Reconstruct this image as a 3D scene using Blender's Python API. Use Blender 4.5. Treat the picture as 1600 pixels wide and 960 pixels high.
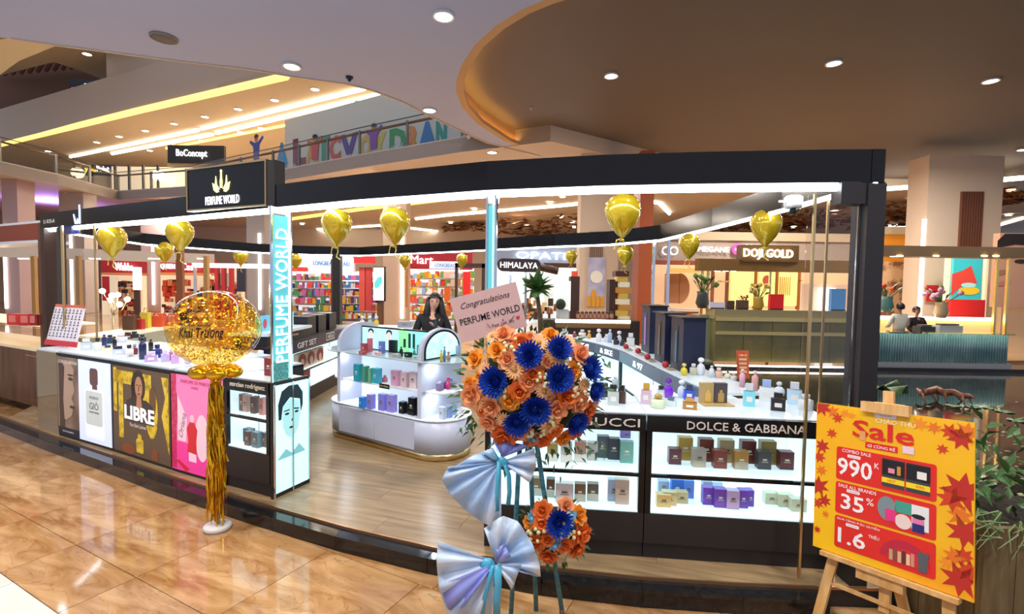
import bpy, bmesh, math, random
from mathutils import Vector as V, Matrix
random.seed(7)
for o in list(bpy.data.objects): bpy.data.objects.remove(o, do_unlink=True)
S = bpy.context.scene; COL = S.collection
# ------------------------------------------------------------ camera
FPX, PITCH, ROLL, EYE = 775.0, math.radians(2.66), math.radians(-0.9), V((0, 0, 1.80))
FW = V((0, math.cos(PITCH), -math.sin(PITCH))); UP0 = V((0, math.sin(PITCH), math.cos(PITCH))); RT0 = V((1, 0, 0))
RT = RT0*math.cos(ROLL) - UP0*math.sin(ROLL); UP = RT0*math.sin(ROLL) + UP0*math.cos(ROLL)
cd = bpy.data.cameras.new('camera'); cam = bpy.data.objects.new('camera', cd); COL.objects.link(cam)
cd.sensor_fit = 'HORIZONTAL'; cd.sensor_width = 36; cd.lens = FPX/1600*36; cd.clip_end = 300; cd.clip_start = .05
cam.matrix_world = Matrix(((RT.x, UP.x, -FW.x, EYE.x), (RT.y, UP.y, -FW.y, EYE.y), (RT.z, UP.z, -FW.z, EYE.z), (0, 0, 0, 1)))
S.camera = cam
# ------------------------------------------------------------ world, exposure
w = bpy.data.worlds.new('world'); S.world = w; w.use_nodes = True
w.node_tree.nodes['Background'].inputs[0].default_value = (.78, .90, 1.18, 1); w.node_tree.nodes['Background'].inputs[1].default_value = .42
vs = S.view_settings; vs.view_transform = 'Standard'; vs.look = 'None'; vs.gamma = 1; vs.use_curve_mapping = False; vs.exposure = 0.45
S.render.film_transparent = False
def ray(px, py): return FW + RT*((px-800)/FPX) + UP*((480-py)/FPX)
def Zp(px, py, z):                     # the place at height z that is seen there
    d = ray(px, py); return EYE + d*((z-EYE.z)/d.z)
def Yp(px, py, y):                     # the place at distance y
    d = ray(px, py); return EYE + d*(y/d.y)
# ------------------------------------------------------------ materials
MATS = {}
def mat(name, col, rough=.5, metal=0, emit=0, ecol=None, spec=.5, trans=0, coat=0, alpha=1):
    if name in MATS: return MATS[name]
    m = bpy.data.materials.new(name); m.use_nodes = True; b = m.node_tree.nodes['Principled BSDF']
    c = (*col, 1); b.inputs['Base Color'].default_value = c; b.inputs['Roughness'].default_value = rough
    b.inputs['Metallic'].default_value = metal; b.inputs['Specular IOR Level'].default_value = spec
    b.inputs['Transmission Weight'].default_value = trans; b.inputs['Coat Weight'].default_value = coat; b.inputs['Alpha'].default_value = alpha
    if emit: b.inputs['Emission Color'].default_value = (*(ecol or col), 1); b.inputs['Emission Strength'].default_value = emit
    MATS[name] = m; return m
def hx(s):
    f = lambda v: ((v/255+.055)/1.055)**2.4 if v > 10 else v/255/12.92
    return tuple(f(int(s[i:i+2], 16)) for i in (0, 2, 4))
def M(h, rough=.5, metal=0, emit=0): return mat(f'paint_{h}_{rough}_{metal}_{emit}', hx(h), rough, metal, emit)
def glass(name, tint=(1, 1, 1), refl=1.0, clear=.93):
    if name in MATS: return MATS[name]
    m = bpy.data.materials.new(name); m.use_nodes = True; n = m.node_tree.nodes; l = m.node_tree.links; n.clear()
    o = n.new('ShaderNodeOutputMaterial'); mx = n.new('ShaderNodeMixShader'); t = n.new('ShaderNodeBsdfTransparent'); g = n.new('ShaderNodeBsdfGlossy'); f = n.new('ShaderNodeFresnel')
    t.inputs[0].default_value = (*[c*clear for c in tint], 1); g.inputs['Roughness'].default_value = .03; g.inputs[0].default_value = (refl, refl, refl, 1); f.inputs[0].default_value = 1.45
    ge = n.new('ShaderNodeNewGeometry'); su = n.new('ShaderNodeMath'); su.operation = 'SUBTRACT'; su.inputs[0].default_value = 1; mu = n.new('ShaderNodeMath'); mu.operation = 'MULTIPLY'; l.new(ge.outputs['Backfacing'], su.inputs[1]); l.new(f.outputs[0], mu.inputs[0]); l.new(su.outputs[0], mu.inputs[1]); l.new(mu.outputs[0], mx.inputs[0]); l.new(t.outputs[0], mx.inputs[1]); l.new(g.outputs[0], mx.inputs[2]); l.new(mx.outputs[0], o.inputs[0])
    MATS[name] = m; return m
def noisy(name, c1, c2, scale=(1, 1, 1), nscale=3, detail=6, rough=.4, metal=0, bump=0, lo=.35, hi=.65, distort=0, spec=.5, vein=None, objvar=0):
    if name in MATS: return MATS[name]
    m = mat(name, c1, rough, metal, spec=spec); n = m.node_tree.nodes; l = m.node_tree.links; b = n['Principled BSDF']
    tc = n.new('ShaderNodeTexCoord'); mp = n.new('ShaderNodeMapping'); mp.inputs['Scale'].default_value = scale
    nz = n.new('ShaderNodeTexNoise'); nz.inputs['Scale'].default_value = nscale; nz.inputs['Detail'].default_value = detail; nz.inputs['Distortion'].default_value = distort
    r = n.new('ShaderNodeValToRGB'); r.color_ramp.elements[0].position = lo; r.color_ramp.elements[0].color = (*c1, 1); r.color_ramp.elements[1].position = hi; r.color_ramp.elements[1].color = (*c2, 1)
    l.new(tc.outputs['Object'], mp.inputs[0]); l.new(mp.outputs[0], nz.inputs[0]); l.new(nz.outputs[0], r.inputs[0]); out = r.outputs[0]
    if vein:
        n2 = n.new('ShaderNodeTexNoise'); n2.inputs['Scale'].default_value = nscale*.7; n2.inputs['Detail'].default_value = 8; n2.inputs['Distortion'].default_value = 1.2
        r2 = n.new('ShaderNodeValToRGB'); e = r2.color_ramp.elements; e[0].position = .493; e[0].color = (0, 0, 0, 1); e[1].position = .507; e[1].color = (0, 0, 0, 1); k = e.new(.5); k.color = (.55, .55, .55, 1)
        mx = n.new('ShaderNodeMixRGB'); mx.inputs[2].default_value = (*vein, 1)
        l.new(mp.outputs[0], n2.inputs[0]); l.new(n2.outputs[0], r2.inputs[0]); l.new(r2.outputs[0], mx.inputs[0]); l.new(out, mx.inputs[1]); out = mx.outputs[0]
    if objvar:
        oi = n.new('ShaderNodeObjectInfo'); hs = n.new('ShaderNodeHueSaturation'); mr = n.new('ShaderNodeMapRange'); mr.inputs['To Min'].default_value = 1-objvar; mr.inputs['To Max'].default_value = 1+objvar
        l.new(oi.outputs['Random'], mr.inputs[0]); l.new(mr.outputs[0], hs.inputs['Value']); l.new(out, hs.inputs['Color']); out = hs.outputs[0]
    l.new(out, b.inputs['Base Color'])
    if bump:
        bp = n.new('ShaderNodeBump'); bp.inputs['Strength'].default_value = bump; l.new(nz.outputs[0], bp.inputs['Height']); l.new(bp.outputs[0], b.inputs['Normal'])
    return m
BLACK = mat('black_lacquer', (.007, .006, .006), .15, spec=.3); BLACKM = mat('black_matt', (.016, .013, .013), .45); GRAN = noisy('black_granite', (.008, .008, .009), (.02, .018, .017), nscale=30, rough=.08)
CHROME = mat('chrome', (.75, .75, .76), .12, 1); GOLDM = mat('gold_metal', (.85, .6, .22), .22, 1); BRASS = mat('brass_strip', (.72, .52, .25), .28, 1)
WHITE = mat('white_lacquer', (.82, .83, .86), .25); LED = mat('led_white', (1, 1, 1), .5, emit=13, ecol=(.78, .88, 1)); LEDW = mat('led_warm', (1, 1, 1), .5, emit=6, ecol=(1, .87, .68)); COVE = mat('cove_gold', (1, .8, .3), .5, emit=1.6, ecol=(1, .66, .12))
LITW = mat('lit_white', (.62, .78, .84), .3, emit=.5, ecol=(.72, .95, 1)); LITTOP = mat('lit_top', (.55, .64, .70), .25, emit=.14, ecol=(.8, .93, 1)); LAMP = mat('lamp_lens', (1, 1, 1), .5, emit=14, ecol=(1, .96, .9)); LAMPW = mat('lamp_lens_warm', (1, 1, 1), .5, emit=14, ecol=(1, .85, .62))
GLS = glass('clear_glass'); GLSG = glass('green_glass', (.80, .93, .90)); LETW = mat('lit_letters', (1, 1, 1), .5, emit=1.3, ecol=(.92, .95, 1)); LETY = mat('lit_letters_warm', (1, 1, 1), .5, emit=1.8, ecol=(1, .9, .6))
INK = mat('black_ink', (.01, .01, .01), .5); PRW = mat('white_print', (.85, .83, .82), .5); WOODD = noisy('dark_wood', hx('5a3a26'), hx('7d5638'), (1, 1, .15), 8, rough=.45)
PLY = noisy('pine_wood', hx('e0b477'), hx('c79450'), (6, 6, .8), 4, rough=.5); FOIL = mat('gold_foil', hx('d9a520'), .22, .85)
# ------------------------------------------------------------ mesh builder
class MB:
    def __init__(s): s.v = []; s.f = []; s.sm = []
    def add(s, vs, fs, smooth=False):
        k = len(s.v); s.v += [tuple(p) for p in vs]; s.f += [tuple(i+k for i in f) for f in fs]; s.sm += [smooth]*len(fs); return s
    def box(s, c, size, ax=None, ay=None, az=None):
        c = V(c); ax = V(ax or (1, 0, 0)); ay = V(ay or (0, 1, 0)); az = V(az or (0, 0, 1)); a, b, d = [q/2 for q in size]
        vs = [c+ax*(i*a)+ay*(j*b)+az*(k*d) for i, j, k in ((-1,-1,-1),(1,-1,-1),(1,1,-1),(-1,1,-1),(-1,-1,1),(1,-1,1),(1,1,1),(-1,1,1))]
        return s.add(vs, [(3,2,1,0),(4,5,6,7),(0,1,5,4),(1,2,6,5),(2,3,7,6),(3,0,4,7)])
    def b2(s, p, q, h0, h1, th, side=1):   # a wall piece along p-q from height h0 to h1, th thick to one side
        p = V((p[0], p[1], 0)); q = V((q[0], q[1], 0)); d = (q-p).normalized(); n = V((-d.y, d.x, 0))*side*th
        vs = [p, q, q+n, p+n]; vs = [v+V((0, 0, h0)) for v in vs]+[v+V((0, 0, h1)) for v in vs]
        return s.add(vs, [(3,2,1,0),(4,5,6,7),(0,1,5,4),(1,2,6,5),(2,3,7,6),(3,0,4,7)])
    def prism(s, poly, z0, z1, smooth=False):
        n = len(poly); vs = [(p[0], p[1], z0) for p in poly]+[(p[0], p[1], z1) for p in poly]
        s.add(vs, [tuple(range(n-1, -1, -1)), tuple(range(n, 2*n))]); k = len(s.v)-2*n
        s.f += [(k+i, k+(i+1) % n, k+n+(i+1) % n, k+n+i) for i in range(n)]; s.sm += [smooth]*n; return s
    def fprism(s, O, X, Y, poly, t):       # flat outline in the plane O,X,Y, t thick along X x Y
        N = X.cross(Y).normalized()*t; n = len(poly); a = [O+X*u+Y*v for u, v in poly]; vs = a+[p+N for p in a]
        k = len(s.v); s.v += [tuple(p) for p in vs]
        s.f += [tuple(k+i for i in range(n-1, -1, -1)), tuple(k+i for i in range(n, 2*n))]+[(k+i, k+(i+1) % n, k+n+(i+1) % n, k+n+i) for i in range(n)]; s.sm += [False]*(n+2); return s
    def tube(s, path, r, n=8, caps=True, flat=1):
        path = [V(p) for p in path]; rr = r if isinstance(r, (list, tuple)) else [r]*len(path); vs = []; fs = []
        ref = V((0, 0, 1))
        for i, p in enumerate(path):
            t = (path[min(i+1, len(path)-1)]-path[max(i-1, 0)]).normalized()
            a = t.cross(ref if abs(t.dot(ref)) < .95 else V((1, 0, 0))).normalized(); b = t.cross(a)
            vs += [p+(a*math.cos(6.2832*k/n)+b*(flat*math.sin(6.2832*k/n)))*rr[i] for k in range(n)]
        for i in range(len(path)-1): fs += [(i*n+k, i*n+(k+1) % n, (i+1)*n+(k+1) % n, (i+1)*n+k) for k in range(n)]
        if caps: fs += [tuple(range(n-1, -1, -1)), tuple((len(path)-1)*n+k for k in range(n))]
        return s.add(vs, fs, n > 5)
    def lathe(s, prof, n=20, c=(0, 0, 0), sx=1, sy=1, mtx=None, caps=True):
        vs = []; fs = []
        for r, z in prof:
            for k in range(n):
                p = V((r*math.cos(6.2832*k/n)*sx, r*math.sin(6.2832*k/n)*sy, z)); vs.append((mtx @ p if mtx else p)+V(c))
        m = len(prof)
        for i in range(m-1): fs += [(i*n+k, i*n+(k+1) % n, (i+1)*n+(k+1) % n, (i+1)*n+k) for k in range(n)]
        if caps and prof[0][0] > 1e-5: fs.append(tuple(range(n-1, -1, -1)))
        if caps and prof[-1][0] > 1e-5: fs.append(tuple((m-1)*n+k for k in range(n)))
        return s.add(vs, fs, True)
    def ball(s, c, r, n=12, m=8, sc=(1, 1, 1)):
        pr = [(max(math.sin(math.pi*i/m), 1e-6), -math.cos(math.pi*i/m)) for i in range(m+1)]
        mt = Matrix.Diagonal((r*sc[0], r*sc[1], r*sc[2])); return s.lathe(pr, n, c, mtx=mt)
    def build(s, name, m, parent=None, label=None, cat=None, group=None, kind=None):
        me = bpy.data.meshes.new(name); me.from_pydata(s.v, [], s.f); me.polygons.foreach_set('use_smooth', s.sm); me.validate(); me.update()
        me.materials.append(m); o = bpy.data.objects.new(name, me); COL.objects.link(o)
        if parent is None:                 # sit the origin of a thing at its own base
            xs = [v[0] for v in s.v]; ys = [v[1] for v in s.v]; zs = [v[2] for v in s.v]
            c = V(((min(xs)+max(xs))/2, (min(ys)+max(ys))/2, min(zs))); me.transform(Matrix.Translation(-c)); o.location = c
        else:
            o.parent = parent; o.matrix_parent_inverse = Matrix.Identity(4); wm = world(parent); me.transform(wm.inverted())
        return tag(o, label, cat, group, kind)
WM = {}
def world(o):
    m = Matrix.LocRotScale(o.location, o.rotation_euler, o.scale)
    return (world(o.parent) @ m) if o.parent else m
def tag(o, label=None, cat=None, group=None, kind=None):
    if label: o['label'] = label
    if cat: o['category'] = cat
    if group: o['group'] = group
    if kind: o['kind'] = kind
    return o
def thing(name, label, cat, loc=(0, 0, 0), group=None, rz=0, kind=None):
    o = bpy.data.objects.new(name, None); COL.objects.link(o); o.location = loc; o.rotation_euler = (0, 0, rz); o.empty_display_size = .05
    return tag(o, label, cat, group, kind)
def struct(name, label=None): return thing(name, label, None, kind='structure')
def text(name, s, m, parent, O, X, Y, width=None, height=None, t=.004, align='C', shear=0, bold=0, label=None, sx=None):
    c = bpy.data.curves.new('t', 'FONT'); c.body = s; c.size = 1; c.extrude = 0; c.shear = shear; c.offset = bold; c.resolution_u = 2
    o = bpy.data.objects.new('t', c); COL.objects.link(o); dg = bpy.context.evaluated_depsgraph_get(); me = bpy.data.meshes.new_from_object(o.evaluated_get(dg))
    bpy.data.objects.remove(o); bpy.data.curves.remove(c)
    if not me.vertices: return None
    xs = [v.co.x for v in me.vertices]; ys = [v.co.y for v in me.vertices]; x0, x1, y0, y1 = min(xs), max(xs), min(ys), max(ys)
    k = width/(x1-x0) if width else height/(y1-y0); ky = height/(y1-y0) if height else k
    X = V(X).normalized(); Y = V(Y).normalized(); N = X.cross(Y); O = V(O); ox = {'C': (x0+x1)/2, 'L': x0, 'R': x1}[align]
    bm = bmesh.new(); bm.from_mesh(me); bpy.data.meshes.remove(me)
    r = bmesh.ops.extrude_face_region(bm, geom=bm.faces[:]); ev = [g for g in r['geom'] if isinstance(g, bmesh.types.BMVert)]
    for v in ev: v.co.z = 1
    mb = MB(); bm.verts.index_update()
    vs = [O+X*((v.co.x-ox)*k)+Y*((v.co.y-(y0+y1)/2)*ky)+N*(v.co.z*t) for v in bm.verts]
    mb.add(vs, [tuple(v.index for v in f.verts) for f in bm.faces]); bm.free()
    return mb.build(name, m, parent, label)
class Fr:                                  # a flat face with its own u, v in metres
    def __init__(s, O, X, Y): s.O = V(O); s.X = V(X).normalized(); s.Y = V(Y).normalized(); s.N = s.X.cross(s.Y); s.k = 0
    def at(s, u, v, n=0): return s.O+s.X*u+s.Y*v+s.N*n
    def pol(s, mb, pts, lift=.001, t=.001): return mb.fprism(s.at(0, 0, lift), s.X, s.Y, pts, t)
    def rect(s, mb, u0, v0, u1, v1, lift=.001, t=.001): return s.pol(mb, [(u0, v0), (u1, v0), (u1, v1), (u0, v1)], lift, t)
    def ell(s, mb, u, v, a, b, lift=.001, t=.001, n=20, a0=0, a1=360, rot=0):
        c, q = math.cos(math.radians(rot)), math.sin(math.radians(rot)); P = []
        for i in range(n):
            w = math.radians(a0+(a1-a0)*i/(n if a1-a0 == 360 else n-1)); x, y = a*math.cos(w), b*math.sin(w); P.append((u+x*c-y*q, v+x*q+y*c))
        return s.pol(mb, P, lift, t)
    def txt(s, name, st, m, parent, u, v, width=None, height=None, lift=.002, t=.001, align='C', rot=0, **k):
        c, q = math.cos(math.radians(rot)), math.sin(math.radians(rot))
        return text(name, st, m, parent, s.at(u, v, lift), s.X*c+s.Y*q, s.Y*c-s.X*q, width, height, t, align, **k)
def one(fn, name, m, parent=None, **k):
    b = MB(); fn(b); return b.build(name, m, parent, **k)
def rrect(u0, v0, u1, v1, r, n=4):
    P = []
    for cx, cy, a in ((u1-r, v0+r, -90), (u1-r, v1-r, 0), (u0+r, v1-r, 90), (u0+r, v0+r, 180)):
        P += [(cx+r*math.cos(math.radians(a+90*i/n)), cy+r*math.sin(math.radians(a+90*i/n))) for i in range(n+1)]
    return P
def area(name, loc, size, power, col, parent=None, shape='DISK', spread=180, sy=None, rot=(0, 0, 0)):
    L = bpy.data.lights.new(name, 'AREA'); L.shape = shape; L.size = size; L.energy = power; L.color = col; L.spread = math.radians(spread)
    if sy: L.size_y = sy
    o = bpy.data.objects.new(name, L); COL.objects.link(o); o.location = loc; o.rotation_euler = rot
    if parent: o.parent = parent; o.location = world(parent).inverted() @ V(loc)
    return o
def ordn(i): return ['first', 'second', 'third', 'fourth', 'fifth', 'sixth', 'seventh', 'eighth', 'ninth', 'tenth', 'eleventh', 'twelfth', 'thirteenth', 'fourteenth', 'fifteenth', 'sixteenth', 'seventeenth', 'eighteenth', 'nineteenth', 'twentieth', 'twenty-first', 'twenty-second', 'twenty-third', 'twenty-fourth', 'twenty-fifth', 'twenty-sixth', 'twenty-seventh', 'twenty-eighth', 'twenty-ninth', 'thirtieth'][i]
# ------------------------------------------------------------ the mall floor: marble tiles, each its own piece
def clip(poly, a, b, keep=1):              # keep what lies left of a->b
    out = []; n = len(poly); sd = lambda p: ((b[0]-a[0])*(p[1]-a[1])-(b[1]-a[1])*(p[0]-a[0]))*keep
    for i in range(n):
        p, q = poly[i], poly[(i+1) % n]; sp, sq = sd(p), sd(q)
        if sp >= 0: out.append(p)
        if (sp > 0 and sq < 0) or (sp < 0 and sq > 0):
            t = sp/(sp-sq); out.append((p[0]+(q[0]-p[0])*t, p[1]+(q[1]-p[1])*t))
    return out
def hull(P):
    P = sorted(set(P)); cr = lambda o, a, b: (a[0]-o[0])*(b[1]-o[1])-(a[1]-o[1])*(b[0]-o[0]); lo = []; up = []
    for p in P:
        while len(lo) > 1 and cr(lo[-2], lo[-1], p) <= 0: lo.pop()
        lo.append(p)
    for p in reversed(P):
        while len(up) > 1 and cr(up[-2], up[-1], p) <= 0: up.pop()
        up.append(p)
    return lo[:-1]+up[:-1]
MARB = noisy('orange_marble', hx('96683a'), hx('c9a070'), (1.0, 3.2, 1), 1.9, 9, rough=.07, distort=1.2, vein=hx('704a26'), objvar=.10, spec=.6)
MARW = noisy('cream_tile', hx('cfc9bd'), hx('ddd8ce'), nscale=2, rough=.06, objvar=.04); JOINT = M('5d452c', .6)
floor = struct('floor')
U = V((.884, -.466)).normalized(); W = V((-U.y, U.x))
one(lambda b: b.prism([(-40, -8), (40, -8), (40, 60), (-40, 60)], -.5, -.42), 'foundation', JOINT, floor)
one(lambda b: b.prism([(-40, -8), (2.25, -8), (2.25, 12), (14, 12), (14, 60), (-40, 60)], -.42, -.012), 'tile_bed', JOINT, floor)
rows = [(1.155, 1.525, 0, MARB), (1.525, 2.30, .37, MARB), (2.30, 3.06, .1, MARB), (3.06, 3.8, .3, MARB), (.37, 1.155, .2, MARW), (-.4, .37, 0, MARW), (-1.2, -.4, .4, MARW)]
for v0, v1, off, mt in rows:
    k = -11
    while k < 8:
        u0 = -1.81+.76*k+off*(0 if v0 == 1.525 else 1); u1 = u0+.76; k += 1; g = .0022
        P = [U*a+W*c for a, c in ((u0+g, v0+g), (u1-g, v0+g), (u1-g, v1-g), (u0+g, v1-g))]; P = [(p.x, p.y) for p in P]
        P = clip(P, (2.2, 0), (2.2, 1))
        if len(P) < 3: continue
        c = (sum(p[0] for p in P)/len(P), sum(p[1] for p in P)/len(P))
        if c[1] < .4 or c[0] < -8: continue
        e = thing('tile', None, None, (c[0], c[1], 0), rz=math.atan2(U.y, U.x)); del_parent = e
        b = MB().prism(P, -.012, 0); o = b.build('tile', mt, e); bpy.data.objects.remove(e); o.parent = floor; o.location = (c[0], c[1], 0); o.rotation_euler = (0, 0, math.atan2(U.y, U.x))
FAR = noisy('far_marble', hx('b78b5c'), hx('d3ab7e'), nscale=.8, rough=.08)
one(lambda b: b.prism([(-40, 5.9), (-8.2, 7.2), (-5.6, 12), (-40, 34)], -.012, 0).prism([(-40, 34), (-5.6, 12), (2, 9), (3.4, 12), (14, 13), (30, 13), (30, 60), (-40, 60)], -.012, 0), 'far_paving', FAR, floor)
one(lambda b: b.prism([(-40, -8), (-8, -8), (-8, 7.2), (-40, 5.9)], -.012, 0).prism([(-8, -8), (2.2, -8), (2.2, -.9), (-8, .8)], -.012, 0), 'near_paving', MARW, floor)
# ------------------------------------------------------------ the kiosk platform
FE = [(-5.95, 5.80), (-4.733, 5.139), (-3.8, 4.66), (-2.909, 4.181), (-1.925, 3.701), (-1.112, 3.330), (-.467, 3.085), (.215, 2.89), (.767, 2.80), (1.30, 2.755), (1.767, 2.735), (2.12, 2.725)]
BK = [(2.2, 3.7), (2.18, 5), (2.05, 6.4), (1.5, 7.35), (.8, 7.95), (-1, 9.6), (-3.3, 11.5), (-4.8, 11.35), (-5.7, 10.75), (-6.3, 9.7), (-6.6, 8.5), (-6.45, 6.9)]
deck = hull(FE+BK)
plat = thing('kiosk_platform', 'raised wood floored kiosk platform with curved black granite edge', 'platform', (-1.5, 6, 0))
one(lambda b: b.prism(deck, 0, .105), 'platform_core', BLACKM, plat)
PLK = noisy('oak_plank', hx('a18763'), hx('7f684a'), (.9, 9, 1), 2.2, 8, rough=.28, objvar=.08)
PA = V((.955, -.296)); PB = V((.296, .955)); ang = math.atan2(PA.y, PA.x)
v = 0.2
for r in range(44):
    u = -9.5+(r*.53) % 1.3
    while u < 4:
        P = [PA*a+PB*c for a, c in ((u+.001, v+.001), (u+1.299, v+.001), (u+1.299, v+.219), (u+.001, v+.219))]; P = [(p.x, p.y) for p in P]; u += 1.3
        for i in range(len(deck)):
            P = clip(P, deck[i], deck[(i+1) % len(deck)])
            if len(P) < 3: break
        if len(P) < 3: continue
        c = V((sum(p[0] for p in P)/len(P), sum(p[1] for p in P)/len(P), .105))
        R = Matrix.Translation(c) @ Matrix.Rotation(ang, 4, 'Z'); b = MB().prism(P, .105, .12); Ri = R.inverted(); b.v = [tuple(Ri @ V(q)) for q in b.v]
        me = bpy.data.meshes.new('plank'); me.from_pydata(b.v, [], b.f); me.materials.append(PLK); o = bpy.data.objects.new('plank', me); COL.objects.link(o); o.parent = plat; o.matrix_basis = world(plat).inverted() @ R
    v += .22
def off(path, d):                          # shift an open path to its right-hand side by d
    out = []
    for i, p in enumerate(path):
        a = V(path[max(i-1, 0)]); c = V(path[min(i+1, len(path)-1)]); t = (c-a).normalized(); out.append((p[0]+t.y*d, p[1]-t.x*d))
    return out
def dens(path, step):
    out = []
    for a, c in zip(path[:-1], path[1:]):
        a, c = V(a), V(c); n = max(1, round((c-a).length/step)); out += [tuple(a+(c-a)*(i/n)) for i in range(n)]
    return out+[tuple(path[-1])]
FEL = [(-9.2, 7.5)]+FE
FD = dens(FEL, .30); O1, O2 = off(FD, .012), off(FD, .115)
one(lambda b: [b.prism([FD[i], O1[i], O1[i+1], FD[i+1]], .104, .121) for i in range(len(FD)-1)], 'edge_trim', mat('bronze_trim', hx('c08f66'), .3, .8), plat)
for i in range(0, len(FD)-2, 2):
    j = min(i+2, len(FD)-1); P = O1[i:j+1]; Q = O2[i:j+1]; g = .003
    sh = lambda a, c: (a[0]+(c[0]-a[0])*g/.6, a[1]+(c[1]-a[1])*g/.6)
    P = [sh(P[0], P[-1])]+P[1:]; Q = [sh(Q[0], Q[-1])]+Q[1:]
    one(lambda b: b.prism(P[::-1]+Q, .085, .104), 'ledge_tile', GRAN, plat)
    R1, R2 = [((p[0]*.9+q[0]*.1), (p[1]*.9+q[1]*.1)) for p, q in zip(Q, P)], None
    one(lambda b: b.prism(P[::-1]+R1, 0, .0845), 'riser_tile', GRAN, plat)
# ------------------------------------------------------------ ceilings
CEIL = mat('ceiling_light_tint', hx('b3bfe6'), .75); BRN = mat('recess_paint', hx('6d645e'), .6); CREAM = mat('cream_plaster', hx('cdbfae'), .7); TAUPE = mat('taupe_plaster', hx('b19b80'), .7)  # white ceiling: bluish tint of the cool light put into its colour
def pz(pts, z): return [tuple(Zp(x, y, z)[:2]) for x, y in pts]
EDGE = [(20, 61), (90, 71), (290, 97), (400, 110), (470, 122), (540, 131), (580, 141), (625, 158), (690, 191), (760, 223), (845, 243)]
REC = [(845, 243), (790, 222), (745, 193), (722, 168), (713, 145), (713, 125), (722, 100), (742, 70), (775, 40), (815, 15), (855, -2), (960, -35), (1100, -60)]
E6 = pz(EDGE, 6.0); R6 = pz(REC, 6.0)
ceil = struct('ceiling')
def slab(name, poly, z, th, m, parent): return one(lambda b: b.prism(poly, z, z+th), name, m, parent)
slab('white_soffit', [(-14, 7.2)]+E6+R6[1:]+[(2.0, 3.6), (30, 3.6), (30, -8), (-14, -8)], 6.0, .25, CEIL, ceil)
slab('recess_soffit', [(R6[0][0]-2.2, R6[0][1]+.2), (-3.2, 10), (-3.2, 4), (-1, 1), (32, 1), (32, 21), (2.5, 21)], 6.45, .2, BRN, ceil)
def ribbon(b, path, z0, z1, th=.04):
    Q = off(path, th)
    for i in range(len(path)-1): b.prism([path[i], Q[i], Q[i+1], path[i+1]], z0, z1)
one(lambda b: ribbon(b, R6, 6.001, 6.45, -.03), 'recess_fascia', mat('recess_fascia_paint', hx('c9a273'), .6), ceil)
one(lambda b: ribbon(b, off(R6, -.0301), 6.001, 6.02, -.12), 'cove_ledge', MATS['recess_fascia_paint'], ceil)
one(lambda b: ribbon(b, off(R6, -.1502), 6.001, 6.10, -.015), 'cove_lip', MATS['recess_fascia_paint'], ceil)
one(lambda b: b.tube([V((p[0], p[1], 6.045)) for p in off(R6, -.08)], .018, 6), 'cove_strip', mat('cove_gold_strong', (1, .8, .3), .5, emit=14, ecol=(1, .62, .16)), ceil)
one(lambda b: ribbon(b, E6, 5.98, 6.6, .05), 'soffit_edge', CREAM, ceil)
# far soffit on the other side of the void, with its balcony edge
FB = [Zp(-160, 258, 6), Zp(0, 270, 6), Zp(90, 288, 6), Zp(185, 312, 6), Zp(290, 306, 6), Zp(425, 285, 6), Zp(560, 262, 6), Zp(720, 237, 6), Zp(860, 220, 6)]
FB = [(p.x, p.y) for p in FB]; FBD = dens(FB, 2)
slab('far_soffit', FB+[(10, 21), (45, 21), (45, 62), (-60, 62), (-60, 25)], 5.98, .5, CREAM, ceil)
one(lambda b: ribbon(b, FB, 5.99, 6.44, -.12), 'balcony_edge', mat('balcony_paint', hx('d8cdc2'), .6), ceil)
# raised inner ceiling lines of the far hall: cove bands, light slots, leaf recesses
def slot(name, pts, z, wd, m, th=.03): return one(lambda b: [b.tube([Zp(*p, z) for p in pts], wd, 6)], name, m, ceil)
slot('cove_band', [(405, 349), (560, 327), (760, 303)], 5.93, .12, COVE); slot('cove_band', [(775, 305), (860, 298)], 5.93, .08, COVE)
for pts in ([(455, 361), (520, 357), (600, 352), (680, 361), (722, 366)], [(650, 342), (700, 336), (760, 331), (870, 322), (945, 314)], [(1000, 313), (1030, 317), (1046, 334)], [(95, 380), (190, 374), (300, 372)], [(1376, 296), (1480, 288), (1600, 278)], [(1376, 354), (1438, 351)], [(1560, 352), (1600, 340)]):
    slot('light_slot', pts, 5.93, .09, LEDW)
LEAF = noisy('dried_leaf', hx('4a2c1c'), hx('8a5532'), nscale=14, rough=.7, bump=.6)
def leafpatch(name, pts, n, z=5.93):
    P = [Zp(*p, z) for p in pts]; cx = sum((p for p in P), V((0, 0, 0)))/len(P); b = MB(); random.seed(len(name)+n)
    for _ in range(n):
        i = random.randrange(len(P)); j = (i+1) % len(P); t = random.random(); q = cx+(P[i]*(1-t)+P[j]*t-cx)*math.sqrt(random.random()); a = random.random()*6.28; l = random.uniform(.25, .6)
        d = V((math.cos(a), math.sin(a), random.uniform(-.3, .3)))*l; s = V((-math.sin(a), math.cos(a), random.uniform(-.6, .6)))*l*.3; q = q-V((0, 0, random.uniform(.05, .45)))
        b.add([q-d, q-s, q+d, q+s, q+V((0, 0, -.06))], [(0, 1, 4), (1, 2, 4), (2, 3, 4), (3, 0, 4)])
    return b.build(name, LEAF, ceil, kind='stuff')
for pts, n in (([(445, 372), (500, 364), (590, 366), (585, 380), (480, 381)], 180), ([(630, 378), (720, 372), (760, 378), (640, 384)], 120), ([(775, 340), (915, 330), (915, 372), (860, 375), (780, 368)], 320), ([(690, 348), (760, 345), (760, 352), (700, 353)], 70), ([(1090, 352), (1200, 335), (1330, 318), (1340, 345), (1150, 372)], 260), ([(1376, 312), (1600, 290), (1600, 298), (1490, 318), (1440, 345), (1376, 350)], 330)):
    leafpatch('leaf_garland', pts, n)
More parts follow.
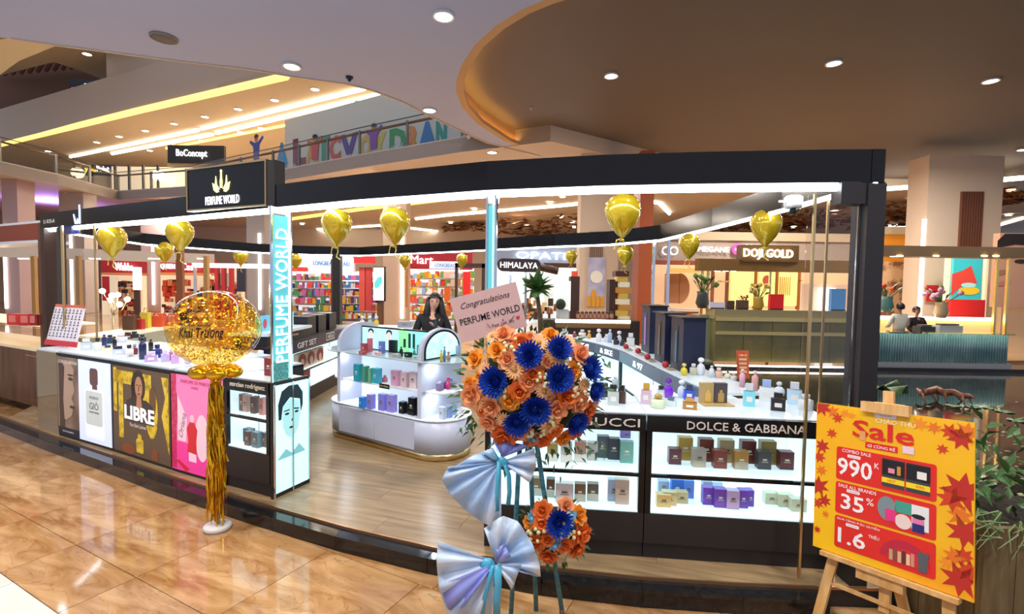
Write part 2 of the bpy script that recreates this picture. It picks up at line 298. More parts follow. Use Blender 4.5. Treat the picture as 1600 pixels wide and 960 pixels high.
# level three, seen through the void
up = struct('ceiling')
L3 = 11.0
Q3 = pz([(-150, 262), (445, 116), (560, 90), (800, 120), (800, 190)], L3)
slab('upper_soffit', [Q3[0], Q3[1], Q3[2], (6, 22), (6, 50), (-60, 62)], L3, .3, TAUPE, up)
fas = pz([(-150, 262), (0, 222), (445, 117), (560, 90)], L3)
one(lambda b: ribbon(b, fas, L3-.02, L3+2.2, -.1), 'upper_fascia', mat('upper_fascia_paint', hx('bfa68e'), .7), up)
one(lambda b: ribbon(b, pz([(168, 184), (300, 153), (445, 117), (560, 90)], L3), L3+2.2, L3+4.6, -.1), 'upper_wall_face', MATS['upper_fascia_paint'], up)
def slot3(name, pts, wd, m): return one(lambda b: b.tube([Zp(*p, L3-.06) for p in pts], wd, 6), name, m, up)
slot3('cove_band', [(0, 226), (220, 172), (448, 119)], .16, COVE); slot3('cove_band', [(260, 232), (440, 197), (622, 165)], .08, COVE)
for a in ([(110, 245), (310, 203)], [(315, 201), (570, 138)], [(175, 240), (332, 210)], [(338, 208), (592, 148)]): slot3('light_slot', a, .11, LEDW)
# the slab and parapet of the storey above, top left
slab('top_soffit', pz([(-150, 128), (0, 118), (84, 97), (118, 108), (172, 128), (205, 146), (330, 104), (360, 60), (90, 40), (-150, 60)], 14.6), 14.6, .3, mat('top_soffit_paint', hx('9f8463'), .7), up)
b = MB(); b.add([Zp(-20, 120, 12.6), Zp(0, 117, 12.6), Zp(30, 95, 12.6), Zp(92, 70, 12.6), Zp(22, 58, 12.6), Zp(-20, 66, 12.6)], [(0, 1, 2, 3, 4, 5), (5, 4, 3, 2, 1, 0)]); b.build('stair_soffit', mat('stair_paint', hx('d9c39a'), .7), up)
one(lambda b: b.box(Yp(80, 130, 36), (18, .2, 6)), 'upper_back_wall', M('6a4630', .8), up)
for i in range(13): one(lambda b: b.tube([Yp(-6+i*13, 118-i*1.2, 35.5), Yp(2+i*13, 104-i*1.1, 33.5)], .12, 4), 'ceiling_slat', M('6d3420', .6), up)
# walls of the hall behind everything
wl = struct('wall_back'); one(lambda b: b.box((-8, 40, 3), (80, .3, 6.2)), 'back_wall', CREAM, wl)
wl2 = struct('wall_left'); one(lambda b: b.box((-36, 25, 3), (.3, 50, 6.2)), 'side_wall', CREAM, wl2)
wl3 = struct('wall_upper'); one(lambda b: b.b2((-60, 52), (20, 27), 6.4, 11, .2), 'upper_wall', M('d6c6ab', .7), wl3)
# ------------------------------------------------------------ downlights
def downlight(px, py, z, r, warm, label, power, behind=None):
    p = behind or Zp(px, py, z); t = thing('downlight', label, 'light', (p[0], p[1], z-.03), 'ceiling downlights')
    one(lambda b: b.lathe([(r*1.25, -.012), (r*1.25, .03), (r*1.02, .03), (r*1.02, -.012), (r*1.25, -.012)], 20, (p[0], p[1], z-.03), caps=False), 'trim_ring', WHITE, t)
    one(lambda b: b.lathe([(r, .0), (r, .02)], 18, (p[0], p[1], z-.03)), 'lens', LAMPW if warm else LAMP, t)
    if power: area('downlight_lamp', (p[0], p[1], z-.06), r*2, power, (1, .86, .68) if warm else (1, .93, .86), t)
for px, py, lb in ((693, 23, 'round white downlight nearest the top edge in the white ceiling'), (456, 102, 'round white downlight beside the black ceiling sensor'), (671, 171, 'round white downlight halfway down the white ceiling point'), (769, 237, 'round white downlight at the lowest tip of the white ceiling')):
    downlight(px, py, 6.0, .14, False, lb, 80)
for px, py, lb in ((955, 117, 'warm downlight left in the brown recess above the black header'), (1303, 97, 'warm downlight central in the brown recess'), (1548, 125, 'warm downlight right in the brown recess'), (1598, 233, 'warm downlight cut by the right edge of the brown recess')):
    downlight(px, py, 6.45, .13, True, lb, 80)
for i, (x, y) in enumerate(((-6, 2.5), (-2.2, 1.2), (-3.5, 3.2), (-.6, -.4), (2.2, 1.2), (4.5, -1))):  # unseen overhead downlights, added for the light they give
    downlight(0, 0, 6.0, .14, False, 'round white downlight overhead '+('at the far left of the aisle', 'nearest above the flower stand side', 'above the marble beside the poster counters', 'above the viewer', 'above the sale board', 'above the planter')[i], 95, (x, y))
for i, (px, py) in enumerate(((151, 222), (186, 213), (227, 204), (272, 193), (320, 182), (372, 170), (429, 156), (492, 139), (75, 236), (234, 235), (274, 227), (316, 220), (376, 206), (408, 200), (461, 189), (519, 176), (583, 162))):
    downlight(px, py, L3, .17, False, f'small downlight {ordn(i)} in the taupe upper floor ceiling rows', 0)
for i, (px, py) in enumerate(((136, 84), (205, 107))): downlight(px, py, 14.6, .2, False, ('left' if i == 0 else 'right')+' of two downlights in the top left brown soffit', 0)
for i, (px, py) in enumerate(((17, 297), (107, 302), (116, 317), (404, 356), (472, 350), (741, 327), (859, 317), (879, 307), (1080, 347), (1428, 311), (1387, 335), (1434, 345), (1580, 295), (1576, 336), (1303, 331), (1240, 355), (1235, 360), (1190, 366), (475, 369), (556, 363), (563, 377), (576, 381), (704, 348), (648, 365), (702, 374), (824, 353), (876, 339), (894, 347), (897, 355))):
    downlight(px, py, 5.93, .14, px > 440, f'small lamp {ordn(i%30)} in the far hall ceiling'+(' by the leaf garland' if i >= 15 else ''), 0)
for i, (x, y, p) in enumerate(((-14, 16, 900), (-6, 19, 900), (3, 20, 800), (8, 14, 800), (11, 12, 700), (-18, 26, 700), (0, 30, 800), (13, 20, 700), (-10, 28, 700))): area('hall_lamp', (x, y, 5.7 if y > 15 else 5.6), 1.2, p*.35, (1, .92, .82))
for i, (x, y) in enumerate(((-14, 30), (-4, 26), (-22, 34))): area('upper_lamp', (x, y, 10.8), 1.5, 550, (1, .85, .65))
area('purple_wash', (-25.5, 27.5, 5.0), 1, 260, (.45, .25, 1), rot=(math.pi, 0, 0))
# ------------------------------------------------------------ kiosk canopy: header, LED strips, posts, glass
HZ0, HZ1 = 2.385, 2.565
HF = [(-5.80, 6.12), (-4.7, 5.52), (-3.45, 4.87), (-2.01, 4.07), (-1.10, 3.57), (-.17, 3.14), (.514, 2.945), (1.075, 2.845), (1.72, 2.76), (2.02, 2.735)]
HR = [(2.02, 2.735), (2.04, 3.68), (2.0, 4.86), (1.9, 6.25), (1.4, 7.1), (.66, 7.62), (-1.1, 9.28), (-3.4, 11.15), (-4.7, 11.0), (-5.5, 10.45), (-5.92, 9.55), (-6.35, 8.5), (-5.80, 6.12)]
can = thing('kiosk_canopy', 'glossy black kiosk header frame with white light strips and corner posts', 'kiosk frame', (-1.5, 6, .12))
for i in range(len(HF)-1): one(lambda b: b.b2(HF[i], HF[i+1], HZ0, HZ1, .07, 1), 'header_panel', BLACK, can)
for i in range(len(HR)-1): one(lambda b: b.b2(HR[i], HR[i+1], HZ0, HZ1, .07, 1), 'header_panel', BLACK, can)
def inset(path, d): return off(path, -d)
for i in range(len(HF)-1):
    p, q = inset(HF, .035)[i], inset(HF, .035)[i+1]; one(lambda b: b.tube([(*p, 2.367), (*q, 2.367)], .023, 8), 'led_strip', LED, can)
for i in range(len(HR)-1):
    p, q = inset(HR, .045)[i], inset(HR, .045)[i+1]; one(lambda b: b.tube([(*p, 2.374), (*q, 2.374)], .015 if i < 4 else .013, 6), 'led_strip', LED, can)
one(lambda b: b.box((1.985, 2.80, 1.25), (.10, .13, 2.26)), 'post', BLACKM, can); one(lambda b: b.box((1.915, 2.79, 2.33), (.24, .09, .12)), 'corner_gusset', BLACKM, can)
one(lambda b: b.box((-5.68, 6.10, 1.25), (.11, .13, 2.26), U.to_3d(), W.to_3d()), 'post', M('3a2418', .4), can)
one(lambda b: b.box((-5.35, 5.90, 1.25), (.05, .07, 2.26), U.to_3d(), W.to_3d()), 'post', BLACKM, can)
one(lambda b: b.box((-5.2, 5.83, 2.345), (.34, .07, .09), U.to_3d(), W.to_3d()), 'corner_gusset', mat('blue_film', hx('10246e'), .3), can)
pc = Yp(527, 470, 11); one(lambda b: b.box((pc.x, pc.y, 1.25), (.17, .16, 2.3)), 'post', BLACKM, can)
# glass panes and slim posts of the right front corner
def pane(p, q, z0, z1, m=GLS, name='glass_pane'): return one(lambda b: b.b2(p, q, z0, z1, .008, 1), name, m, can)
g1 = Yp(1275, 480, 2.87); pane((1.66, 2.82), (1.93, 2.79), 1.03, 2.33)
one(lambda b: b.box((1.685, 2.80, 1.225), (.014, .014, 2.21)), 'glass_post', BRASS, can)
for px, y0 in ((1287, 3.05), (1335, 2.79)):
    q = Yp(px, 480, y0); one(lambda b: b.box((q.x, y0, 1.68), (.012, .012, 1.33)), 'glass_post', BRASS if px != 1335 else CHROME, can)
for px in (1020, 1043):
    q = Yp(px, 450, 6.35); one(lambda b: b.box((q.x, 6.35, 1.7), (.035, .035, 1.36)), 'glass_post', CHROME, can)
pane((Yp(1020, 450, 6.35).x, 6.35), (Yp(1043, 450, 6.35).x, 6.35), 1.02, 2.3)
q = Yp(117, 480, 5.45); one(lambda b: b.box((-5.02, 5.55, 1.7), (.02, .02, 1.34)), 'glass_post', BRASS, can); pane((-5.3, 5.78), (-4.75, 5.5), .2, 2.36)
one(lambda b: b.box((-4.55, 5.42, 1.7), (.016, .016, 1.34)), 'glass_post', BRASS, can)
# lit glass column with the shop name, and the second one behind the flowers
CY = mat('lit_cyan', hx('5fb6c2'), .2, emit=.28, ecol=hx('5fd0da'))
def column(p, q, z0, z1, name, txt=None):
    t = thing('glass_light_column', name, 'light column', (*p, z0)); p, q = V((*p, 0)), V((*q, 0)); d = (q-p).normalized(); n = V((-d.y, d.x, 0)); L = (q-p).length
    for s in (p, q): one(lambda b: b.box(s+V((0, 0, (z0+z1)/2)), (.014, .014, z1-z0), d, n), 'chrome_edge', CHROME, t)
    one(lambda b: b.b2(p+d*.01, q-d*.01, z0+.01, z1-.06, .012, 1), 'lit_panel', CY, t); one(lambda b: b.b2(q-d*.028, q-d*.008, z0+.01, z1-.02, .018, 1), 'led_edge', mat('led_cyan', (1, 1, 1), .5, emit=2.2, ecol=(.7, .97, 1)), t)
    one(lambda b: b.b2(p, q, z1-.05, z1, .03, 1), 'top_cap', WHITE, t)
    if txt: text('lettering', txt, mat('column_letters', (1, 1, 1), .5, emit=1.1, ecol=(.85, 1, 1)), t, p+d*L*.5-n*.003+V((0, 0, z0+.66)), V((0, 0, 1)), -d, 1.03, L*.62, .006)
    one(lambda b: b.b2(p+d*.01, q-d*.01, z0+.01, z0+.16, .014, 1).b2(p, q, z0, z0+.01, .02, 1), 'pebble_base', noisy('pebbles', hx('2f7d72'), hx('9fd8cf'), nscale=60, rough=.4), t)
column((-1.812, 3.735), (-1.742, 3.905), 1.022, 2.355, 'glowing cyan glass column reading the shop name upwards', 'PERFUME WORLD')
column((-.165, 3.17), (-.108, 3.13), 1.022, 2.355, 'slim glowing cyan glass column behind the flower stand')
# sign board with the crown
sb = thing('sign_board', 'black signboard with golden crown emblem and white shop name above the header', 'sign', (-2.3, 4.2, HZ0))
a = Zp(293, 331, 2.40); c = Zp(417, 322, 2.40); a.z = c.z = 0; d = (c-a).normalized(); n = V((d.y, -d.x, 0)); sw = (c-a).length; sz0, sz1 = 2.40, 2.775
one(lambda b: b.b2(a, c, sz0, sz1, .10, 1), 'board', BLACK, sb)
f = Fr(a+n*.001+V((0, 0, sz0)), d, V((0, 0, 1))); H = sz1-sz0
b = MB(); f.rect(b, 0, 0, sw, .014, 0, .008); f.rect(b, 0, H-.014, sw, H, 0, .008); f.rect(b, 0, .014, .014, H-.014, 0, .008); f.rect(b, sw-.014, .014, sw, H-.014, 0, .008); b.build('gold_frame', BRASS, sb)
f.txt('lettering', 'PERFUME WORLD', mat('sign_white', (.9, .93, 1), .5, emit=.7), sb, sw*.47, .078, .43, .072, .003, .006)
b = MB(); cu, cv = sw*.46, .15
f.pol(b, [(cu-.012, cv+.03), (cu+.012, cv+.03), (cu+.016, cv+.085), (cu+.009, cv+.11), (cu+.007, cv+.16), (cu-.007, cv+.16), (cu-.009, cv+.11), (cu-.016, cv+.085)], .002, .006); f.ell(b, cu, cv+.172, .011, .013, .002, .006, 10)
for s in (-1, 1):
    for pts in ([(.02, .02), (.055, .06), (.068, .135), (.078, .06), (.05, .012)], [(.03, 0), (.07, .055), (.112, .078), (.095, .015), (.06, -.008)]):
        P = [(cu+s*x, cv+y) for x, y in pts]; f.pol(b, P if s > 0 else P[::-1], .002, .006)
b.build('crown_emblem', mat('crown_gold', hx('d9d08a'), .4, emit=1.0, ecol=hx('efe39a')), sb)
one(lambda b: b.b2(c+n*.0+d*.001, c+d*.09, sz0, sz1-.012, .10, 1), 'side_return', BLACKM, sb)
def hdr(s, px, py, w, name, m, z=None, hh=None):
    i = min(range(len(HF)-1), key=lambda k: abs(Zp(px, py, 2.5).x-(HF[k][0]+HF[k+1][0])/2)); p, q = V((*HF[i], 0)), V((*HF[i+1], 0)); dd = (q-p).normalized(); r = ray(px, py)
    nn = V((dd.y, -dd.x, 0)); t = (p-EYE).dot(nn)/r.dot(nn); P = EYE+r*t; return P, dd, nn
P, dd, nn = hdr('', 77, 346, 0, '', None); text('unit_number', 'L1-K15-A', PRW, can, P+nn*.002, dd, V((0, 0, 1)), .30, .045, .002)
P, dd, nn = hdr('', 122, 338, 0, '', None); F2 = Fr(P+nn*.002, dd, V((0, 0, 1))); b = MB()
F2.pol(b, [(-.10, .03), (-.05, -.05), (-.03, -.085), (-.01, -.02), (.0, -.085), (.03, -.03), (.035, .125), (.06, .125), (.06, -.085), (-.07, -.085), (-.11, .02)], 0, .004); b.build('light_mark', mat('blue_light', (.3, .5, 1), .5, emit=2, ecol=(.6, .75, 1)), can)
# camera dome at the right corner
cq = Zp(1245, 296, 2.31); t = thing('security_camera', 'white dome security camera under the right header corner', 'camera', (1.62, 2.90, 2.26))
one(lambda b: b.lathe([(.045, 0), (.05, .02), (.05, .06), (.04, .07)], 18, (1.62, 2.90, 2.265)), 'housing', WHITE, t); one(lambda b: b.lathe([(1e-6, -.045), (.02, -.04), (.036, -.02), (.04, 0)], 16, (1.62, 2.90, 2.265)), 'dome', GLSG, t)
one(lambda b: b.ball((1.62, 2.90, 2.25), .02), 'lens', BLACK, t); one(lambda b: b.box((1.575, 2.885, 2.30), (.09, .012, .012)), 'arm', WHITE, t)
# ------------------------------------------------------------ counters
def basecounter(name, label, p, q, depth, parts, cat='counter'):
    p, q = V((*p, 0)), V((*q, 0)); d = (q-p).normalized(); n = V((-d.y, d.x, 0)); t = thing(name, label, cat, p+(q-p)/2+V((0, 0, .12)))
    return t, p, q, d, n, (q-p).length
def frontface(p, d, z=.12): return Fr(p+V((0, 0, z)), d, V((0, 0, 1)))
LA = [(-4.79, 5.20), (-3.84, 4.735), (-2.94, 4.27), (-2.32, 3.97), (-1.84, 3.745)]
def poster_unit(i, label, depth):
    t, p, q, d, n, L = basecounter('poster_counter', label, LA[i], LA[i+1], depth, 0); e = .004
    one(lambda b: b.b2(p+d*e, q-d*e, .12, .99, depth, 1), 'carcass', BLACKM, t)
    one(lambda b: b.b2(p-n*.012+d*e, q-n*.012-d*e, .985, 1.005, depth+.012, 1), 'top_frame', BLACK, t); one(lambda b: b.b2(p+d*.02+n*.01, q-d*.02+n*.01, 1.0051, 1.02, depth-.02, 1), 'lit_top', LITTOP, t)
    f = Fr(p-n*.002+V((0, 0, .13)), d, V((0, 0, 1)))
    return t, f, L
def lit(h, e=.42, rough=.35): return mat(f'poster_{h}_{e}', hx(h), rough, emit=e)
# unit 1: bottle poster and brown close-up
t, f, L = poster_unit(0, 'poster counter with brown portrait panel and pale bottle panel at the left end', 1.0)
m1 = L*.42
one(lambda b: f.rect(b, .02, .02, m1, .84, 0, .006), 'poster_panel', noisy('brown_portrait', hx('6b5648'), hx('b39a84'), (2, 2, 1.2), 1.6, 3, rough=.3), t)
b = MB(); f.pol(b, [(.10, .20), (.18, .18), (.30, .24), (.345, .36), (.30, .42), (.36, .50), (.33, .60), (.36, .72), (.26, .80), (.15, .78)], .007, .001); b.build('printed_face', lit('b79a86', .12), t)
b = MB(); f.ell(b, .29, .62, .045, .018, .0085); f.ell(b, .29, .66, .06, .010, .0085); f.ell(b, .31, .33, .05, .016, .0085); f.pol(b, [(.05, .04), (.16, .03), (.13, .40), (.17, .74), (.05, .82)], .0085); b.build('printed_features', lit('4d3b30', .05), t)
one(lambda b: f.rect(b, .02, .02, m1, .10, .009, .001), 'caption_bar', lit('1b2330', .1), t)
f.txt('caption', 'GIORGIO ARMANI', PRW, t, m1*.5+.01, .79, m1*.86, .035, .009); f.txt('caption', 'EAU DE PARFUM', PRW, t, m1*.5, .06, m1*.5, .014, .011)
one(lambda b: f.rect(b, m1, .02, L-.015, .84, 0, .006), 'poster_panel', lit('c9d3ee', .55), t)
cu = (m1+L-.015)/2; g = MB(); f.pol(g, rrect(cu-.17, .06, cu+.17, .56, .035), .0075); g.build('printed_bottle', lit('dfe4ea', .5), t)
g = MB(); f.pol(g, rrect(cu-.155, .20, cu+.155, .54, .03), .009); g.build('printed_liquid', lit('c3cbc9', .35), t)
g = MB(); f.pol(g, rrect(cu-.075, .60, cu+.075, .77, .035), .0075); f.rect(g, cu-.03, .56, cu+.06, .60, .0075); g.build('printed_cap', lit('6b4a4c', .12), t)
f.txt('print_name', 'GIÒ', lit('5d5a58', .02), t, cu, .40, .17, .085, .011); f.txt('print_name', 'ACQUA DI', lit('5d5a58', .02), t, cu, .475, .16, .03, .011); f.txt('print_name', 'GIORGIO ARMANI', lit('5d5a58', .02), t, cu, .33, .18, .018, .011)
# unit 2: gold letters
t, f, L = poster_unit(1, 'poster counter with a golden letter portrait reading libre', 1.0)
one(lambda b: f.rect(b, .03, .02, L-.03, .84, 0, .006), 'poster_panel', lit('5d4a38', .22), t)
GL = noisy('gold_print', hx('d7b728'), hx('7a5518'), nscale=14, rough=.3, lo=.45, hi=.62); GL.node_tree.nodes['Principled BSDF'].inputs['Emission Color'].default_value = (*hx('e8c83a'), 1); GL.node_tree.nodes['Principled BSDF'].inputs['Emission Strength'].default_value = .22
b = MB(); f.rect(b, .05, .40, .11, .82, .008); f.rect(b, .14, .16, .22, .80, .008); f.rect(b, .05, .68, .40, .80, .008); f.rect(b, .56, .55, .70, .80, .008); f.pol(b, [(.60, .80), (.86, .80), (.92, .62), (.86, .45), (.93, .24), (.97, .12), (.97, .80)], .008); f.ell(b, .70, .46, .10, .24, .0078); b.build('printed_gold_letters', GL, t)
b = MB(); f.ell(b, .72, .56, .055, .14, .0092); b.build('printed_gap', lit('6a4a2a', .15), t)
b = MB(); f.pol(b, [(.26, .34), (.74, .34), (.72, .52), (.62, .56), (.36, .56), (.28, .52)], .0095); b.build('printed_jacket', lit('3b3230', .10), t)
b = MB(); f.ell(b, .49, .68, .115, .15, .0098); f.pol(b, [(.37, .50), (.42, .50), (.42, .72), (.37, .70)], .0098); b.build('printed_hair', lit('3a2a22', .06), t)
b = MB(); f.ell(b, .50, .67, .062, .10, .011); f.pol(b, [(.47, .60), (.53, .60), (.56, .44), (.50, .40), (.45, .46)], .011); b.build('printed_face', lit('b98463', .18), t)
b = MB(); f.ell(b, .475, .69, .014, .006, .0123); f.ell(b, .525, .69, .014, .006, .0123); f.ell(b, .50, .61, .02, .007, .0123); f.rect(b, .495, .635, .506, .68, .0123); b.build('printed_features', lit('5e3a2c', .05), t)
f.txt('print_name', 'LIBRE', mat('bright_print', (.9, .9, .9), .4, emit=.6), t, .50, .42, .50, .13, .0125, bold=.03); f.txt('print_name', 'Yves Saint Laurent', PRW, t, .48, .31, .28, .035, .0125, shear=.4)
b = MB(); f.pol(b, rrect(.44, .06, .56, .19, .02), .0095); f.rect(b, .47, .19, .53, .235, .0095); b.build('printed_bottle', GL, t)
b = MB(); f.ell(b, .30, .07, .12, .05, .008); f.pol(b, [(.68, .03), (.80, .03), (.78, .12), (.72, .15)], .008); b.build('printed_dress', lit('8a4a26', .15), t)
# unit 3: pink
t, f, L = poster_unit(2, 'pink poster counter with a red bottle behind the gold balloon stand', .8)
one(lambda b: f.rect(b, .0, .02, L, .87, 0, .006), 'poster_panel', lit('e274a6', .45), t)
b = MB(); f.rect(b, 0, .03, .07, .86, .0075); f.pol(b, [(.07, .70), (.12, .60), (.07, .40)], .0075); b.build('printed_lace', noisy('red_lace', hx('d11f5a'), hx('e8557f'), nscale=25, rough=.4), t)
b = MB(); f.rect(b, 0, .02, L, .27, .0075); b.build('printed_ground', lit('d8358a', .42), t)
b = MB(); f.pol(b, [(.09, .28), (.20, .28), (.22, .48), (.09, .68)], .0085); f.rect(b, .24, .12, .34, .22, .0085); f.ell(b, .42, .34, .09, .2, .0085); b.build('printed_card', lit('dcb9c6', .4), t)
b = MB(); f.pol(b, [(.22, .20), (.35, .19), (.345, .30), (.36, .40), (.32, .46), (.26, .46), (.215, .40), (.235, .30)], .0095); f.pol(b, [(.06, .10), (.10, .11), (.25, .05), (.2, .02)], .0095); b.build('printed_bottle', lit('c7202f', .3), t)
one(lambda b: f.ell(b, .29, .49, .03, .035, .0095), 'printed_cap', lit('d9b9c4', .3), t)
f.txt('print_name', 'PARFUMS DE MARLY', lit('a02c5c', .1), t, .33, .80, .38, .03, .009); f.txt('print_name', 'PARIS', lit('a02c5c', .1), t, .33, .755, .09, .02, .009); f.txt('print_name', 'Oriana', lit('9a6a7a', .1), t, .155, .42, .22, .06, .0105, rot=75, shear=.3)
t = thing('end_case', 'narrow cream glass end case left of the poster counters', 'display case', (-4.98, 5.3, .12)); one(lambda b: b.b2((-5.20, 5.40), (-4.80, 5.207), .12, 1.0, .9, 1), 'carcass', M('a39070', .4), t); one(lambda b: b.b2((-5.20, 5.40), (-4.80, 5.207), 1.0001, 1.02, .9, 1), 'top', LITTOP, t); one(lambda b: b.b2((-5.20, 5.39), (-4.80, 5.197), .2, .99, .008, 1), 'glass_front', GLS, t)
# open-shelf units
def shelf_unit(name, label, p, q, depth, z_kick, shelves, band, txt=None, lm=LITW, tm=None, bandm=BLACK, tw=None, th=.05, topm=LITTOP, top=1.02, tu=.5, endw=.035, back=True):
    t, p, q, d, n, L = basecounter(name, label, p, q, depth, 0); e = .003; p = p+d*e; q = q-d*e; L -= 2*e
    one(lambda b: b.b2(p+n*.02, q+n*.02, .12, .22, depth-.02, 1), 'kick_board', BLACKM, t)
    one(lambda b: b.b2(p, q, .2201, z_kick, depth, 1), 'base_panel', BLACKM, t)
    for s in (p, q-d*endw): one(lambda b: b.b2(s, s+d*endw, z_kick+.0001, band-.0001, depth, 1), 'side_panel', BLACK, t)
    one(lambda b: b.b2(p+d*endw+n*(depth-.03), q-d*endw+n*(depth-.03), z_kick+.0002, band-.0002, .02, 1), 'lit_back', lm, t)
    z0 = z_kick
    for s in (p+d*endw, q-d*(endw+.006)): one(lambda b: b.b2(s+n*.03, s+n*.03+d*.006, z_kick+.0003, band-.0003, depth-.07, 1), 'lit_side', lm, t)
    one(lambda b: b.b2(p+d*endw+n*.01, q-d*endw+n*.01, z0+.0002, z0+.012, depth-.045, 1), 'lit_floor', lm, t)
    for z in shelves:
        one(lambda b: b.b2(p+d*endw+n*.0, q-d*endw+n*.0, z-.02, z, .02, 1), 'shelf_edge', BLACK, t); one(lambda b: b.b2(p+d*endw+n*.0201, q-d*endw+n*.0201, z-.02, z, depth-.055, 1), 'shelf', lm, t)
    one(lambda b: b.b2(p-n*.006, q-n*.006, band, top-.006, .03, 1), 'name_band', bandm, t); one(lambda b: b.b2(p+n*.0245, q+n*.0245, top-.02, top, depth-.0245, 1), 'lit_top', topm, t)
    if txt: text('lettering', txt, tm or PRW, t, p+d*(L*tu)-n*.0065+V((0, 0, (band+top)/2-.002)), d, V((0, 0, 1)), tw or L*.6, th, .005)
    return t, p, d, n, L
shelf_unit('shelf_counter', 'black open shelf counter beside the portrait light panel', LA[3], LA[4], .32, .455, [.722], .92, 'narciso rodriguez', tw=.40, th=.05, tu=.55)
GA, GB, GC = (-.16, 3.085), (.83, 2.985), (1.915, 2.875)
dg1 = shelf_unit('shelf_counter', 'black open shelf counter half hidden by the flower stand', GA, GB, .5, .405, [.65], .915, 'GUCCI', tw=.36, th=.05, tu=.78, tm=mat('silver_letters', hx('d9cfc6'), .3))
dg2 = shelf_unit('shelf_counter', 'black open shelf counter at the right corner of the kiosk', GB, GC, .55, .405, [.65], .915, 'DOLCE & GABBANA', tw=.68, th=.05, tu=.53, tm=MATS['silver_letters'])
# portrait light panels under the column
t = thing('portrait_light_panel', 'tall backlit black and white portrait panel at the counter corner', 'light panel', (-1.74, 3.9, .12)); p, q = V((-1.806, 3.725, 0)), V((-1.668, 4.06, 0)); d = (q-p).normalized(); n = V((d.y, -d.x, 0)); L = (q-p).length
one(lambda b: b.b2(p, q, .12, 1.02, .025, 1), 'box', BLACKM, t); f = Fr(p+n*.001+V((0, 0, .12)), d, V((0, 0, 1)))
CYP = mat('portrait_light', hx('c5f0f2'), .3, emit=.75, ecol=hx('b5f3f6')); CYS = lit('7fc3cb', .35); CYD = lit('15303a', .03)
for u0, u1 in ((.018, L*.49), (L*.51+.012, L-.012)): one(lambda b: f.rect(b, u0, .035, u1, .875, 0, .005), 'lit_print', CYP, t)
b = MB(); f.pol(b, [(.05, .60), (.045, .72), (.08, .82), (.15, .855), (.24, .85), (.29, .78), (.29, .68), (.27, .62), (.26, .73), (.16, .76), (.09, .70), (.075, .60)], .0056); b.build('printed_hair', CYD, t)
b = MB(); f.pol(b, [(.085, .62), (.09, .70), (.16, .75), (.25, .72), (.265, .62), (.24, .50), (.18, .43), (.12, .47), (.09, .54)], .0062); b.build('printed_face', lit('9fd6db', .5), t)
b = MB(); f.ell(b, .13, .635, .022, .009, .0072); f.ell(b, .225, .635, .02, .009, .0072); f.pol(b, [(.10, .664), (.155, .668), (.155, .659), (.10, .656)], .0072); f.pol(b, [(.20, .67), (.25, .66), (.25, .65), (.20, .658)], .0072); f.ell(b, .175, .52, .025, .009, .0072); f.pol(b, [(.17, .57), (.19, .57), (.185, .60)], .0072); b.build('printed_features', CYD, t)
b = MB(); f.pol(b, [(.04, .30), (.12, .36), (.18, .31), (.25, .37), (.31, .30), (.31, .29), (.04, .29)], .0056); b.build('printed_shoulders', CYS, t)
for u in (.004, L*.5, L-.008): one(lambda b: f.rect(b, u, .0, u+.012, .885, .0, .012), 'chrome_edge', CHROME, t)
# gift-set counter inside on the left
GX = -2.80
g = shelf_unit('gift_counter', 'dark blue gift set counter with lit shelves on the left inside', (GX, 5.62), (GX, 8.9), .5, .32, [.585], .86, None, bandm=mat('navy_band', hx('121a3a'), .3), topm=BLACKM)
text('lettering', 'GIFT SET', PRW, g[0], V((GX+.008, 6.75, .945)), V((0, 1, 0)), V((0, 0, 1)), .62, .075, .005); 
f = Fr(V((GX+.007, 7.45, .90)), V((0, 1, 0)), V((0, 0, 1))); b = MB(); f.rect(b, 0, 0, .34, .012); f.rect(b, 0, .098, .34, .11); f.rect(b, 0, .012, .012, .098); f.rect(b, .328, .012, .34, .098); b.build('label_frame', PRW, g[0]); f.txt('lettering', '4856', PRW, g[0], .17, .055, .24, .06); 
# right side counters: four units facing the inside
RS = [(1.465, 3.62), (1.40, 4.55), (1.315, 5.98), (1.13, 6.68), (.90, 7.22), (.30, 7.75)]
nm = [('slate grey label counter nearest the corner on the right inside', '', 0), ('slate grey label counter second along the right inside', '& 97', .32), ('slate grey label counter third along the right inside', '& SKE', .36), ('slate grey label counter where the right row bends', 'BURBERRY', .3), ('black label counter furthest along the right row', 'COACH', .34)]
SLATE = mat('slate_band', hx('4f6a86'), .25)
for i in range(5):
    l, tx, tw = nm[i]; u = shelf_unit('lit_counter', l, RS[i+1], RS[i], .45, .34, [.60], .885, tx or None, bandm=SLATE if i < 4 else BLACK, endw=.02, tw=tw, th=.065, tm=LETW)
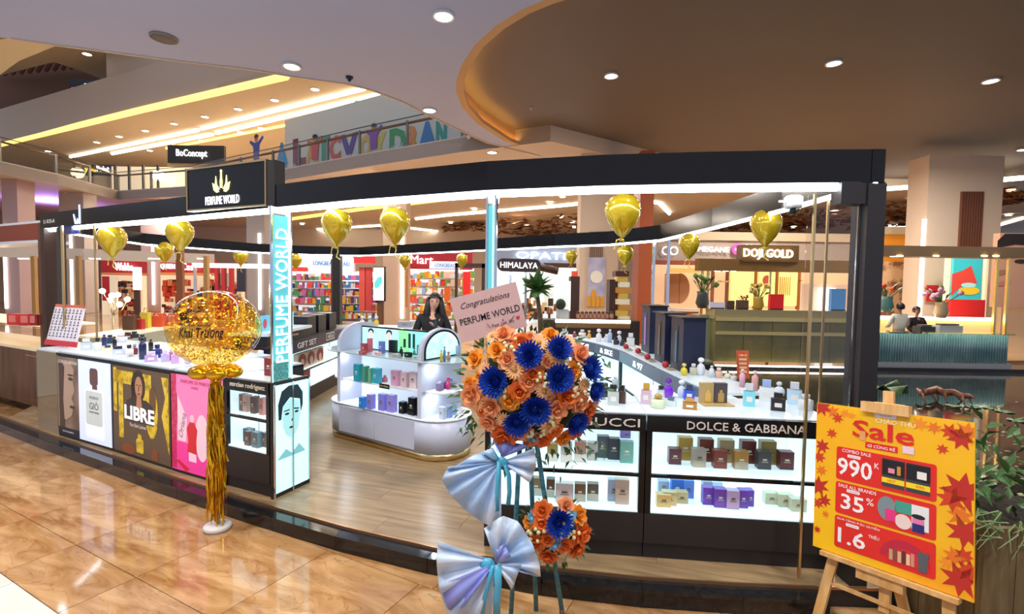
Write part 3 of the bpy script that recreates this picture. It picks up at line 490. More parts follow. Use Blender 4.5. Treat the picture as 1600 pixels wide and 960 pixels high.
# ------------------------------------------------------------ bottles and boxes
def dcol(h, r=.12): return mat(f'glossy_{h}_{r}', hx(h), r, coat=.2)
def scale_at(p): return (p-EYE).dot(FW)/FPX
def bottle(px, py, wp, hp, z, kind, body, cap, label, group, yaw=None, cat='perfume bottle', dp=None):
    p = Zp(px, py, z); k = scale_at(p); w, h = wp*k, hp*k; yaw = math.atan2(p.x, p.y)*-1+.15*math.sin(px) if yaw is None else yaw
    d = min(w, .05) if kind == 'box' else w; d = dp or d
    t = thing('perfume_bottle', label, cat, p+V((p.x, p.y, 0)).normalized()*d*.5, group, yaw); t.location.z = z+.0005; c = t.location.copy(); R = Matrix.Rotation(yaw, 3, 'Z'); ax, ay = R @ V((1, 0, 0)), R @ V((0, 1, 0))
    hb = h*.66; nz = c.z+hb
    B = MB()
    if kind == 'box': B.box(c+V((0, 0, hb/2)), (w, d, hb), ax, ay)
    elif kind == 'cyl': B.lathe([(w/2*.94, 0), (w/2, .004), (w/2, hb*.93), (w/2*.75, hb)], 16, c)
    elif kind == 'tall': hb = h*.8; nz = c.z+hb; B.lathe([(w/2, 0), (w/2, hb*.85), (w/4, hb)], 14, c)
    else: B.lathe([(w*.3, 0), (w*.47, hb*.2), (w/2, hb*.5), (w*.42, hb*.8), (w*.16, hb)], 16, c)
    B.build('glass_body', dcol(body, .08), t)
    one(lambda b: b.lathe([(w*.13, -.002), (w*.13, h*.06)], 10, V((c.x, c.y, nz))), 'collar', CHROME if px % 2 else GOLDM, t)
    ch = c.z+h-nz-h*.05
    if kind == 'box': one(lambda b: b.box((c.x, c.y, nz+h*.05+ch/2), (w*.6, d*.6, ch), ax, ay), 'cap', dcol(cap, .2), t)
    elif kind == 'round': one(lambda b: b.ball((c.x, c.y, nz+h*.05+ch/2), ch/2, 10, 7, (1.25, 1.25, 1)), 'cap', dcol(cap, .15), t)
    else: one(lambda b: b.lathe([(w*.27, 0), (w*.27, ch*.9), (w*.22, ch)], 14, V((c.x, c.y, nz+h*.05))), 'cap', dcol(cap, .2), t)
    if wp > 11 and kind in ('box',): one(lambda b: b.box(c-ay*(d/2+.0006)+V((0, 0, hb*.5)), (w*.5, .001, hb*.35), ax, ay), 'label_print', M('e9e4da', .4), t)
    return t
def pack(px, py, wp, hp, z, col, label, group, yaw=0, depth=.05, band=None, name='perfume_box', mark=True, cat='perfume box', metal=0):
    p = Zp(px, py, z); k = scale_at(p); w, h = wp*k, hp*k; R = Matrix.Rotation(yaw, 3, 'Z'); ax, ay = R @ V((1, 0, 0)), R @ V((0, 1, 0))
    t = thing(name, label, cat, p+ay*depth*.5, group, yaw); t.location.z = z+.0005; c = t.location.copy()
    one(lambda b: b.box(c+V((0, 0, h/2)), (w, depth, h), ax, ay), 'carton', M(col, .35, metal), t)
    if band: one(lambda b: b.box(c-ay*(depth/2+.0006)+V((0, 0, h*.22)), (w*.99, .001, h*.4), ax, ay), 'lower_band', M(band, .35), t)
    if mark: one(lambda b: b.box(c-ay*(depth/2+.0014)+V((0, 0, h*.55)), (w*.32, .001, h*.10), ax, ay).box(c-ay*(depth/2+.0014)+V((0, 0, h*.42)), (w*.5, .001, h*.03), ax, ay), 'printed_mark', M('e8dcc0' if sum(hx(col)) < 1 else '6d5a48', .4), t)
    return t
def colname(h):
    r, g, b = [int(h[i:i+2], 16) for i in (0, 2, 4)]; mx, mn = max(r, g, b), min(r, g, b)
    if mx-mn < 28: return 'black' if mx < 60 else 'grey' if mx < 170 else 'white'
    if mx < 75: return 'dark navy' if b == mx else 'dark brown'
    if b == mx: return 'purple' if r > g+25 else ('blue' if g < 165 or b-g > 40 else 'pale blue')
    if g == mx: return 'turquoise' if b > r else 'olive green'
    if b > g+8: return 'pink' if mx > 170 else 'wine'
    return 'red' if g < 75 else 'amber' if b < 110 else 'beige'
KN = {'box': 'square', 'cyl': 'round-bodied', 'tall': 'slim tall', 'round': 'bulbous'}
def bottles(rows, ox, oy, s, z, where, group):
    rows = sorted(rows)
    for i, (x, y, wp, hp, kind, body, cap) in enumerate(rows):
        bottle(ox+x/s, oy+y/s, wp/s, hp/s, z, kind, body, cap, f'{colname(body)} {KN[kind]} bottle, {colname(cap)} cap, {ordn(i)} from left {where}', group)
s = 5.3333
bottles([(400, 470, 80, 100, 'box', 'c9d6df', 'dfe8ee'), (495, 475, 55, 110, 'cyl', 'dfe2d8', '22242e'), (550, 428, 35, 90, 'tall', '27306a', '1b2250'), (597, 412, 50, 72, 'box', '23365c', '1a2340'), (580, 488, 62, 60, 'box', 'e8e6b8', '3a3d52'), (636, 460, 30, 105, 'tall', '16161c', '0d0d10'), (668, 510, 84, 75, 'box', 'ced7e6', '1e2a52'), (690, 405, 88, 70, 'cyl', 'e6e2ea', 'd9d4dc'), (747, 372, 66, 52, 'box', '5c1f2c', '3b1620'), (800, 365, 58, 52, 'box', '204a58', '1b2c38'), (865, 400, 50, 62, 'box', '252a48', '14161f'), (758, 520, 60, 95, 'cyl', 'e9e3e0', '15151a'), (803, 505, 45, 85, 'cyl', '6d2433', '8d8f96'), (838, 486, 30, 92, 'tall', 'e4e5ee', 'cfd2de'), (870, 545, 55, 180, 'tall', '1c2450', '0c0d14'), (938, 478, 36, 100, 'tall', '15161d', '0c0d12'), (942, 566, 88, 84, 'box', 'c9a6d8', 'd9c4e6'), (992, 532, 70, 110, 'cyl', '1f2f7d', '1a2357'), (1058, 566, 58, 98, 'box', 'c7b3e6', 'dccff0'), (1105, 552, 34, 92, 'tall', 'a3568f', 'e3d3ea'), (1142, 580, 56, 108, 'box', 'd9a8d6', 'e3bfe2'), (1200, 525, 55, 90, 'cyl', 'cbb6ea', 'e9e2f4'), (1245, 585, 50, 80, 'round', 'd6bdf0', 'e6dcf5')], 60, 460, s, 1.02, 'on the left poster counter', 'perfume bottles on the left counter')
bottles([(50, 385, 82, 170, 'box', 'd9b9cf', 'c9a23f'), (148, 425, 116, 112, 'cyl', 'd9e2c2', 'b99a4a'), (170, 330, 62, 95, 'box', 'c9d2d2', '1f2328'), (235, 338, 82, 165, 'round', '7d2bd0', '6a2ab0'), (257, 408, 84, 76, 'box', 'cfe6e8', '5b7480'), (345, 335, 70, 150, 'round', 'dbe7f0', 'e6eef4'), (405, 350, 84, 120, 'box', '2b54d8', '2c3a60'), (412, 430, 112, 88, 'box', 'b57f2e', 'd0a04c'), (905, 405, 88, 190, 'box', '7fd6e6', 'cfd2d6'), (955, 275, 52, 165, 'tall', 'dfa6a2', 'e8c2bd'), (850, 245, 46, 150, 'tall', 'd7a3b6', 'e4c6cf'), (1050, 365, 108, 180, 'box', 'e6edf2', '9db6ea'), (1146, 442, 108, 150, 'box', '14151d', '0d0e14'), (1156, 330, 92, 128, 'round', 'd3e2ee', 'e3ebf2'), (1282, 390, 106, 185, 'box', 'bcdcf2', 'd7d9de'), (1378, 440, 116, 130, 'cyl', 'e3ebef', 'dfe7ec')], 1000, 560, s, 1.02, 'on the right corner counter', 'perfume bottles on the right corner counter')
bottles([(365, 150, 58, 105, 'round', 'd3c33a', 'dccf5a'), (432, 128, 60, 92, 'cyl', 'c3c4ac', 'dcdccc'), (505, 148, 72, 150, 'round', 'd9dfe6', 'e8ecf0'), (595, 165, 40, 100, 'tall', 'd3dce4', 'e5e9ee'), (655, 168, 64, 84, 'cyl', 'd9b09a', 'e2ccc0'), (730, 172, 60, 60, 'round', 'e4dfc0', '3a3e48'), (780, 185, 50, 55, 'cyl', 'e0d8d0', 'cdbb9a')], 1000, 560, s, 1.02, 'on the right inside counter', 'perfume bottles on the right inside counter')
bottles([(115, 350, 60, 60, 'box', 'd9dfe6', 'e8ecf0'), (200, 362, 36, 50, 'round', '9a3a4a', 'd9c0c0'), (265, 368, 60, 70, 'cyl', 'e0dcd8', 'd8d2cc'), (322, 372, 34, 70, 'round', 'd4a24a', 'e0c06a'), (402, 395, 50, 105, 'round', 'dfe3e8', 'e9edf0'), (470, 398, 46, 64, 'box', 'd6dde6', 'e3e8ee'), (495, 405, 36, 110, 'tall', 'a9bcd6', 'd0dae6'), (548, 422, 44, 60, 'box', '2a3046', '14161f'), (572, 412, 42, 105, 'round', 'ccd3da', 'dfe4ea'), (600, 432, 40, 46, 'box', '1c2030', '10121a'), (668, 440, 62, 115, 'box', 'e2e6e6', 'eceeee')], 860, 460, s, 1.02, 'on the far right inside counter', 'perfume bottles on the far right counter')
bottles([(520, 930, 90, 170, 'box', 'bdc9c6', '15181c'), (600, 915, 55, 150, 'box', '4b2f28', '2a1a18'), (450, 860, 110, 110, 'cyl', '22281e', '3b4130'), (540, 790, 60, 100, 'tall', '9fb0b4', 'c6d0d4')], 860, 460, s, 1.02, 'beside the big bouquet on the counter', 'perfume bottles beside the bouquet')
# gold gift box standing open
t = thing('gift_box', 'open gold gift box with two printed bottles on the right corner counter', 'gift box', Zp(1122, 636, 1.02)+V((0, .06, 0))); t.location.z = 1.0205; p = t.location.copy(); k = scale_at(p)
one(lambda b: b.box(p+V((-.045, .03, .07)), (.085, .04, .14)), 'box_half', M('b59a63', .4), t); one(lambda b: b.box(p+V((.046, .03, .07)), (.085, .04, .14)), 'box_half', M('4a4448', .4), t); one(lambda b: b.box(p+V((.01, -.005, .004)), (.2, .11, .008)), 'tray', M('b59a63', .4), t)
for dx, c in ((-.04, 'd8b25a'), (.046, 'b3934f')): one(lambda b: b.box(p+V((dx, .008, .045)), (.04, .002, .06)).box(p+V((dx, .008, .085)), (.018, .002, .02)), 'printed_bottle', M(c, .3), t)
# small orange menu stand
t = thing('sale_card', 'small orange sale card standing on the right inside counter', 'card', Zp(1161, 592, 1.02)); t.location.z = 1.0205; p = t.location.copy(); f = Fr(p+V((-.05, 0, 0)), V((1, 0, 0)), V((0, .15, 1)))
one(lambda b: f.rect(b, 0, 0, .105, .24, -.004, .004), 'card', M('c4562a', .5), t); one(lambda b: [f.rect(b, .02, .05+i*.035, .085, .068+i*.035, .0005) for i in range(5)], 'printed_lines', M('e8b68a', .5), t)
f.txt('lettering', '15', M('d9402a', .5), t, .052, .205, .05, .03)
# boxes on the right counter shelves  (zoom 1000,560)
rows = [(292, 888, 100, 130, '6b3438'), (495, 912, 105, 150, 'b5a596'), (670, 922, 105, 150, '8d4232'), (845, 930, 108, 150, 'c08a3c'), (1038, 930, 105, 150, '4f4b4c'), (1224, 932, 110, 148, '6a2a2e')]
yaw = math.atan2(-.11, 1.085)
for i, (x, y, w_, h_, c) in enumerate(rows): pack(1000+x/s, 560+y/s, w_/s, h_/s, .65, c, f'{colname(c)} perfume box, {ordn(i)} in the front row of the upper right shelf', 'boxes on the upper right shelf', yaw, .06, band='c9b89a' if i in (1, 3) else None)
rows = [(378, 872, 115, 190, 'c49a45'), (552, 884, 115, 190, '7c3a30'), (722, 892, 118, 190, 'b9a57c'), (905, 900, 115, 190, '6e2f2c'), (1070, 908, 120, 195, 'a58a4a')]
for i, (x, y, w_, h_, c) in enumerate(rows): pack(1000+x/s, 560+(y-18)/s, w_/s, h_/s, .65, c, f'tall {colname(c)} perfume box, {ordn(i)} in the rear row of the upper right shelf', 'boxes on the upper right shelf', yaw, .06)
Z2 = .417
rows = [(138, 390, 118, 105, 'd8b674'), (248, 378, 110, 110, 'd9bd83'), (350, 362, 100, 95, 'd3bd8c'), (572, 372, 92, 145, '7b3fb0'), (670, 395, 96, 155, '7a44a8'), (775, 408, 100, 155, 'c9a3c0'), (862, 400, 74, 150, '7a40ae'), (922, 385, 52, 135, '7844b4'), (1098, 368, 104, 95, 'd9d0aa'), (1218, 392, 118, 105, 'd6c9a4'), (1385, 425, 120, 105, 'd3c8a6')]
for i, (x, y, w_, h_, c) in enumerate(rows): pack(1000+x/s, 720+y/s, w_/s, h_/s, Z2, c, f'{colname(c)} perfume box, {ordn(i)} in the front row of the lower right shelf', 'boxes on the lower right shelf', yaw, .055)
rows = [(198, 205, 90, 90, '9aa2ae'), (310, 250, 95, 150, '3f74d6'), (405, 258, 85, 150, '5b86dc'), (562, 200, 70, 80, '8d949e'), (645, 204, 84, 80, 'bfd2ea')]
for i, (x, y, w_, h_, c) in enumerate(rows): pack(1000+x/s, 720+(y+60)/s, w_/s, h_/s, Z2, c, f'{colname(c)} perfume box, {ordn(i)} in the rear of the lower right shelf', 'boxes on the lower right shelf', yaw, .055)
# middle counter shelves (zoom 800,660 x6)
y2 = math.atan2(-.10, .99)
for i, (x, y, w_, h_, c) in enumerate([(378, 375, 100, 165, 'c0a55c'), (508, 388, 108, 185, 'd6cfc6'), (640, 385, 110, 190, 'd79a80'), (752, 370, 100, 170, 'cdc6bd'), (852, 345, 110, 205, '5e616c'), (955, 362, 105, 200, '3f4048'), (1075, 395, 120, 205, '7fae9e')]): pack(800+x/6, 660+(y-8)/6, w_/6, h_/6, .65, c, f'{colname(c)} perfume box, {ordn(i)} on the upper shelf under the bouquet', 'boxes on the upper middle shelf', y2, .05, band='efe6d8' if i < 4 else None)
pack(976/1+0, 681, 20, 12, .76, 'a07ac0', 'small lilac box lying on the dark boxes of the upper middle shelf', None, y2, .05)
for i, (x, y, w_, h_, c) in enumerate([(225, 690, 110, 165, '8d6f4c'), (360, 705, 80, 170, '5c3f2a'), (490, 755, 170, 180, 'd9cdc8'), (637, 745, 105, 165, '7a5c42'), (757, 740, 105, 160, '6d5b4c'), (957, 745, 120, 205, 'a9b2c6'), (1100, 775, 125, 235, 'd0b09a')]): pack(800+x/6, 660+y/6, w_/6, h_/6, Z2, c, f'{colname(c)} perfume box, {ordn(i)} on the lower shelf under the bouquet', 'boxes on the lower middle shelf', y2, .05, band='cfc6b2' if i in (0, 1, 3, 4) else None)
# narciso shelves (zoom 300,560)
y3 = math.atan2(-.225, .48)
for i, (x, y, c) in enumerate([(385, 435, '7d5250'), (440, 448, 'd9a796'), (503, 462, '6a5148'), (575, 475, 'd98f86')]): pack(300+x/s, 560+y/s, 52/s, 140/s, .722, c, f'{colname(c)} perfume box, {ordn(i)} on the upper shelf beside the portrait panel', 'boxes beside the portrait panel', y3, .05)
for i, (x, y, w_, h_, c) in enumerate([(440, 690, 85, 110, '4d5358'), (455, 730, 60, 120, '7b5f58'), (520, 748, 75, 130, '6f7f84'), (598, 742, 50, 120, '8a6e66')]): pack(300+x/s, 560+y/s, w_/s, h_/s, .467, c, f'{colname(c)} perfume box, {ordn(i)} on the lower shelf beside the portrait panel', 'boxes beside the portrait panel', y3, .05)
pack(419, 588, 18, 28, 1.02, '8a2430', 'dark red boxed gift on the counter beside the glowing column', None, y3, .07)
# gift sets with round windows
for i, (px, py) in enumerate(((466, 577), (488, 571.5), (509, 566))):
    p = Zp(px, py, .585); py = py; t = thing('gift_set', f'maroon heart window gift set, {ordn(i)} from the glowing column', 'gift set', (GX-.10, p.y, .586), 'maroon gift sets on the left shelf'); c = t.location.copy(); k = .19
    one(lambda b: b.box(c+V((0, 0, .11)), (.06, .275, .22)), 'carton', M('d9c3a6', .4), t); f = Fr(c+V((.031, 0, .0)), V((0, 1, 0)), V((0, 0, 1)))
    one(lambda b: f.ell(b, 0, .115, .125, .095, 0, .004), 'printed_arch', M('7d1830', .4), t); one(lambda b: f.ell(b, 0, .08, .055, .06, .0045), 'printed_window', M('e6b8a8', .4), t)
for i, (px, py, c) in enumerate(((482, 620, '8d1f2a'), (502, 604, 'a61f2c'))):
    p = Zp(px, py, .332); t = thing('gift_set', f'red gift box, {ordn(i)} on the lower left inside shelf', 'gift set', (GX-.12, p.y+.1, .333), 'red gift sets on the lower left shelf'); q = t.location.copy()
    one(lambda b: b.box(q+V((0, 0, .10)), (.08, .22, .20)), 'carton', M(c, .4), t); one(lambda b: b.box(q+V((.0405, 0, .04)), (.001, .21, .05)), 'printed_band', M('d9c9b0', .4), t)
# things on the gift counter
def blackbag(px, y, w_, d_, h_, lab, col='15151b', z=1.02):
    p = Yp(px, 500, y); t = thing('carrier_box', lab, 'box', (p.x, y, z+.001)); q = t.location.copy(); one(lambda b: b.box(q+V((0, 0, h_/2)), (w_, d_, h_)), 'carton', M(col, .35), t); one(lambda b: b.box(q+V((0, 0, h_+.004)), (w_*1.03, d_*1.03, .008)), 'lid', M(col, .3), t); return t
for i, y in enumerate((7.2, 7.6, 8.05)): 
    t = thing('carrier_box', f'tall black gift box, {ordn(i)} from the front on the gift counter', 'box', (GX-.25, y, 1.021), 'black boxes on the gift counter'); q = t.location.copy(); one(lambda b: b.box(q+V((0, 0, .13)), (.28, .3, .26)), 'carton', M('17171d', .35), t); one(lambda b: b.box(q+V((0, 0, .263)), (.29, .31, .006)), 'lid', M('24242c', .3), t)
t = thing('riser_shelf', 'white topped black display riser on the gift counter', 'display riser', (GX-.25, 6.35, 1.021)); q = t.location.copy()
one(lambda b: b.box(q+V((0, 0, .06)), (.4, 1.2, .12)), 'box', BLACKM, t); one(lambda b: b.box(q+V((.005, 0, .14)), (.45, 1.26, .035)), 'white_shelf', LITTOP, t); one(lambda b: [b.box(q+V((.201, -.3+i*.4, .07)), (.004, .3, .02)) for i in range(2)], 'slot_trim', CHROME, t)
for i, (dy, c1, c2) in enumerate(((-.38, '5fb8e6', 'd9606a'), (.0, '6d2026', 'd9c0b0'), (.32, '9fd6da', '1c2a30'))):
    t = thing('display_card', ['pale blue', 'dark red', 'turquoise portrait'][i]+' display card on the white riser', 'card', (GX-.20, 6.35+dy, 1.1795)); q = t.location.copy(); f = Fr(q+V((0, -.17 if i == 0 else -.13, 0)), V((0, 1, 0)), V((0, 0, 1))); W2 = .34 if i == 0 else .26
    one(lambda b: f.rect(b, 0, 0, W2, .19, -.01, .01), 'card', mat('lit_card_'+c1, hx(c1), .4, emit=.4), t); one(lambda b: f.ell(b, W2*.62, .09, .05, .06, .001), 'printed_spot', M(c2, .4), t)
# navy gift boxes with roses on the right inside counters
for i, (px, py, hh) in enumerate(((1006, 552, 72), (1028, 568, 76), (1055, 581, 82))):
    p = Zp(px, py, 1.02)+V((.14, .10, 0)); t = thing('gift_cabinet', f'large navy gift box with open front, {ordn(i)} from the far end on the right counter', 'gift box', (p.x, p.y, 1.021), 'navy gift boxes on the right counter'); q = t.location.copy(); H = hh*scale_at(q)
    one(lambda b: b.box(q+V((.0, 0, H/2)), (.20, .34, H)), 'box', mat('navy_card', hx('191f38'), .4), t); one(lambda b: b.box(q+V((-.01, 0, H+.006)), (.24, .40, .012)), 'lid', M('11131f', .35), t)
    one(lambda b: b.box(q+V((-.101, .02, H*.5)), (.004, .12, H*.7)), 'window', M('27357a' if i == 0 else '0e1118', .3), t); one(lambda b: b.box(q+V((-.105, .0, H*.45)), (.008, .03, H*.6)), 'printed_bottle', M(['d59ad0', '8a6a42', '3f6f86'][i], .3), t)
for i, (px, py) in enumerate(((981, 546), (1000, 553), (1018, 562), (1043, 575))):
    p = Zp(px, py, 1.02); t = thing('rose_tag', f'small red rose with card tag, {ordn(i)} from the far end on the right counter', 'flower', (p.x-.03, p.y-.03, 1.021), 'red roses on the right counter'); q = t.location.copy()
    one(lambda b: b.ball(q+V((0, 0, .035)), .034, 9, 6), 'rose_head', M('a81f2e', .5), t); one(lambda b: b.tube([q+V((.02, 0, .02)), q+V((.06, -.05, .01))], .006, 5), 'stem', M('3f6b2c', .6), t); one(lambda b: b.box(q+V((.02, -.10, .012)), (.07, .09, .004), az=V((-.4, 0, .9)).normalized()), 'tag', M('a58a6a', .5), t)
for i, (px, py, c) in enumerate(((956, 582, '8d4fc0'), (963, 584, 'b9c6d6'))):
    p = Zp(px, py, .6); t = thing('perfume_box', ('purple' if i == 0 else 'pale grey')+' slim box on the lit shelf under the far right counter', 'perfume box', (p.x+.04, p.y+.05, .6005)); q = t.location.copy(); one(lambda b: b.box(q+V((0, 0, .09)), (.06, .07, .18)), 'carton', M(c, .4), t); one(lambda b: b.box(q+V((0, 0, .1815)), (.06, .07, .002)), 'lid', M('e6dff0', .4), t)
# poster stand on the left counter
t = thing('price_sheet', 'white price sheet stand with rows of small print on the left counter', 'sheet stand', Zp(112, 541, 1.02)); q = t.location.copy(); q.z = t.location.z = 1.033
f = Fr(q+V((-.30, 0, 0)), V((.93, -.37, 0)), V((.0, .3, .95)));
one(lambda b: f.rect(b, 0, .05, .56, .44, -.012, .012), 'sheet', M('e6dfe6', .4), t); one(lambda b: f.rect(b, -.01, -.0, .57, .06, -.012, .02), 'red_base', M('c9343c', .4), t); one(lambda b: f.rect(b, 0, .44, .56, .475, -.012, .012), 'orange_header', M('d96a4a', .4), t)
b = MB(); random.seed(3)
for r in range(5):
    for c_ in range(8): f.rect(b, .02+c_*.068, .10+r*.068, .055+c_*.068, .112+r*.068, .0008); f.rect(b, .03+c_*.068, .122+r*.068, .045+c_*.068, .15+r*.068, .0008)
b.build('printed_rows', M('4a4256', .5), t, kind='stuff')
# ------------------------------------------------------------ white island
e = V((.84, -.54, 0)).normalized(); nn = V((-e.y, e.x, 0)); IC = V((-1.185, 5.185, 0)); HL, RR = .58, .30
isl = thing('display_island', 'white rounded display island with gold plinth, lit shelves and arched ends', 'display island', IC+V((0, 0, .12)))
def stad(r, hl=HL, n=10): 
    P = []
    for s_, a0 in ((1, -90), (-1, 90)):
        for i in range(n+1): a = math.radians(a0+180*i/n); P.append(IC+e*(s_*hl+r*math.cos(a))+nn*(r*math.sin(a)))
    return [(p.x, p.y) for p in P]
IW = mat('island_white', hx('c6c8da'), .3)
one(lambda b: b.prism(stad(.30), .12, .19, True), 'gold_plinth', BRASS, isl); one(lambda b: b.prism(stad(.305), .1901, .50, True), 'cabinet', IW, isl); one(lambda b: b.prism(stad(.315), .5001, .515, True), 'lower_shelf', mat('island_lit', (.85, .9, .97), .3, emit=.04, ecol=(.8, .92, 1)), isl)
for u in (-.57, -.02): one(lambda b: b.box(IC+e*(u+.275)-nn*.306+V((0, 0, .345)), (.54, .006, .27), e, nn), 'door', IW, isl)
one(lambda b: b.box(IC+V((0, 0, .7825)), (1.16, .02, .535), e, nn), 'spine_panel', MATS['island_lit'], isl)
for s_ in (-1, 1):
    one(lambda b: b.box(IC+e*(s_*HL)+V((0, 0, .7825)), (.045, .60, .535), e, nn), 'end_wall', IW, isl)
    P = [(-.30, 0), (.30, 0)]+[(.30*math.cos(math.radians(a)), .08+.21*math.sin(math.radians(a))) for a in range(0, 181, 12)]
    one(lambda b: b.fprism(IC+e*(s_*HL-.0225)+V((0, 0, 1.065)), nn, V((0, 0, 1)), P, .045), 'arched_end', IW, isl)
    H2 = [IC+e*(s_*(HL+.03))-nn*.29]+[IC+e*(s_*(HL+.02)+s_*.27*math.cos(math.radians(a)))+nn*(.27*math.sin(math.radians(a))) for a in range(-90, 91, 15)]
    one(lambda b: b.prism([(p.x, p.y) for p in H2], .755, .77), 'end_shelf', WHITE, isl)
    o_ = IC+e*(s_*(HL+.0235))+V((0, 0, 1.066)); P2 = [(-.24, .012), (.24, .012)]+[(.24*math.cos(math.radians(a)), .075+.18*math.sin(math.radians(a))) for a in range(0, 181, 12)]
    P3 = [(-.265, 0), (.265, 0)]+[(.265*math.cos(math.radians(a)), .075+.20*math.sin(math.radians(a))) for a in range(0, 181, 12)]
    one(lambda b: b.fprism(o_, nn*s_, V((0, 0, 1)), P3, .004), 'picture_rim', BLACK, isl); one(lambda b: b.fprism(o_+e*s_*.0045, nn*s_, V((0, 0, 1)), P2, .003), 'lit_picture', noisy('end_picture', hx('d9f0f2'), hx('7fd9dc'), nscale=9, rough=.3), isl)
MATS['end_picture'].node_tree.nodes['Principled BSDF'].inputs['Emission Color'].default_value = (.6, .95, 1, 1); MATS['end_picture'].node_tree.nodes['Principled BSDF'].inputs['Emission Strength'].default_value = .5
one(lambda b: b.box(IC-nn*.14+V((0, 0, .762)), (1.11, .27, .015), e, nn), 'middle_shelf', WHITE, isl)
one(lambda b: b.prism(stad(.33, .62), 1.051, 1.064, True), 'glass_top', mat('top_glass', hx('b9c6ca'), .08), isl)
one(lambda b: b.box(IC+V((0, 0, 1.19)), (1.11, .03, .25), e, nn), 'picture_box', BLACK, isl); f = Fr(IC-e*.54-nn*.0165+V((0, 0, 1.075)), e, V((0, 0, 1)))
one(lambda b: f.rect(b, 0, 0, .56, .225, 0, .003), 'lit_picture', lit('9fdcf0', .7), isl); one(lambda b: f.rect(b, .56, 0, .72, .225, 0, .003), 'lit_picture', lit('7ddc8c', .7), isl); one(lambda b: f.rect(b, .72, 0, 1.08, .225, 0, .003), 'lit_picture', lit('7fe6da', .7), isl)
for u in (.14, .42):
    b = MB(); f.ell(b, u, .185, .045, .035, .0035); b.build('printed_hair', CYD, isl); b = MB(); f.ell(b, u, .155, .034, .042, .005); b.build('printed_face', lit('e0c8c0', .4), isl); b = MB(); f.pol(b, [(u-.08, 0), (u+.08, 0), (u+.065, .085), (u+.02, .115), (u-.02, .115), (u-.065, .085)], .0035); b.build('printed_shirt', lit('bfe0ea', .5), isl)
b = MB(); [f.rect(b, u, .05, u+.035, v_, .0035) for u, v_ in ((.70, .20), (.76, .20), (.63, .14))]; b.build('printed_tubes', lit('1c3a34', .05), isl)
for p in (IC-e*.545-nn*.26+V((0, 0, 1.045)), IC-e*.545-nn*.22+V((0, 0, .75)), IC+e*.66-nn*.16+V((0, 0, 1.045)), IC+e*.66-nn*.16+V((0, 0, .75))):
    one(lambda b: b.lathe([(.014, -.004), (.014, .005)], 10, p), 'spot_lens', mat('spot', (1, 1, 1), .5, emit=8, ecol=(.85, .95, 1)), isl); area('island_spot', p-V((0, 0, .006)), .03, .8, (.8, .93, 1), isl)
for p, r in ((IC-nn*.12+V((0, 0, 1.045)), 1.6), (IC-nn*.12+V((0, 0, .745)), 1.6)): area('shelf_light', p, 1.0, r*.35, (.8, .9, 1), isl, 'RECTANGLE', sy=.03, rot=(0, 0, math.atan2(e.y, e.x)))
yi = math.atan2(e.y, e.x)
def isl_rows(rows, z, where, ox=540, oy=490, s_=8, depth=.06):
    for i, (x, y, w_, h_, c, k_) in enumerate(sorted(rows)):
        lb = f'{colname(c)} {"bottle" if k_ != "p" else "carton"}, {ordn(i)} from left {where}'
        if k_ == 'p': pack(ox+x/s_, oy+y/s_, w_/s_, h_/s_, z, c, lb, 'products on the white island', yi, depth, mark=w_ > 60)
        else: bottle(ox+x/s_, oy+y/s_, w_/s_, h_/s_, z, k_, c, c, lb, 'products on the white island', cat='cosmetic bottle')
isl_rows([(165, 855, 100, 215, '2f9fae', 'p'), (225, 862, 50, 200, '4f9a7c', 'p'), (265, 865, 45, 180, '6fae8c', 'p'), (365, 875, 100, 185, '3aa6c0', 'p'), (490, 860, 70, 80, 'c96a72', 'cyl'), (605, 905, 115, 190, 'd9a3bc', 'p'), (720, 925, 95, 185, 'e0c3c8', 'p'), (835, 935, 115, 200, 'e3ccd0', 'p')], .77, 'on the white island middle shelf')
isl_rows([(185, 305+880, 65, 135, '2f8ad6', 'p'), (290, 315+880, 80, 180, '8d86d6', 'p'), (440, 335+880, 100, 205, '8d8ae0', 'p'), (550, 355+880, 110, 215, '9a8fe0', 'p'), (690, 375+880, 75, 145, '14181c', 'p'), (745, 372+880, 40, 130, '1a1e22', 'p'), (815, 395+880, 100, 220, '12151a', 'p'), (908, 410+880, 55, 220, '101318', 'p')], .516, 'on the white island bottom shelf')
isl_rows([(215, 495, 80, 120, 'b8484f', 'p'), (285, 478, 55, 165, 'cf6a72', 'p'), (195, 515, 90, 40, 'b3555a', 'p'), (435, 500, 70, 150, '6a78c0', 'p'), (385, 525, 85, 40, 'd9b6b6', 'p'), (610, 478, 45, 150, '101214', 'p'), (658, 485, 40, 155, '14171a', 'p'), (695, 540, 45, 120, '17191c', 'tall'), (765, 548, 85, 60, '101214', 'p'), (615, 555, 110, 45, 'a9adb0', 'p'), (858, 520, 36, 90, '3f8a6c', 'round'), (905, 545, 46, 150, '6f8f8a', 'p'), (870, 575, 90, 45, 'b9cfc8', 'p')], 1.065, 'on the white island glass top', depth=.04)
isl_rows([(1195, 610, 36, 150, 'd9b62c', 'tall'), (1235, 605, 36, 190, '4f93c0', 'tall'), (1285, 590, 60, 110, 'b98a72', 'round'), (1338, 520, 46, 120, '9aa3b0', 'p'), (1392, 500, 44, 110, '8fb0c8', 'p')], 1.065, 'beside the arched picture of the white island', depth=.04)
isl_rows([(1090, 960, 60, 90, '8a7aa0', 'p'), (1165, 955, 55, 95, '9a86a8', 'p'), (1215, 940, 40, 80, '6a6aa0', 'p'), (1280, 955, 60, 150, 'd9247c', 'round'), (1318, 930, 40, 110, '8a4fb0', 'round')], .771, 'on the end shelf of the white island', depth=.05)
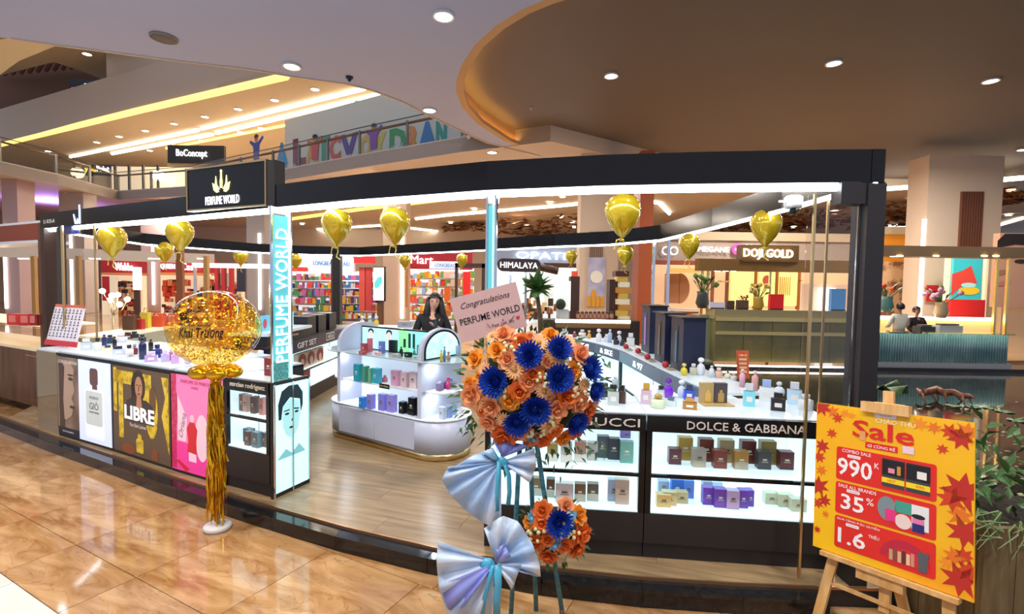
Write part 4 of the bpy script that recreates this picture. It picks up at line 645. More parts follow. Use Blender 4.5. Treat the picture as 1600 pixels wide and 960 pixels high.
isl_rows([(1190, 325+1000, 75, 150, 'b9c6d6', 'p'), (1235, 315+1000, 50, 150, '7f93cc', 'p'), (1330, 270+1000, 45, 120, '7fb0c8', 'p')], .516, 'on the bottom end shelf of the white island', depth=.05)
p = Zp(602, 604, .772); t = thing('shelf_sign', 'small black sign clipped to the middle shelf of the white island', 'sign', p-nn*.01); q = t.location.copy(); f = Fr(q-e*.07-V((0, 0, .02)), e, V((0, 0, 1))); one(lambda b: f.rect(b, 0, 0, .14, .045, 0, .004), 'plate', BLACK, t); f.txt('lettering', 'NEW ARRIVAL', M('c9b37c', .4), t, .07, .0225, .12, .018, .005)
# ------------------------------------------------------------ gold balloons under the light strips
GB = mat('gold_balloon', hx('c9a91c'), .16, .35, coat=.6)
bal = [(175, 372, 20, 'small', 5.35, 'left front header above the price sheet'), (257, 391, 13, 'tiny', 8.6, 'far left header behind the black post'), (281, 363, 20, 'small', 4.72, 'left header above the golden poster'), (376, 399, 11, 'tiny', 10.2, 'far left header left of the glowing column'), (462, 406, 9.5, 'tiny', 10.7, 'far header just right of the glowing column'), (526, 349, 23.5, 'large', 3.63, 'front header left of the entrance pair'), (617, 347, 23.5, 'large', 3.42, 'front header right of the entrance pair'), (633, 407, 9, 'tiny', 9.6, 'far header above the woman on her left'), (722, 405, 9, 'tiny', 8.9, 'far header above the woman on her right'), (893, 400, 9.5, 'tiny', 7.9, 'far header beside the white store letters'), (973, 330, 28, 'largest', 2.98, 'front header above the bouquet'), (977, 396, 13, 'small', 6.9, 'far header right below the largest balloon'), (1077, 381, 16, 'small', 5.1, 'right header beside the far chrome posts'), (1197, 350, 23.5, 'large', 3.75, 'right header near the corner')]
for px, py, r_, sz, y, wh in bal:
    y += .22; c = Yp(px, py, y); k = scale_at(c); r = r_*k; t = thing('balloon', f'{sz} gold balloon hanging from the {wh}', 'balloon', c-V((0, 0, r*1.5)), 'gold balloons')
    pr = [(1e-6, r*1.0), (r*.35, r*.95), (r*.70, r*.74), (r*.93, r*.42), (r, r*.08), (r*.95, -.22*r), (r*.80, -.6*r), (r*.55, -.98*r), (r*.30, -1.28*r), (r*.12, -1.45*r), (r*.06, -1.52*r)]
    one(lambda b: b.lathe(pr[::-1], 20, c), 'bulb', GB, t)
    kn = c-V((0, 0, r*1.52)); one(lambda b: b.lathe([(r*.17, -.16*r), (r*.05, 0)], 10, kn), 'knot', GB, t)
    one(lambda b: b.tube([kn, kn+V((r*.1, 0, -r*.35)), kn+V((-r*.05, .01, -r*.7)), kn+V((r*.25, 0, -r*.9))], r*.045, 5), 'ribbon', mat('gold_ribbon', hx('d6c65a'), .4), t)
    one(lambda b: b.tube([kn, kn+V((-r*.3, .0, -r*.1)), kn+V((-r*.42, .01, -r*.6))], r*.045, 5), 'ribbon', MATS['gold_ribbon'], t)
    top = V((c.x, c.y, 2.372)); one(lambda b: b.tube([c+V((0, 0, r*.95)), V((c.x, c.y, max(2.384, c.z+r*1.02)))], .003, 4), 'hanging_thread', MATS['gold_ribbon'], t)
# ------------------------------------------------------------ bubble balloon stand
bp = V((-2.10, 3.50, 0)); bs = thing('bubble_balloon_stand', 'clear bubble balloon full of gold glitter on a golden tassel stand', 'balloon stand', bp)
one(lambda b: b.lathe([(.085, 0), (.092, .01), (.092, .028), (.082, .036)], 24, bp), 'base', M('cfcac6', .4), bs); one(lambda b: b.tube([bp+V((0, 0, .036)), bp+V((.0, 0, 1.13))], .012, 8), 'pole', GOLDM, bs)
b = MB(); random.seed(5)
for i in range(170):
    a = random.random()*6.283; r0 = random.uniform(.015, .055); z0 = random.uniform(.85, 1.12); z1 = random.uniform(.04, .30) if i % 3 else random.uniform(.3, .7); n_ = 7; w_ = random.uniform(.004, .007); path = []
    for j in range(n_): tt = j/(n_-1); aa = a+.5*math.sin(tt*5+i); rr = r0*(.7+.5*tt)+.012*math.sin(tt*9+i); path.append(bp+V((math.cos(aa)*rr, math.sin(aa)*rr, z0+(z1-z0)*tt)))
    dx = V((-math.sin(a+.8*i), math.cos(a+.8*i), 0))*w_; vs_ = []
    for j, p in enumerate(path): q = dx if j % 2 else Matrix.Rotation(.9, 3, 'Z') @ dx; vs_ += [p-q, p+q]
    b.add(vs_, [(2*j, 2*j+1, 2*j+3, 2*j+2) for j in range(n_-1)])
b.build('tassel', FOIL, bs, kind='stuff')
for i in range(6):
    a = i*1.047; p = bp+V((math.cos(a)*.115, math.sin(a)*.10, 1.145)); one(lambda b: b.ball(p, .062, 12, 8, (1.25, 1.0, .72)), 'collar_balloon', FOIL, bs)
bc = bp+V((0, 0, 1.455)); BR = .268
shell = glass('bubble_shell', (1, .86, .42), 1.0, .97); one(lambda b: b.ball(bc, BR, 40, 28, (1.12, 1.12, 1)), 'bubble', shell, bs)
b = MB()
for i in range(2300):
    z = random.uniform(-1, 1); a = random.random()*6.283; q = math.sqrt(1-z*z); rr = BR*(random.uniform(.80, .975) if i % 3 else random.uniform(.3, .9)); p = bc+V((math.cos(a)*q*1.1, math.sin(a)*q*1.1, z))*rr
    if z > .35 and random.random() < .4: continue
    u_ = V((random.gauss(0, 1), random.gauss(0, 1), random.gauss(0, 1))).normalized(); v_ = u_.orthogonal().normalized(); s_ = random.uniform(.005, .011)*(2.6 if i % 40 == 0 else 1); b.add([p-u_*s_, p-v_*s_*.7, p+u_*s_, p+v_*s_*.7], [(0, 1, 2, 3)])
b.build('glitter', mat('glitter_foil', hx('dcb32c'), .25, .5), bs, kind='stuff')
def bubtxt(st, u, v, wd, ht, shear=0):
    o = text('lettering', st, INK, bs, V((u, 0, v)), V((1, 0, 0)), V((0, 0, 1)), wd, ht, .0006, shear=shear, bold=.018); R = math.atan2(-bc.x, bc.y); im = world(bs)
    ex = V((math.cos(.54), math.sin(.54), 0)); ey = V((-math.sin(.54), math.cos(.54), 0))
    for vv in o.data.vertices:
        q = im @ vv.co; a, z = q.x, q.z; rz = max(BR*BR*1.0-z*z, .0001)**.5*1.12*1.012; th = a/ (BR*1.12); vv.co = im.inverted() @ (bc+ex*(math.sin(th)*rz)-ey*(math.cos(th)*rz)+V((0, 0, z)))
bubtxt('Khai Trương', -.085, -.015, .27, .085, .25); bubtxt('PERFUME WORLD', -.13, .085, .19, .022); bubtxt('Chúc mừng', -.10, .045, .16, .022, .4); bubtxt('Mừng', -.15, .135, .10, .03, .3)
# ------------------------------------------------------------ flower stand
LEAFM = noisy('green_leaf', hx('2c4a24'), hx('4f7a3a'), nscale=20, rough=.45); OR1 = noisy('orange_petal', hx('e8812e'), hx('d95a1e'), nscale=18, rough=.55); OR2 = noisy('peach_petal', hx('f0a878'), hx('e38848'), nscale=18, rough=.55); OR3 = noisy('yellow_orange_petal', hx('f0a32c'), hx('e38420'), nscale=18, rough=.55); BLU = noisy('blue_petal', hx('0e2c96'), hx('2656c6'), nscale=30, rough=.5); LBL = noisy('pale_blue_petal', hx('4f9ac0'), hx('8cc6dc'), nscale=25, rough=.5); PCH = noisy('daisy_petal', hx('f3bd85'), hx('e89a58'), nscale=20, rough=.55)
def frame_to(nv):
    nv = V(nv).normalized(); a = nv.cross(V((0, 0, 1))); a = a.normalized() if a.length > .05 else V((1, 0, 0)); return Matrix((a, nv.cross(a)*-1 if False else nv.cross(a), nv)).transposed()
def petal(B, L, w_, curl, lift, R, base, n=3):
    rows_ = []
    for i in range(n+1):
        t = i/n; wd = w_*math.sin(math.pi*min(.12+.80*t, 1))**.7; x = base+L*t*math.cos(lift+curl*t); z = L*t*math.sin(lift+curl*t); rows_.append((x, wd, z))
    vs_ = []
    for x, wd, z in rows_: vs_ += [R @ V((x, -wd/2, z)), R @ V((x, 0, z-wd*.12)), R @ V((x, wd/2, z))]
    B.add(vs_, [(3*i+j, 3*i+j+1, 3*i+4+j, 3*i+3+j) for i in range(n) for j in (0, 1)], True)
def proto(kind):
    B = MB(); random.seed(hash(kind) % 99 if False else len(kind)*7)
    if kind == 'rose':
        for ring, (n_, L, w_, lift, curl, bs_) in enumerate(((3, .50, .42, 1.5, .5, .03), (5, .60, .55, 1.35, .3, .08), (5, .70, .66, 1.1, 0, .12), (6, .80, .75, .75, -.3, .16), (7, .86, .80, .38, -.45, .20))):
            for i in range(n_): petal(B, L, w_, curl, lift, Matrix.Rotation(6.283*i/n_+ring*.5, 3, 'Z'), bs_)
        B.lathe([(.10, -.1), (.22, .0), (.16, .22), (1e-6, .30)], 8)
    elif kind == 'mum':
        for ring in range(9):
            t_ = ring/8; n_ = int(24-1.9*ring)
            for i in range(n_): petal(B, (.98-.55*t_)*random.uniform(.9, 1.05), .20-.06*t_, .45, .02+1.3*t_, Matrix.Rotation(6.283*i/n_+ring*.37, 3, 'Z'), .03, 3)
        B.ball((0, 0, .1), .24, 8, 5)
    elif kind == 'daisy':
        for ring in (0, 1):
            for i in range(15): petal(B, .85-.12*ring, .22, -.25, .22+.22*ring, Matrix.Rotation(6.283*i/15+ring*.2, 3, 'Z'), .15, 2)
    elif kind == 'carn':
        for ring in range(5):
            for i in range(8+ring): petal(B, .45+.1*ring, .3, -.3, 1.3-.3*ring, Matrix.Rotation(6.283*i/(8+ring)+ring*.4+random.uniform(-.1, .1), 3, 'Z'), .06+.05*ring, 2)
        B.ball((0, 0, .2), .3, 8, 5)
    me = bpy.data.meshes.new(kind); me.from_pydata(B.v, [], B.f); me.polygons.foreach_set('use_smooth', B.sm); return me
PM = {}
def flower(kind, nm_, m, parent, c, nv, r, spin=0):
    key = kind+m.name
    if key not in PM: PM[key] = proto(kind); PM[key].materials.append(m)
    o = bpy.data.objects.new(nm_, PM[key]); COL.objects.link(o); o.parent = parent
    mt = Matrix.Translation(c) @ (frame_to(nv) @ Matrix.Rotation(spin, 3, 'Z')).to_4x4() @ Matrix.Scale(r, 4); o.matrix_basis = world(parent).inverted() @ mt
    if kind == 'daisy':
        k2 = 'eye'
        if k2 not in PM: B = MB().ball((0, 0, .12), .24, 8, 5, (1, 1, .6)); me = bpy.data.meshes.new('eye'); me.from_pydata(B.v, [], B.f); me.materials.append(M('b98a3a', .6)); PM[k2] = me
        e_ = bpy.data.objects.new('flower_eye', PM[k2]); COL.objects.link(e_); e_.parent = o
    return o
FY = 2.42
fs = thing('flower_stand', 'tall congratulation flower stand on ribbon wrapped tripod legs', 'flower stand', (.25, 2.55, 0))
WRAP = noisy('wrapped_leg', hx('4a8c96'), hx('2f6a78'), (1, 1, 14), 3, rough=.5)
Lg = [(Yp(838, 690, 2.50), V((.292, 2.585, .06))), (Yp(812, 700, 2.50), V((.02, 2.60, .0))), (Yp(826, 640, 2.56), V((.16, 2.66, .0)))]
for i, (a_, c_) in enumerate(Lg): one(lambda b: b.tube([a_, c_], .013, 10), 'leg', WRAP, fs)
one(lambda b: b.tube([V((.292, 2.585, .06)), V((.296, 2.58, .0))], .014, 10), 'leg_foot', WOODD, fs)
one(lambda b: b.tube([Yp(758, 520, 2.47), Yp(766, 640, 2.50)], .008, 8), 'card_stick', PLY, fs); one(lambda b: b.tube([Yp(800, 640, 2.50), Yp(850, 660, 2.50)], .012, 8), 'cross_bar', WOODD, fs)
one(lambda b: b.ball(Yp(825, 612, 2.52), .26, 20, 12, (1.05, .32, 1)), 'foam_core', mat('foam_green', hx('20351c'), .8), fs); one(lambda b: b.ball(Yp(866, 830, 2.50), .115, 14, 8, (1, .6, 1.1)), 'foam_core', MATS['foam_green'], fs)
one(lambda b: b.tube([Yp(866, 830, 2.53), Yp(858, 800, 2.53)], .02, 6), 'foam_tie', WRAP, fs)
def onc(px, py, ctr, rx, rz, y0, bulge):    # point on a bulging cushion that faces the aisle
    p = Yp(px, py, y0); c = Yp(*ctr, y0); u_, v_ = (p.x-c.x)/rx, (p.z-c.z)/rz; q = max(0, 1-u_*u_-v_*v_); y = y0-bulge*math.sqrt(q); p = Yp(px, py, y); return p, V((u_*.9, -.35-math.sqrt(q), v_*.9))
UC = ((826, 612), .37, .35, 2.50, .17)
roses = [(788, 524, 20, 2), (828, 530, 15, 2), (860, 525, 17, 3), (815, 538, 22, 1), (777, 548, 19, 3), (743, 561, 18, 3), (794, 563, 21, 2), (832, 585, 22, 1), (826, 597, 19, 2), (739, 617, 25, 2), (754, 640, 15, 1), (768, 634, 22, 2), (797, 625, 21, 3), (812, 612, 22, 1), (826, 597, 20, 2), (885, 618, 26, 1), (905, 630, 20, 2), (868, 640, 24, 2), (788, 680, 26, 1), (815, 672, 21, 2), (763, 660, 18, 2), (905, 555, 23, 2), (894, 580, 20, 3), (855, 565, 15, 2), (865, 672, 18, 1), (898, 672, 20, 1), (848, 686, 19, 1), (920, 640, 16, 1), (752, 590, 14, 3), (880, 685, 16, 3), (828, 690, 14, 2), (913, 655, 16, 1), (735, 600, 14, 3), (855, 618, 15, 2)]
for i, (x, y, r_, k) in enumerate(roses): p, nv = onc(x, y, *UC); flower('rose', 'rose', (OR1, OR2, OR3)[k-1], fs, p, nv, r_*scale_at(p)*.90, i)
for i, (x, y, r_) in enumerate([(774, 596, 32), (872, 546, 28), (871, 590, 31), (826, 556, 30), (918, 577, 28), (836, 638, 33), (808, 658, 29), (898, 657, 27), (926, 610, 24)]): p, nv = onc(x, y, *UC); flower('mum', 'chrysanthemum', BLU, fs, p+V((0, -.012, 0)), nv, r_*scale_at(p)*.88, i)
for i, (x, y, r_) in enumerate([(770, 525, 17), (842, 535, 19), (804, 577, 20), (888, 534, 17), (850, 610, 18), (857, 664, 21), (787, 655, 16), (757, 577, 15), (745, 630, 18), (876, 561, 18), (862, 553, 14), (912, 600, 16), (930, 628, 13)]): p, nv = onc(x, y, *UC); flower('daisy', 'daisy', PCH, fs, p+V((0, -.015, 0)), nv, r_*scale_at(p)*.86, i)
for i, (x, y, r_) in enumerate([(834, 551, 15), (777, 623, 13), (888, 602, 13), (834, 686, 15)]): p, nv = onc(x, y, *UC); flower('carn', 'carnation', LBL, fs, p, nv, r_*scale_at(p)*.9, i)
LC = ((866, 830), .16, .17, 2.48, .12)
for i, (x, y, r_, k) in enumerate([(848, 799, 19, 1), (884, 791, 16, 2), (903, 806, 19, 3), (847, 818, 17, 1), (908, 834, 22, 1), (837, 848, 18, 1), (856, 843, 15, 1), (881, 852, 17, 1), (901, 857, 19, 1), (857, 869, 18, 1), (828, 817, 14, 3)]): p, nv = onc(x, y, *LC); flower('rose', 'rose', (OR1, OR2, OR3)[k-1], fs, p, nv, r_*scale_at(p)*.90, i)
p, nv = onc(873, 817, *LC); flower('mum', 'chrysanthemum', BLU, fs, p, nv, 32*scale_at(p)*.82)
for i, (x, y, r_) in enumerate([(833, 811, 14), (892, 806, 13), (867, 851, 16)]): p, nv = onc(x, y, *LC); flower('carn', 'carnation', LBL, fs, p, nv, r_*scale_at(p)*.9, i)
random.seed(11)
def spray(ctrs, name, C_):
    for x, y in ctrs:
        b = MB()
        for j in range(9): p, nv = onc(x+random.uniform(-14, 14), y+random.uniform(-12, 12), *C_); b.ball(p+V((0, -.03, 0)), .010, 7, 5)
        b.build(name, M('d9cf9c', .6), fs, kind='stuff')
spray([(800, 540), (852, 594), (850, 650), (775, 612), (893, 565), (905, 615), (838, 668)], 'filler_bloom', UC); spray([(838, 833), (890, 825)], 'filler_bloom', LC)
LM = MB(); LM.add([(0, 0, 0), (.35, -.22, .06), (1, 0, -.05), (.35, .22, .06), (.35, 0, 0)], [(0, 1, 4), (1, 2, 4), (2, 3, 4), (3, 0, 4)]); lme = bpy.data.meshes.new('leaf'); lme.from_pydata(LM.v, [], LM.f); lme.materials.append(LEAFM)
def leaf(p, dv, L, parent, nm_='leaf', me=None):
    o = bpy.data.objects.new(nm_, me or lme); COL.objects.link(o); o.parent = parent; dv = V(dv).normalized(); q = dv.to_track_quat('X', 'Z'); o.matrix_basis = world(parent).inverted() @ Matrix.Translation(p) @ q.to_matrix().to_4x4() @ Matrix.Rotation(random.uniform(-1, 1), 4, 'X') @ Matrix.Scale(L, 4); return o
for i in range(150):
    a = 6.283*i/150+random.uniform(-.05, .05); rx, ry = 108+random.uniform(-14, 12), 98+random.uniform(-14, 14)
    if math.sin(a) > .55 and random.random() < .4: ry += random.uniform(0, 40)
    p = Yp(826+rx*math.cos(a), 612+ry*math.sin(a), 2.50+random.uniform(-.05, .03)); leaf(p, V((math.cos(a)+random.uniform(-.6, .6), random.uniform(-.6, .3), -math.sin(a)+random.uniform(-.6, .3))), random.uniform(.035, .065), fs)
for i in range(40):
    a = random.random()*6.283; p = Yp(866+52*math.cos(a), 830+50*math.sin(a), 2.47); leaf(p, V((math.cos(a), -.3, -math.sin(a))), random.uniform(.03, .05), fs)
for x0, y0, n_ in ((730, 640, 9), (722, 590, 8), (772, 700, 8), (845, 710, 7), (940, 560, 9), (935, 690, 8), (895, 700, 8), (758, 690, 7)):
    for j in range(n_): p = Yp(x0+random.uniform(-14, 14), y0+random.uniform(-4, 30)*(.6 if x0 > 930 else 1), 2.47); leaf(p, V((random.uniform(-1, 1), -.4, random.uniform(-1, .1))), random.uniform(.035, .06), fs)
# pleated paper and ribbons
PAP = noisy('blue_white_paper', hx('dfe4ea'), hx('a3c0e2'), nscale=3.5, rough=.35, lo=.4, hi=.6); PUR = noisy('violet_paper', hx('9aa4e0'), hx('7f86d6'), nscale=4, rough=.35); RIB = mat('turquoise_ribbon', hx('4aa9c9'), .3)
def fan(name, m, knot, rim, y, amp=.035, plead=1):
    K = Yp(*knot, y); b = MB(); n_ = len(rim)*4; pts = []
    for i in range(n_+1):
        t = i/n_*(len(rim)-1); j = min(int(t), len(rim)-2); f_ = t-j; x, yy = rim[j][0]*(1-f_)+rim[j+1][0]*f_, rim[j][1]*(1-f_)+rim[j+1][1]*f_; pts.append((x, yy, amp*math.sin(i*1.15)*plead))
    vs_ = []
    for x, yy, dz in pts:
        for s_ in (0.03, .35, .7, 1.0): P = Yp(knot[0]+(x-knot[0])*s_, knot[1]+(yy-knot[1])*s_, y-.02-.05*math.sin(s_*2.4)+dz*s_); vs_.append(P)
    b.add(vs_, [(4*i+j, 4*i+j+1, 4*i+5+j, 4*i+4+j) for i in range(n_) for j in range(3)], True); o = b.build(name, m, fs); md = o.modifiers.new('thickness', 'SOLIDIFY'); md.thickness = .0015; return o
fan('paper_wrap', PAP, (783, 722), [(700, 730), (690, 750), (705, 775), (730, 800), (755, 818), (783, 828)], 2.40); fan('paper_wrap', PAP, (783, 722), [(835, 700), (838, 728), (828, 755), (812, 742)], 2.41); fan('paper_wrap', PAP, (783, 722), [(700, 735), (740, 712), (770, 700)], 2.42, .02); fan('paper_wrap', PUR, (785, 715), [(770, 690), (800, 692), (830, 697)], 2.43, .02)
fan('paper_wrap', PAP, (773, 878), [(684, 846), (682, 880), (686, 920), (700, 965), (730, 975), (768, 968)], 2.34); fan('paper_wrap', PUR, (773, 880), [(688, 915), (700, 955), (725, 950), (745, 920)], 2.315, .015)
fan('paper_wrap', PAP, (775, 880), [(756, 826), (785, 806), (810, 815), (832, 850), (843, 880), (845, 903), (815, 895)], 2.37); fan('paper_wrap', PUR, (775, 880), [(776, 858), (788, 850), (798, 870)], 2.33, .02); fan('paper_wrap', PAP, (775, 882), [(815, 882), (806, 905), (800, 922)], 2.325, .015); 
def ribbon(pts, y, w_=.02, nm_='ribbon'):
    b = MB(); vs_ = []
    for i, (x, yy) in enumerate(pts): P = Yp(x, yy, y-.012*math.sin(i*1.3)); vs_ += [P-V((w_/2, 0, 0)), P+V((w_/2, .008, 0))]
    b.add(vs_, [(2*i, 2*i+1, 2*i+3, 2*i+2) for i in range(len(pts)-1)], True); o = b.build(nm_, RIB, fs); md = o.modifiers.new('thickness', 'SOLIDIFY'); md.thickness = .001
ribbon([(780, 722), (778, 750), (776, 780), (777, 800)], 2.33); ribbon([(788, 722), (795, 745), (796, 770), (794, 790)], 2.35, .022); ribbon([(783, 722), (770, 708), (757, 712), (766, 720), (782, 724)], 2.35, .014)
ribbon([(771, 884), (764, 910), (756, 940), (752, 968)], 2.26, .022); ribbon([(778, 884), (778, 915), (776, 940), (776, 968)], 2.26, .034); one(lambda b: b.ball(Yp(762, 884, 2.30), .03, 12, 8, (1.3, .7, 1.2)), 'ribbon_knot', RIB, fs); one(lambda b: b.ball(Yp(784, 722, 2.36), .022, 12, 8, (1.3, .7, 1.1)), 'ribbon_knot', RIB, fs)
# congratulation card
cc = [Yp(705, 467, 2.45), Yp(813, 436, 2.45), Yp(824, 510, 2.45), Yp(721, 537, 2.45)]; card = thing('congratulation_card', 'pink congratulation card tilted above the flowers', 'card', cc[3]); X_ = (cc[2]-cc[3]); W_ = X_.length; X_.normalize(); Y_ = (cc[0]-cc[3]); Y_ -= X_*Y_.dot(X_); H_ = Y_.length; f = Fr(cc[3], X_, Y_)
one(lambda b: f.rect(b, 0, 0, W_, H_, -.004, .004), 'board', M('cfa9a4', .5), card); f.txt('lettering', 'PERFUME WORLD', INK, card, W_*.51, H_*.44, W_*.90, H_*.15, .0008, .0008, bold=.006); f.txt('script_line', 'Congratulations', M('3a2a28', .5), card, W_*.50, H_*.76, W_*.74, H_*.17, .0008, .0008, shear=.45); f.txt('script_line', 'From  Linh  Sơn', M('5a4442', .5), card, W_*.66, H_*.20, W_*.34, H_*.08, .0008, .0008, shear=.5); f.txt('heart', '♥', M('c22a30', .5), card, W_*.90, H_*.23, None, H_*.08, .0008, .0008)
# ------------------------------------------------------------ easel with the sale board
TL, TR, BR_, BL = V((1.630, 2.63, 1.192)), V((1.965, 2.07, 1.248)), V((1.93, 2.05, .507)), V((1.60, 2.60, .435))
TL = Yp(1290, 632, 2.66); BL = Yp(1270, 853, 2.60); TR = Yp(1533, 662, 2.11); BR_ = Yp(1522, 943, 2.06)
es = thing('sale_board', 'yellow autumn sale board with three red price panels on a pine easel', 'sale board', (BL+BR_)/2)
def bil(u, v, n=0):
    p = (BL*(1-u)+BR_*u)*(1-v)+(TL*(1-u)+TR*u)*v; return p+SN*n
SN = (BR_-BL).cross(TL-BL).normalized(); SW, SH = (BR_-BL).length, (TL-BL).length
class SB(Fr):
    def __init__(s): s.O = BL.copy(); s.X = (BR_-BL).normalized(); y = TL-BL; s.Y = (y-s.X*y.dot(s.X)).normalized(); s.N = s.X.cross(s.Y)
sf = SB(); SW = (BR_-BL).length; SH = ((TL-BL).dot(sf.Y)+(TR-BR_).dot(sf.Y))/2
one(lambda b: sf.rect(b, 0, 0, SW, SH, -.012, .012), 'board', noisy('yellow_print', hx('f2c40c'), hx('eda012'), nscale=1.6, rough=.35), es)
RED = M('d9261c', .35); k = SW
for v0, v1 in ((.50, .72), (.275, .485), (.05, .26)):
    one(lambda b: sf.pol(b, rrect(.16*k, v0*SH, .80*k, v1*SH, .012), .0008, .001), 'price_panel', RED, es)
tw = lambda st, u, v, wd, ht, m=PRW, **q: sf.txt('lettering', st, m, es, u*k, v*SH, wd*k, ht*SH, .0022, .0008, **q)
tw('Sale', .47, .862, .40, .115, RED, bold=.02); tw('CHÀO THU', .55, .938, .25, .035, M('f7f0d8', .4)); one(lambda b: sf.rect(b, .36*k, .745*SH, .57*k, .785*SH, .0008), 'price_panel', RED, es); tw('GÌ CŨNG RẺ', .465, .765, .18, .024)
tw('COMBO SALE', .30, .70, .20, .022); tw('990', .29, .592, .24, .115, bold=.015); tw('K', .44, .64, .03, .035)
tw('SALE ALL BRANDS', .31, .463, .26, .022); tw('35', .28, .362, .16, .10, bold=.015); tw('%', .40, .40, .05, .045)
tw('QUÀ TẶNG ĐỘC QUYỀN', .32, .243, .29, .022); tw('1.6', .28, .135, .19, .10, bold=.015); tw('TRIỆU', .43, .185, .07, .03)
for v in (.668, .437, .215):
    one(lambda b: sf.pol(b, rrect(.24*k, (v-.010)*SH, .33*k, (v+.010)*SH, .004), .0022, .0006), 'white_tag', PRW, es); sf.txt('lettering', ('CHỈ TỪ', 'LÊN ĐẾN', 'TRỊ GIÁ')[int(v < .5)+int(v < .3)], RED, es, .285*k, v*SH, .07*k, .009*SH, .0032, .0006)
for u0 in (.475, .625):
    one(lambda b: sf.rect(b, u0*k, .525*SH, (u0+.14)*k, .70*SH, .0022), 'printed_frame', M('3c3c3e', .4), es); one(lambda b: sf.rect(b, u0*k, .60*SH, (u0+.14)*k, .695*SH, .0034), 'printed_photo', M('131215', .4), es); one(lambda b: sf.rect(b, u0*k, .55*SH, (u0+.14)*k, .582*SH, .0034), 'printed_bar', M('f0d21c', .4), es)
b = MB(); sf.rect(b, .515*k, .615*SH, .555*k, .645*SH, .0046); b.build('printed_bottle', M('e08aa0', .4), es); one(lambda b: sf.rect(b, .57*k, .61*SH, .592*k, .665*SH, .0046), 'printed_bottle', M('c98a3a', .4), es); one(lambda b: sf.rect(b, .69*k, .615*SH, .745*k, .66*SH, .0046), 'printed_carton', M('e6e2da', .4), es)
for u, v in ((.53, .566), (.70, .566)): sf.txt('lettering', 'HOT' if u < .6 else '990', M('d94a1c', .4), es, u*k+.005, v*SH, .05*k, .018*SH, .0046, .0006)
one(lambda b: sf.ell(b, .51*k, .39*SH, .06*k, .075*SH, .0022), 'printed_pouch', M('7a8a90', .4), es); one(lambda b: sf.rect(b, .56*k, .385*SH, .67*k, .455*SH, .0022), 'printed_carton', M('3f9a86', .4), es); one(lambda b: sf.rect(b, .66*k, .31*SH, .76*k, .455*SH, .0026), 'printed_carton', M('dfe3e2', .4), es)
one(lambda b: sf.rect(b, .50*k, .32*SH, .565*k, .39*SH, .0034), 'printed_bottle', M('e0347c', .4), es); one(lambda b: sf.ell(b, .61*k, .335*SH, .05*k, .045*SH, .0034), 'printed_bottle', M('e8cfc8', .4), es); one(lambda b: sf.rect(b, .665*k, .295*SH, .735*k, .345*SH, .004), 'printed_bottle', M('24246e', .4), es); one(lambda b: sf.rect(b, .665*k, .345*SH, .735*k, .375*SH, .004), 'printed_bottle', M('e07aa8', .4), es); one(lambda b: sf.ell(b, .70*k, .388*SH, .04*k, .014*SH, .004), 'printed_bow', INK, es)
one(lambda b: sf.ell(b, .62*k, .10*SH, .15*k, .12*SH, .0022, n=24, a0=0, a1=180), 'printed_pouch', M('b8203a', .4), es); one(lambda b: sf.ell(b, .64*k, .08*SH, .13*k, .09*SH, .003, n=24, a0=0, a1=180), 'printed_pouch', M('d0262c', .4), es)
for i, c_ in enumerate(('b9a070', '7a4a3a', 'd9b08a', '5a2a26', 'e0c49a', 'c98a7a')): one(lambda b: sf.rect(b, (.53+i*.026)*k, .085*SH, (.551+i*.026)*k, (.15+(i % 2)*.01)*SH, .0042), 'printed_vial', M(c_, .4), es)
one(lambda b: sf.pol(b, [(.705*k, .07*SH), (.75*k, .07*SH), (.765*k, .185*SH), (.70*k, .185*SH)], .0042), 'printed_tube', M('54585c', .4), es)
def maple(u, v, r_, rot, m):
    P = []
    for i in range(14): a = math.radians(rot+i*360/14); q = r_*(1 if i % 2 == 0 else .48)*(1.15 if i == 0 else 1); P.append((u*k+q*math.cos(a), v*SH+q*math.sin(a)))
    P = [(min(max(x, .002), SW-.002), min(max(y, .002), SH-.002)) for x, y in P]
    one(lambda b: sf.pol(b, P, .0007, .0006), 'printed_leaf', m, es)
ML = [M('c93a14', .45), M('b8281a', .45), M('e07018', .45), M('e88a1c', .45)]; random.seed(4)
for u, v, r_, m in ((.04, .97, .05, 1), (.12, .95, .035, 2), (.16, .91, .03, 0), (.21, .95, .025, 3), (.26, .94, .02, 3), (.93, .90, .055, 1), (.87, .93, .04, 0), (.96, .94, .05, 2), (.78, .94, .03, 2), (.70, .95, .035, 3), (.05, .70, .04, 1), (.03, .62, .035, 0), (.05, .53, .03, 2), (.03, .42, .055, 1), (.08, .33, .035, 1), (.03, .30, .03, 0), (.03, .12, .02, 1), (.09, .24, .02, 2), (.94, .60, .085, 1), (.88, .54, .06, 0), (.95, .37, .07, 1), (.93, .46, .05, 2), (.90, .22, .045, 2), (.95, .24, .04, 0), (.93, .10, .075, 1), (.97, .16, .05, 0), (.12, .80, .028, 0), (.83, .82, .025, 0), (.86, .17, .03, 3)): maple(u, v, r_, random.uniform(0, 360), ML[m])
one(lambda b: sf.rect(b, .42*k, .955*SH, .56*k, .985*SH, .0022), 'white_tag', M('e6dfe0', .4), es); sf.txt('lettering', 'PERFUME WORLD', M('c9a04a', .4), es, .49*k, .97*SH, .08*k, .008*SH, .0034, .0005)
one(lambda b: sf.rect(b, .32*k, .79*SH, .36*k, .85*SH, .0022), 'printed_bottle', M('e0a060', .4), es); one(lambda b: sf.rect(b, .60*k, .755*SH, .67*k, .80*SH, .0022), 'printed_carton', M('e6c6d0', .4), es)
ez = thing('wooden_easel', 'pine wood easel holding up the yellow sale board', 'easel', (1.8, 2.4, 0))
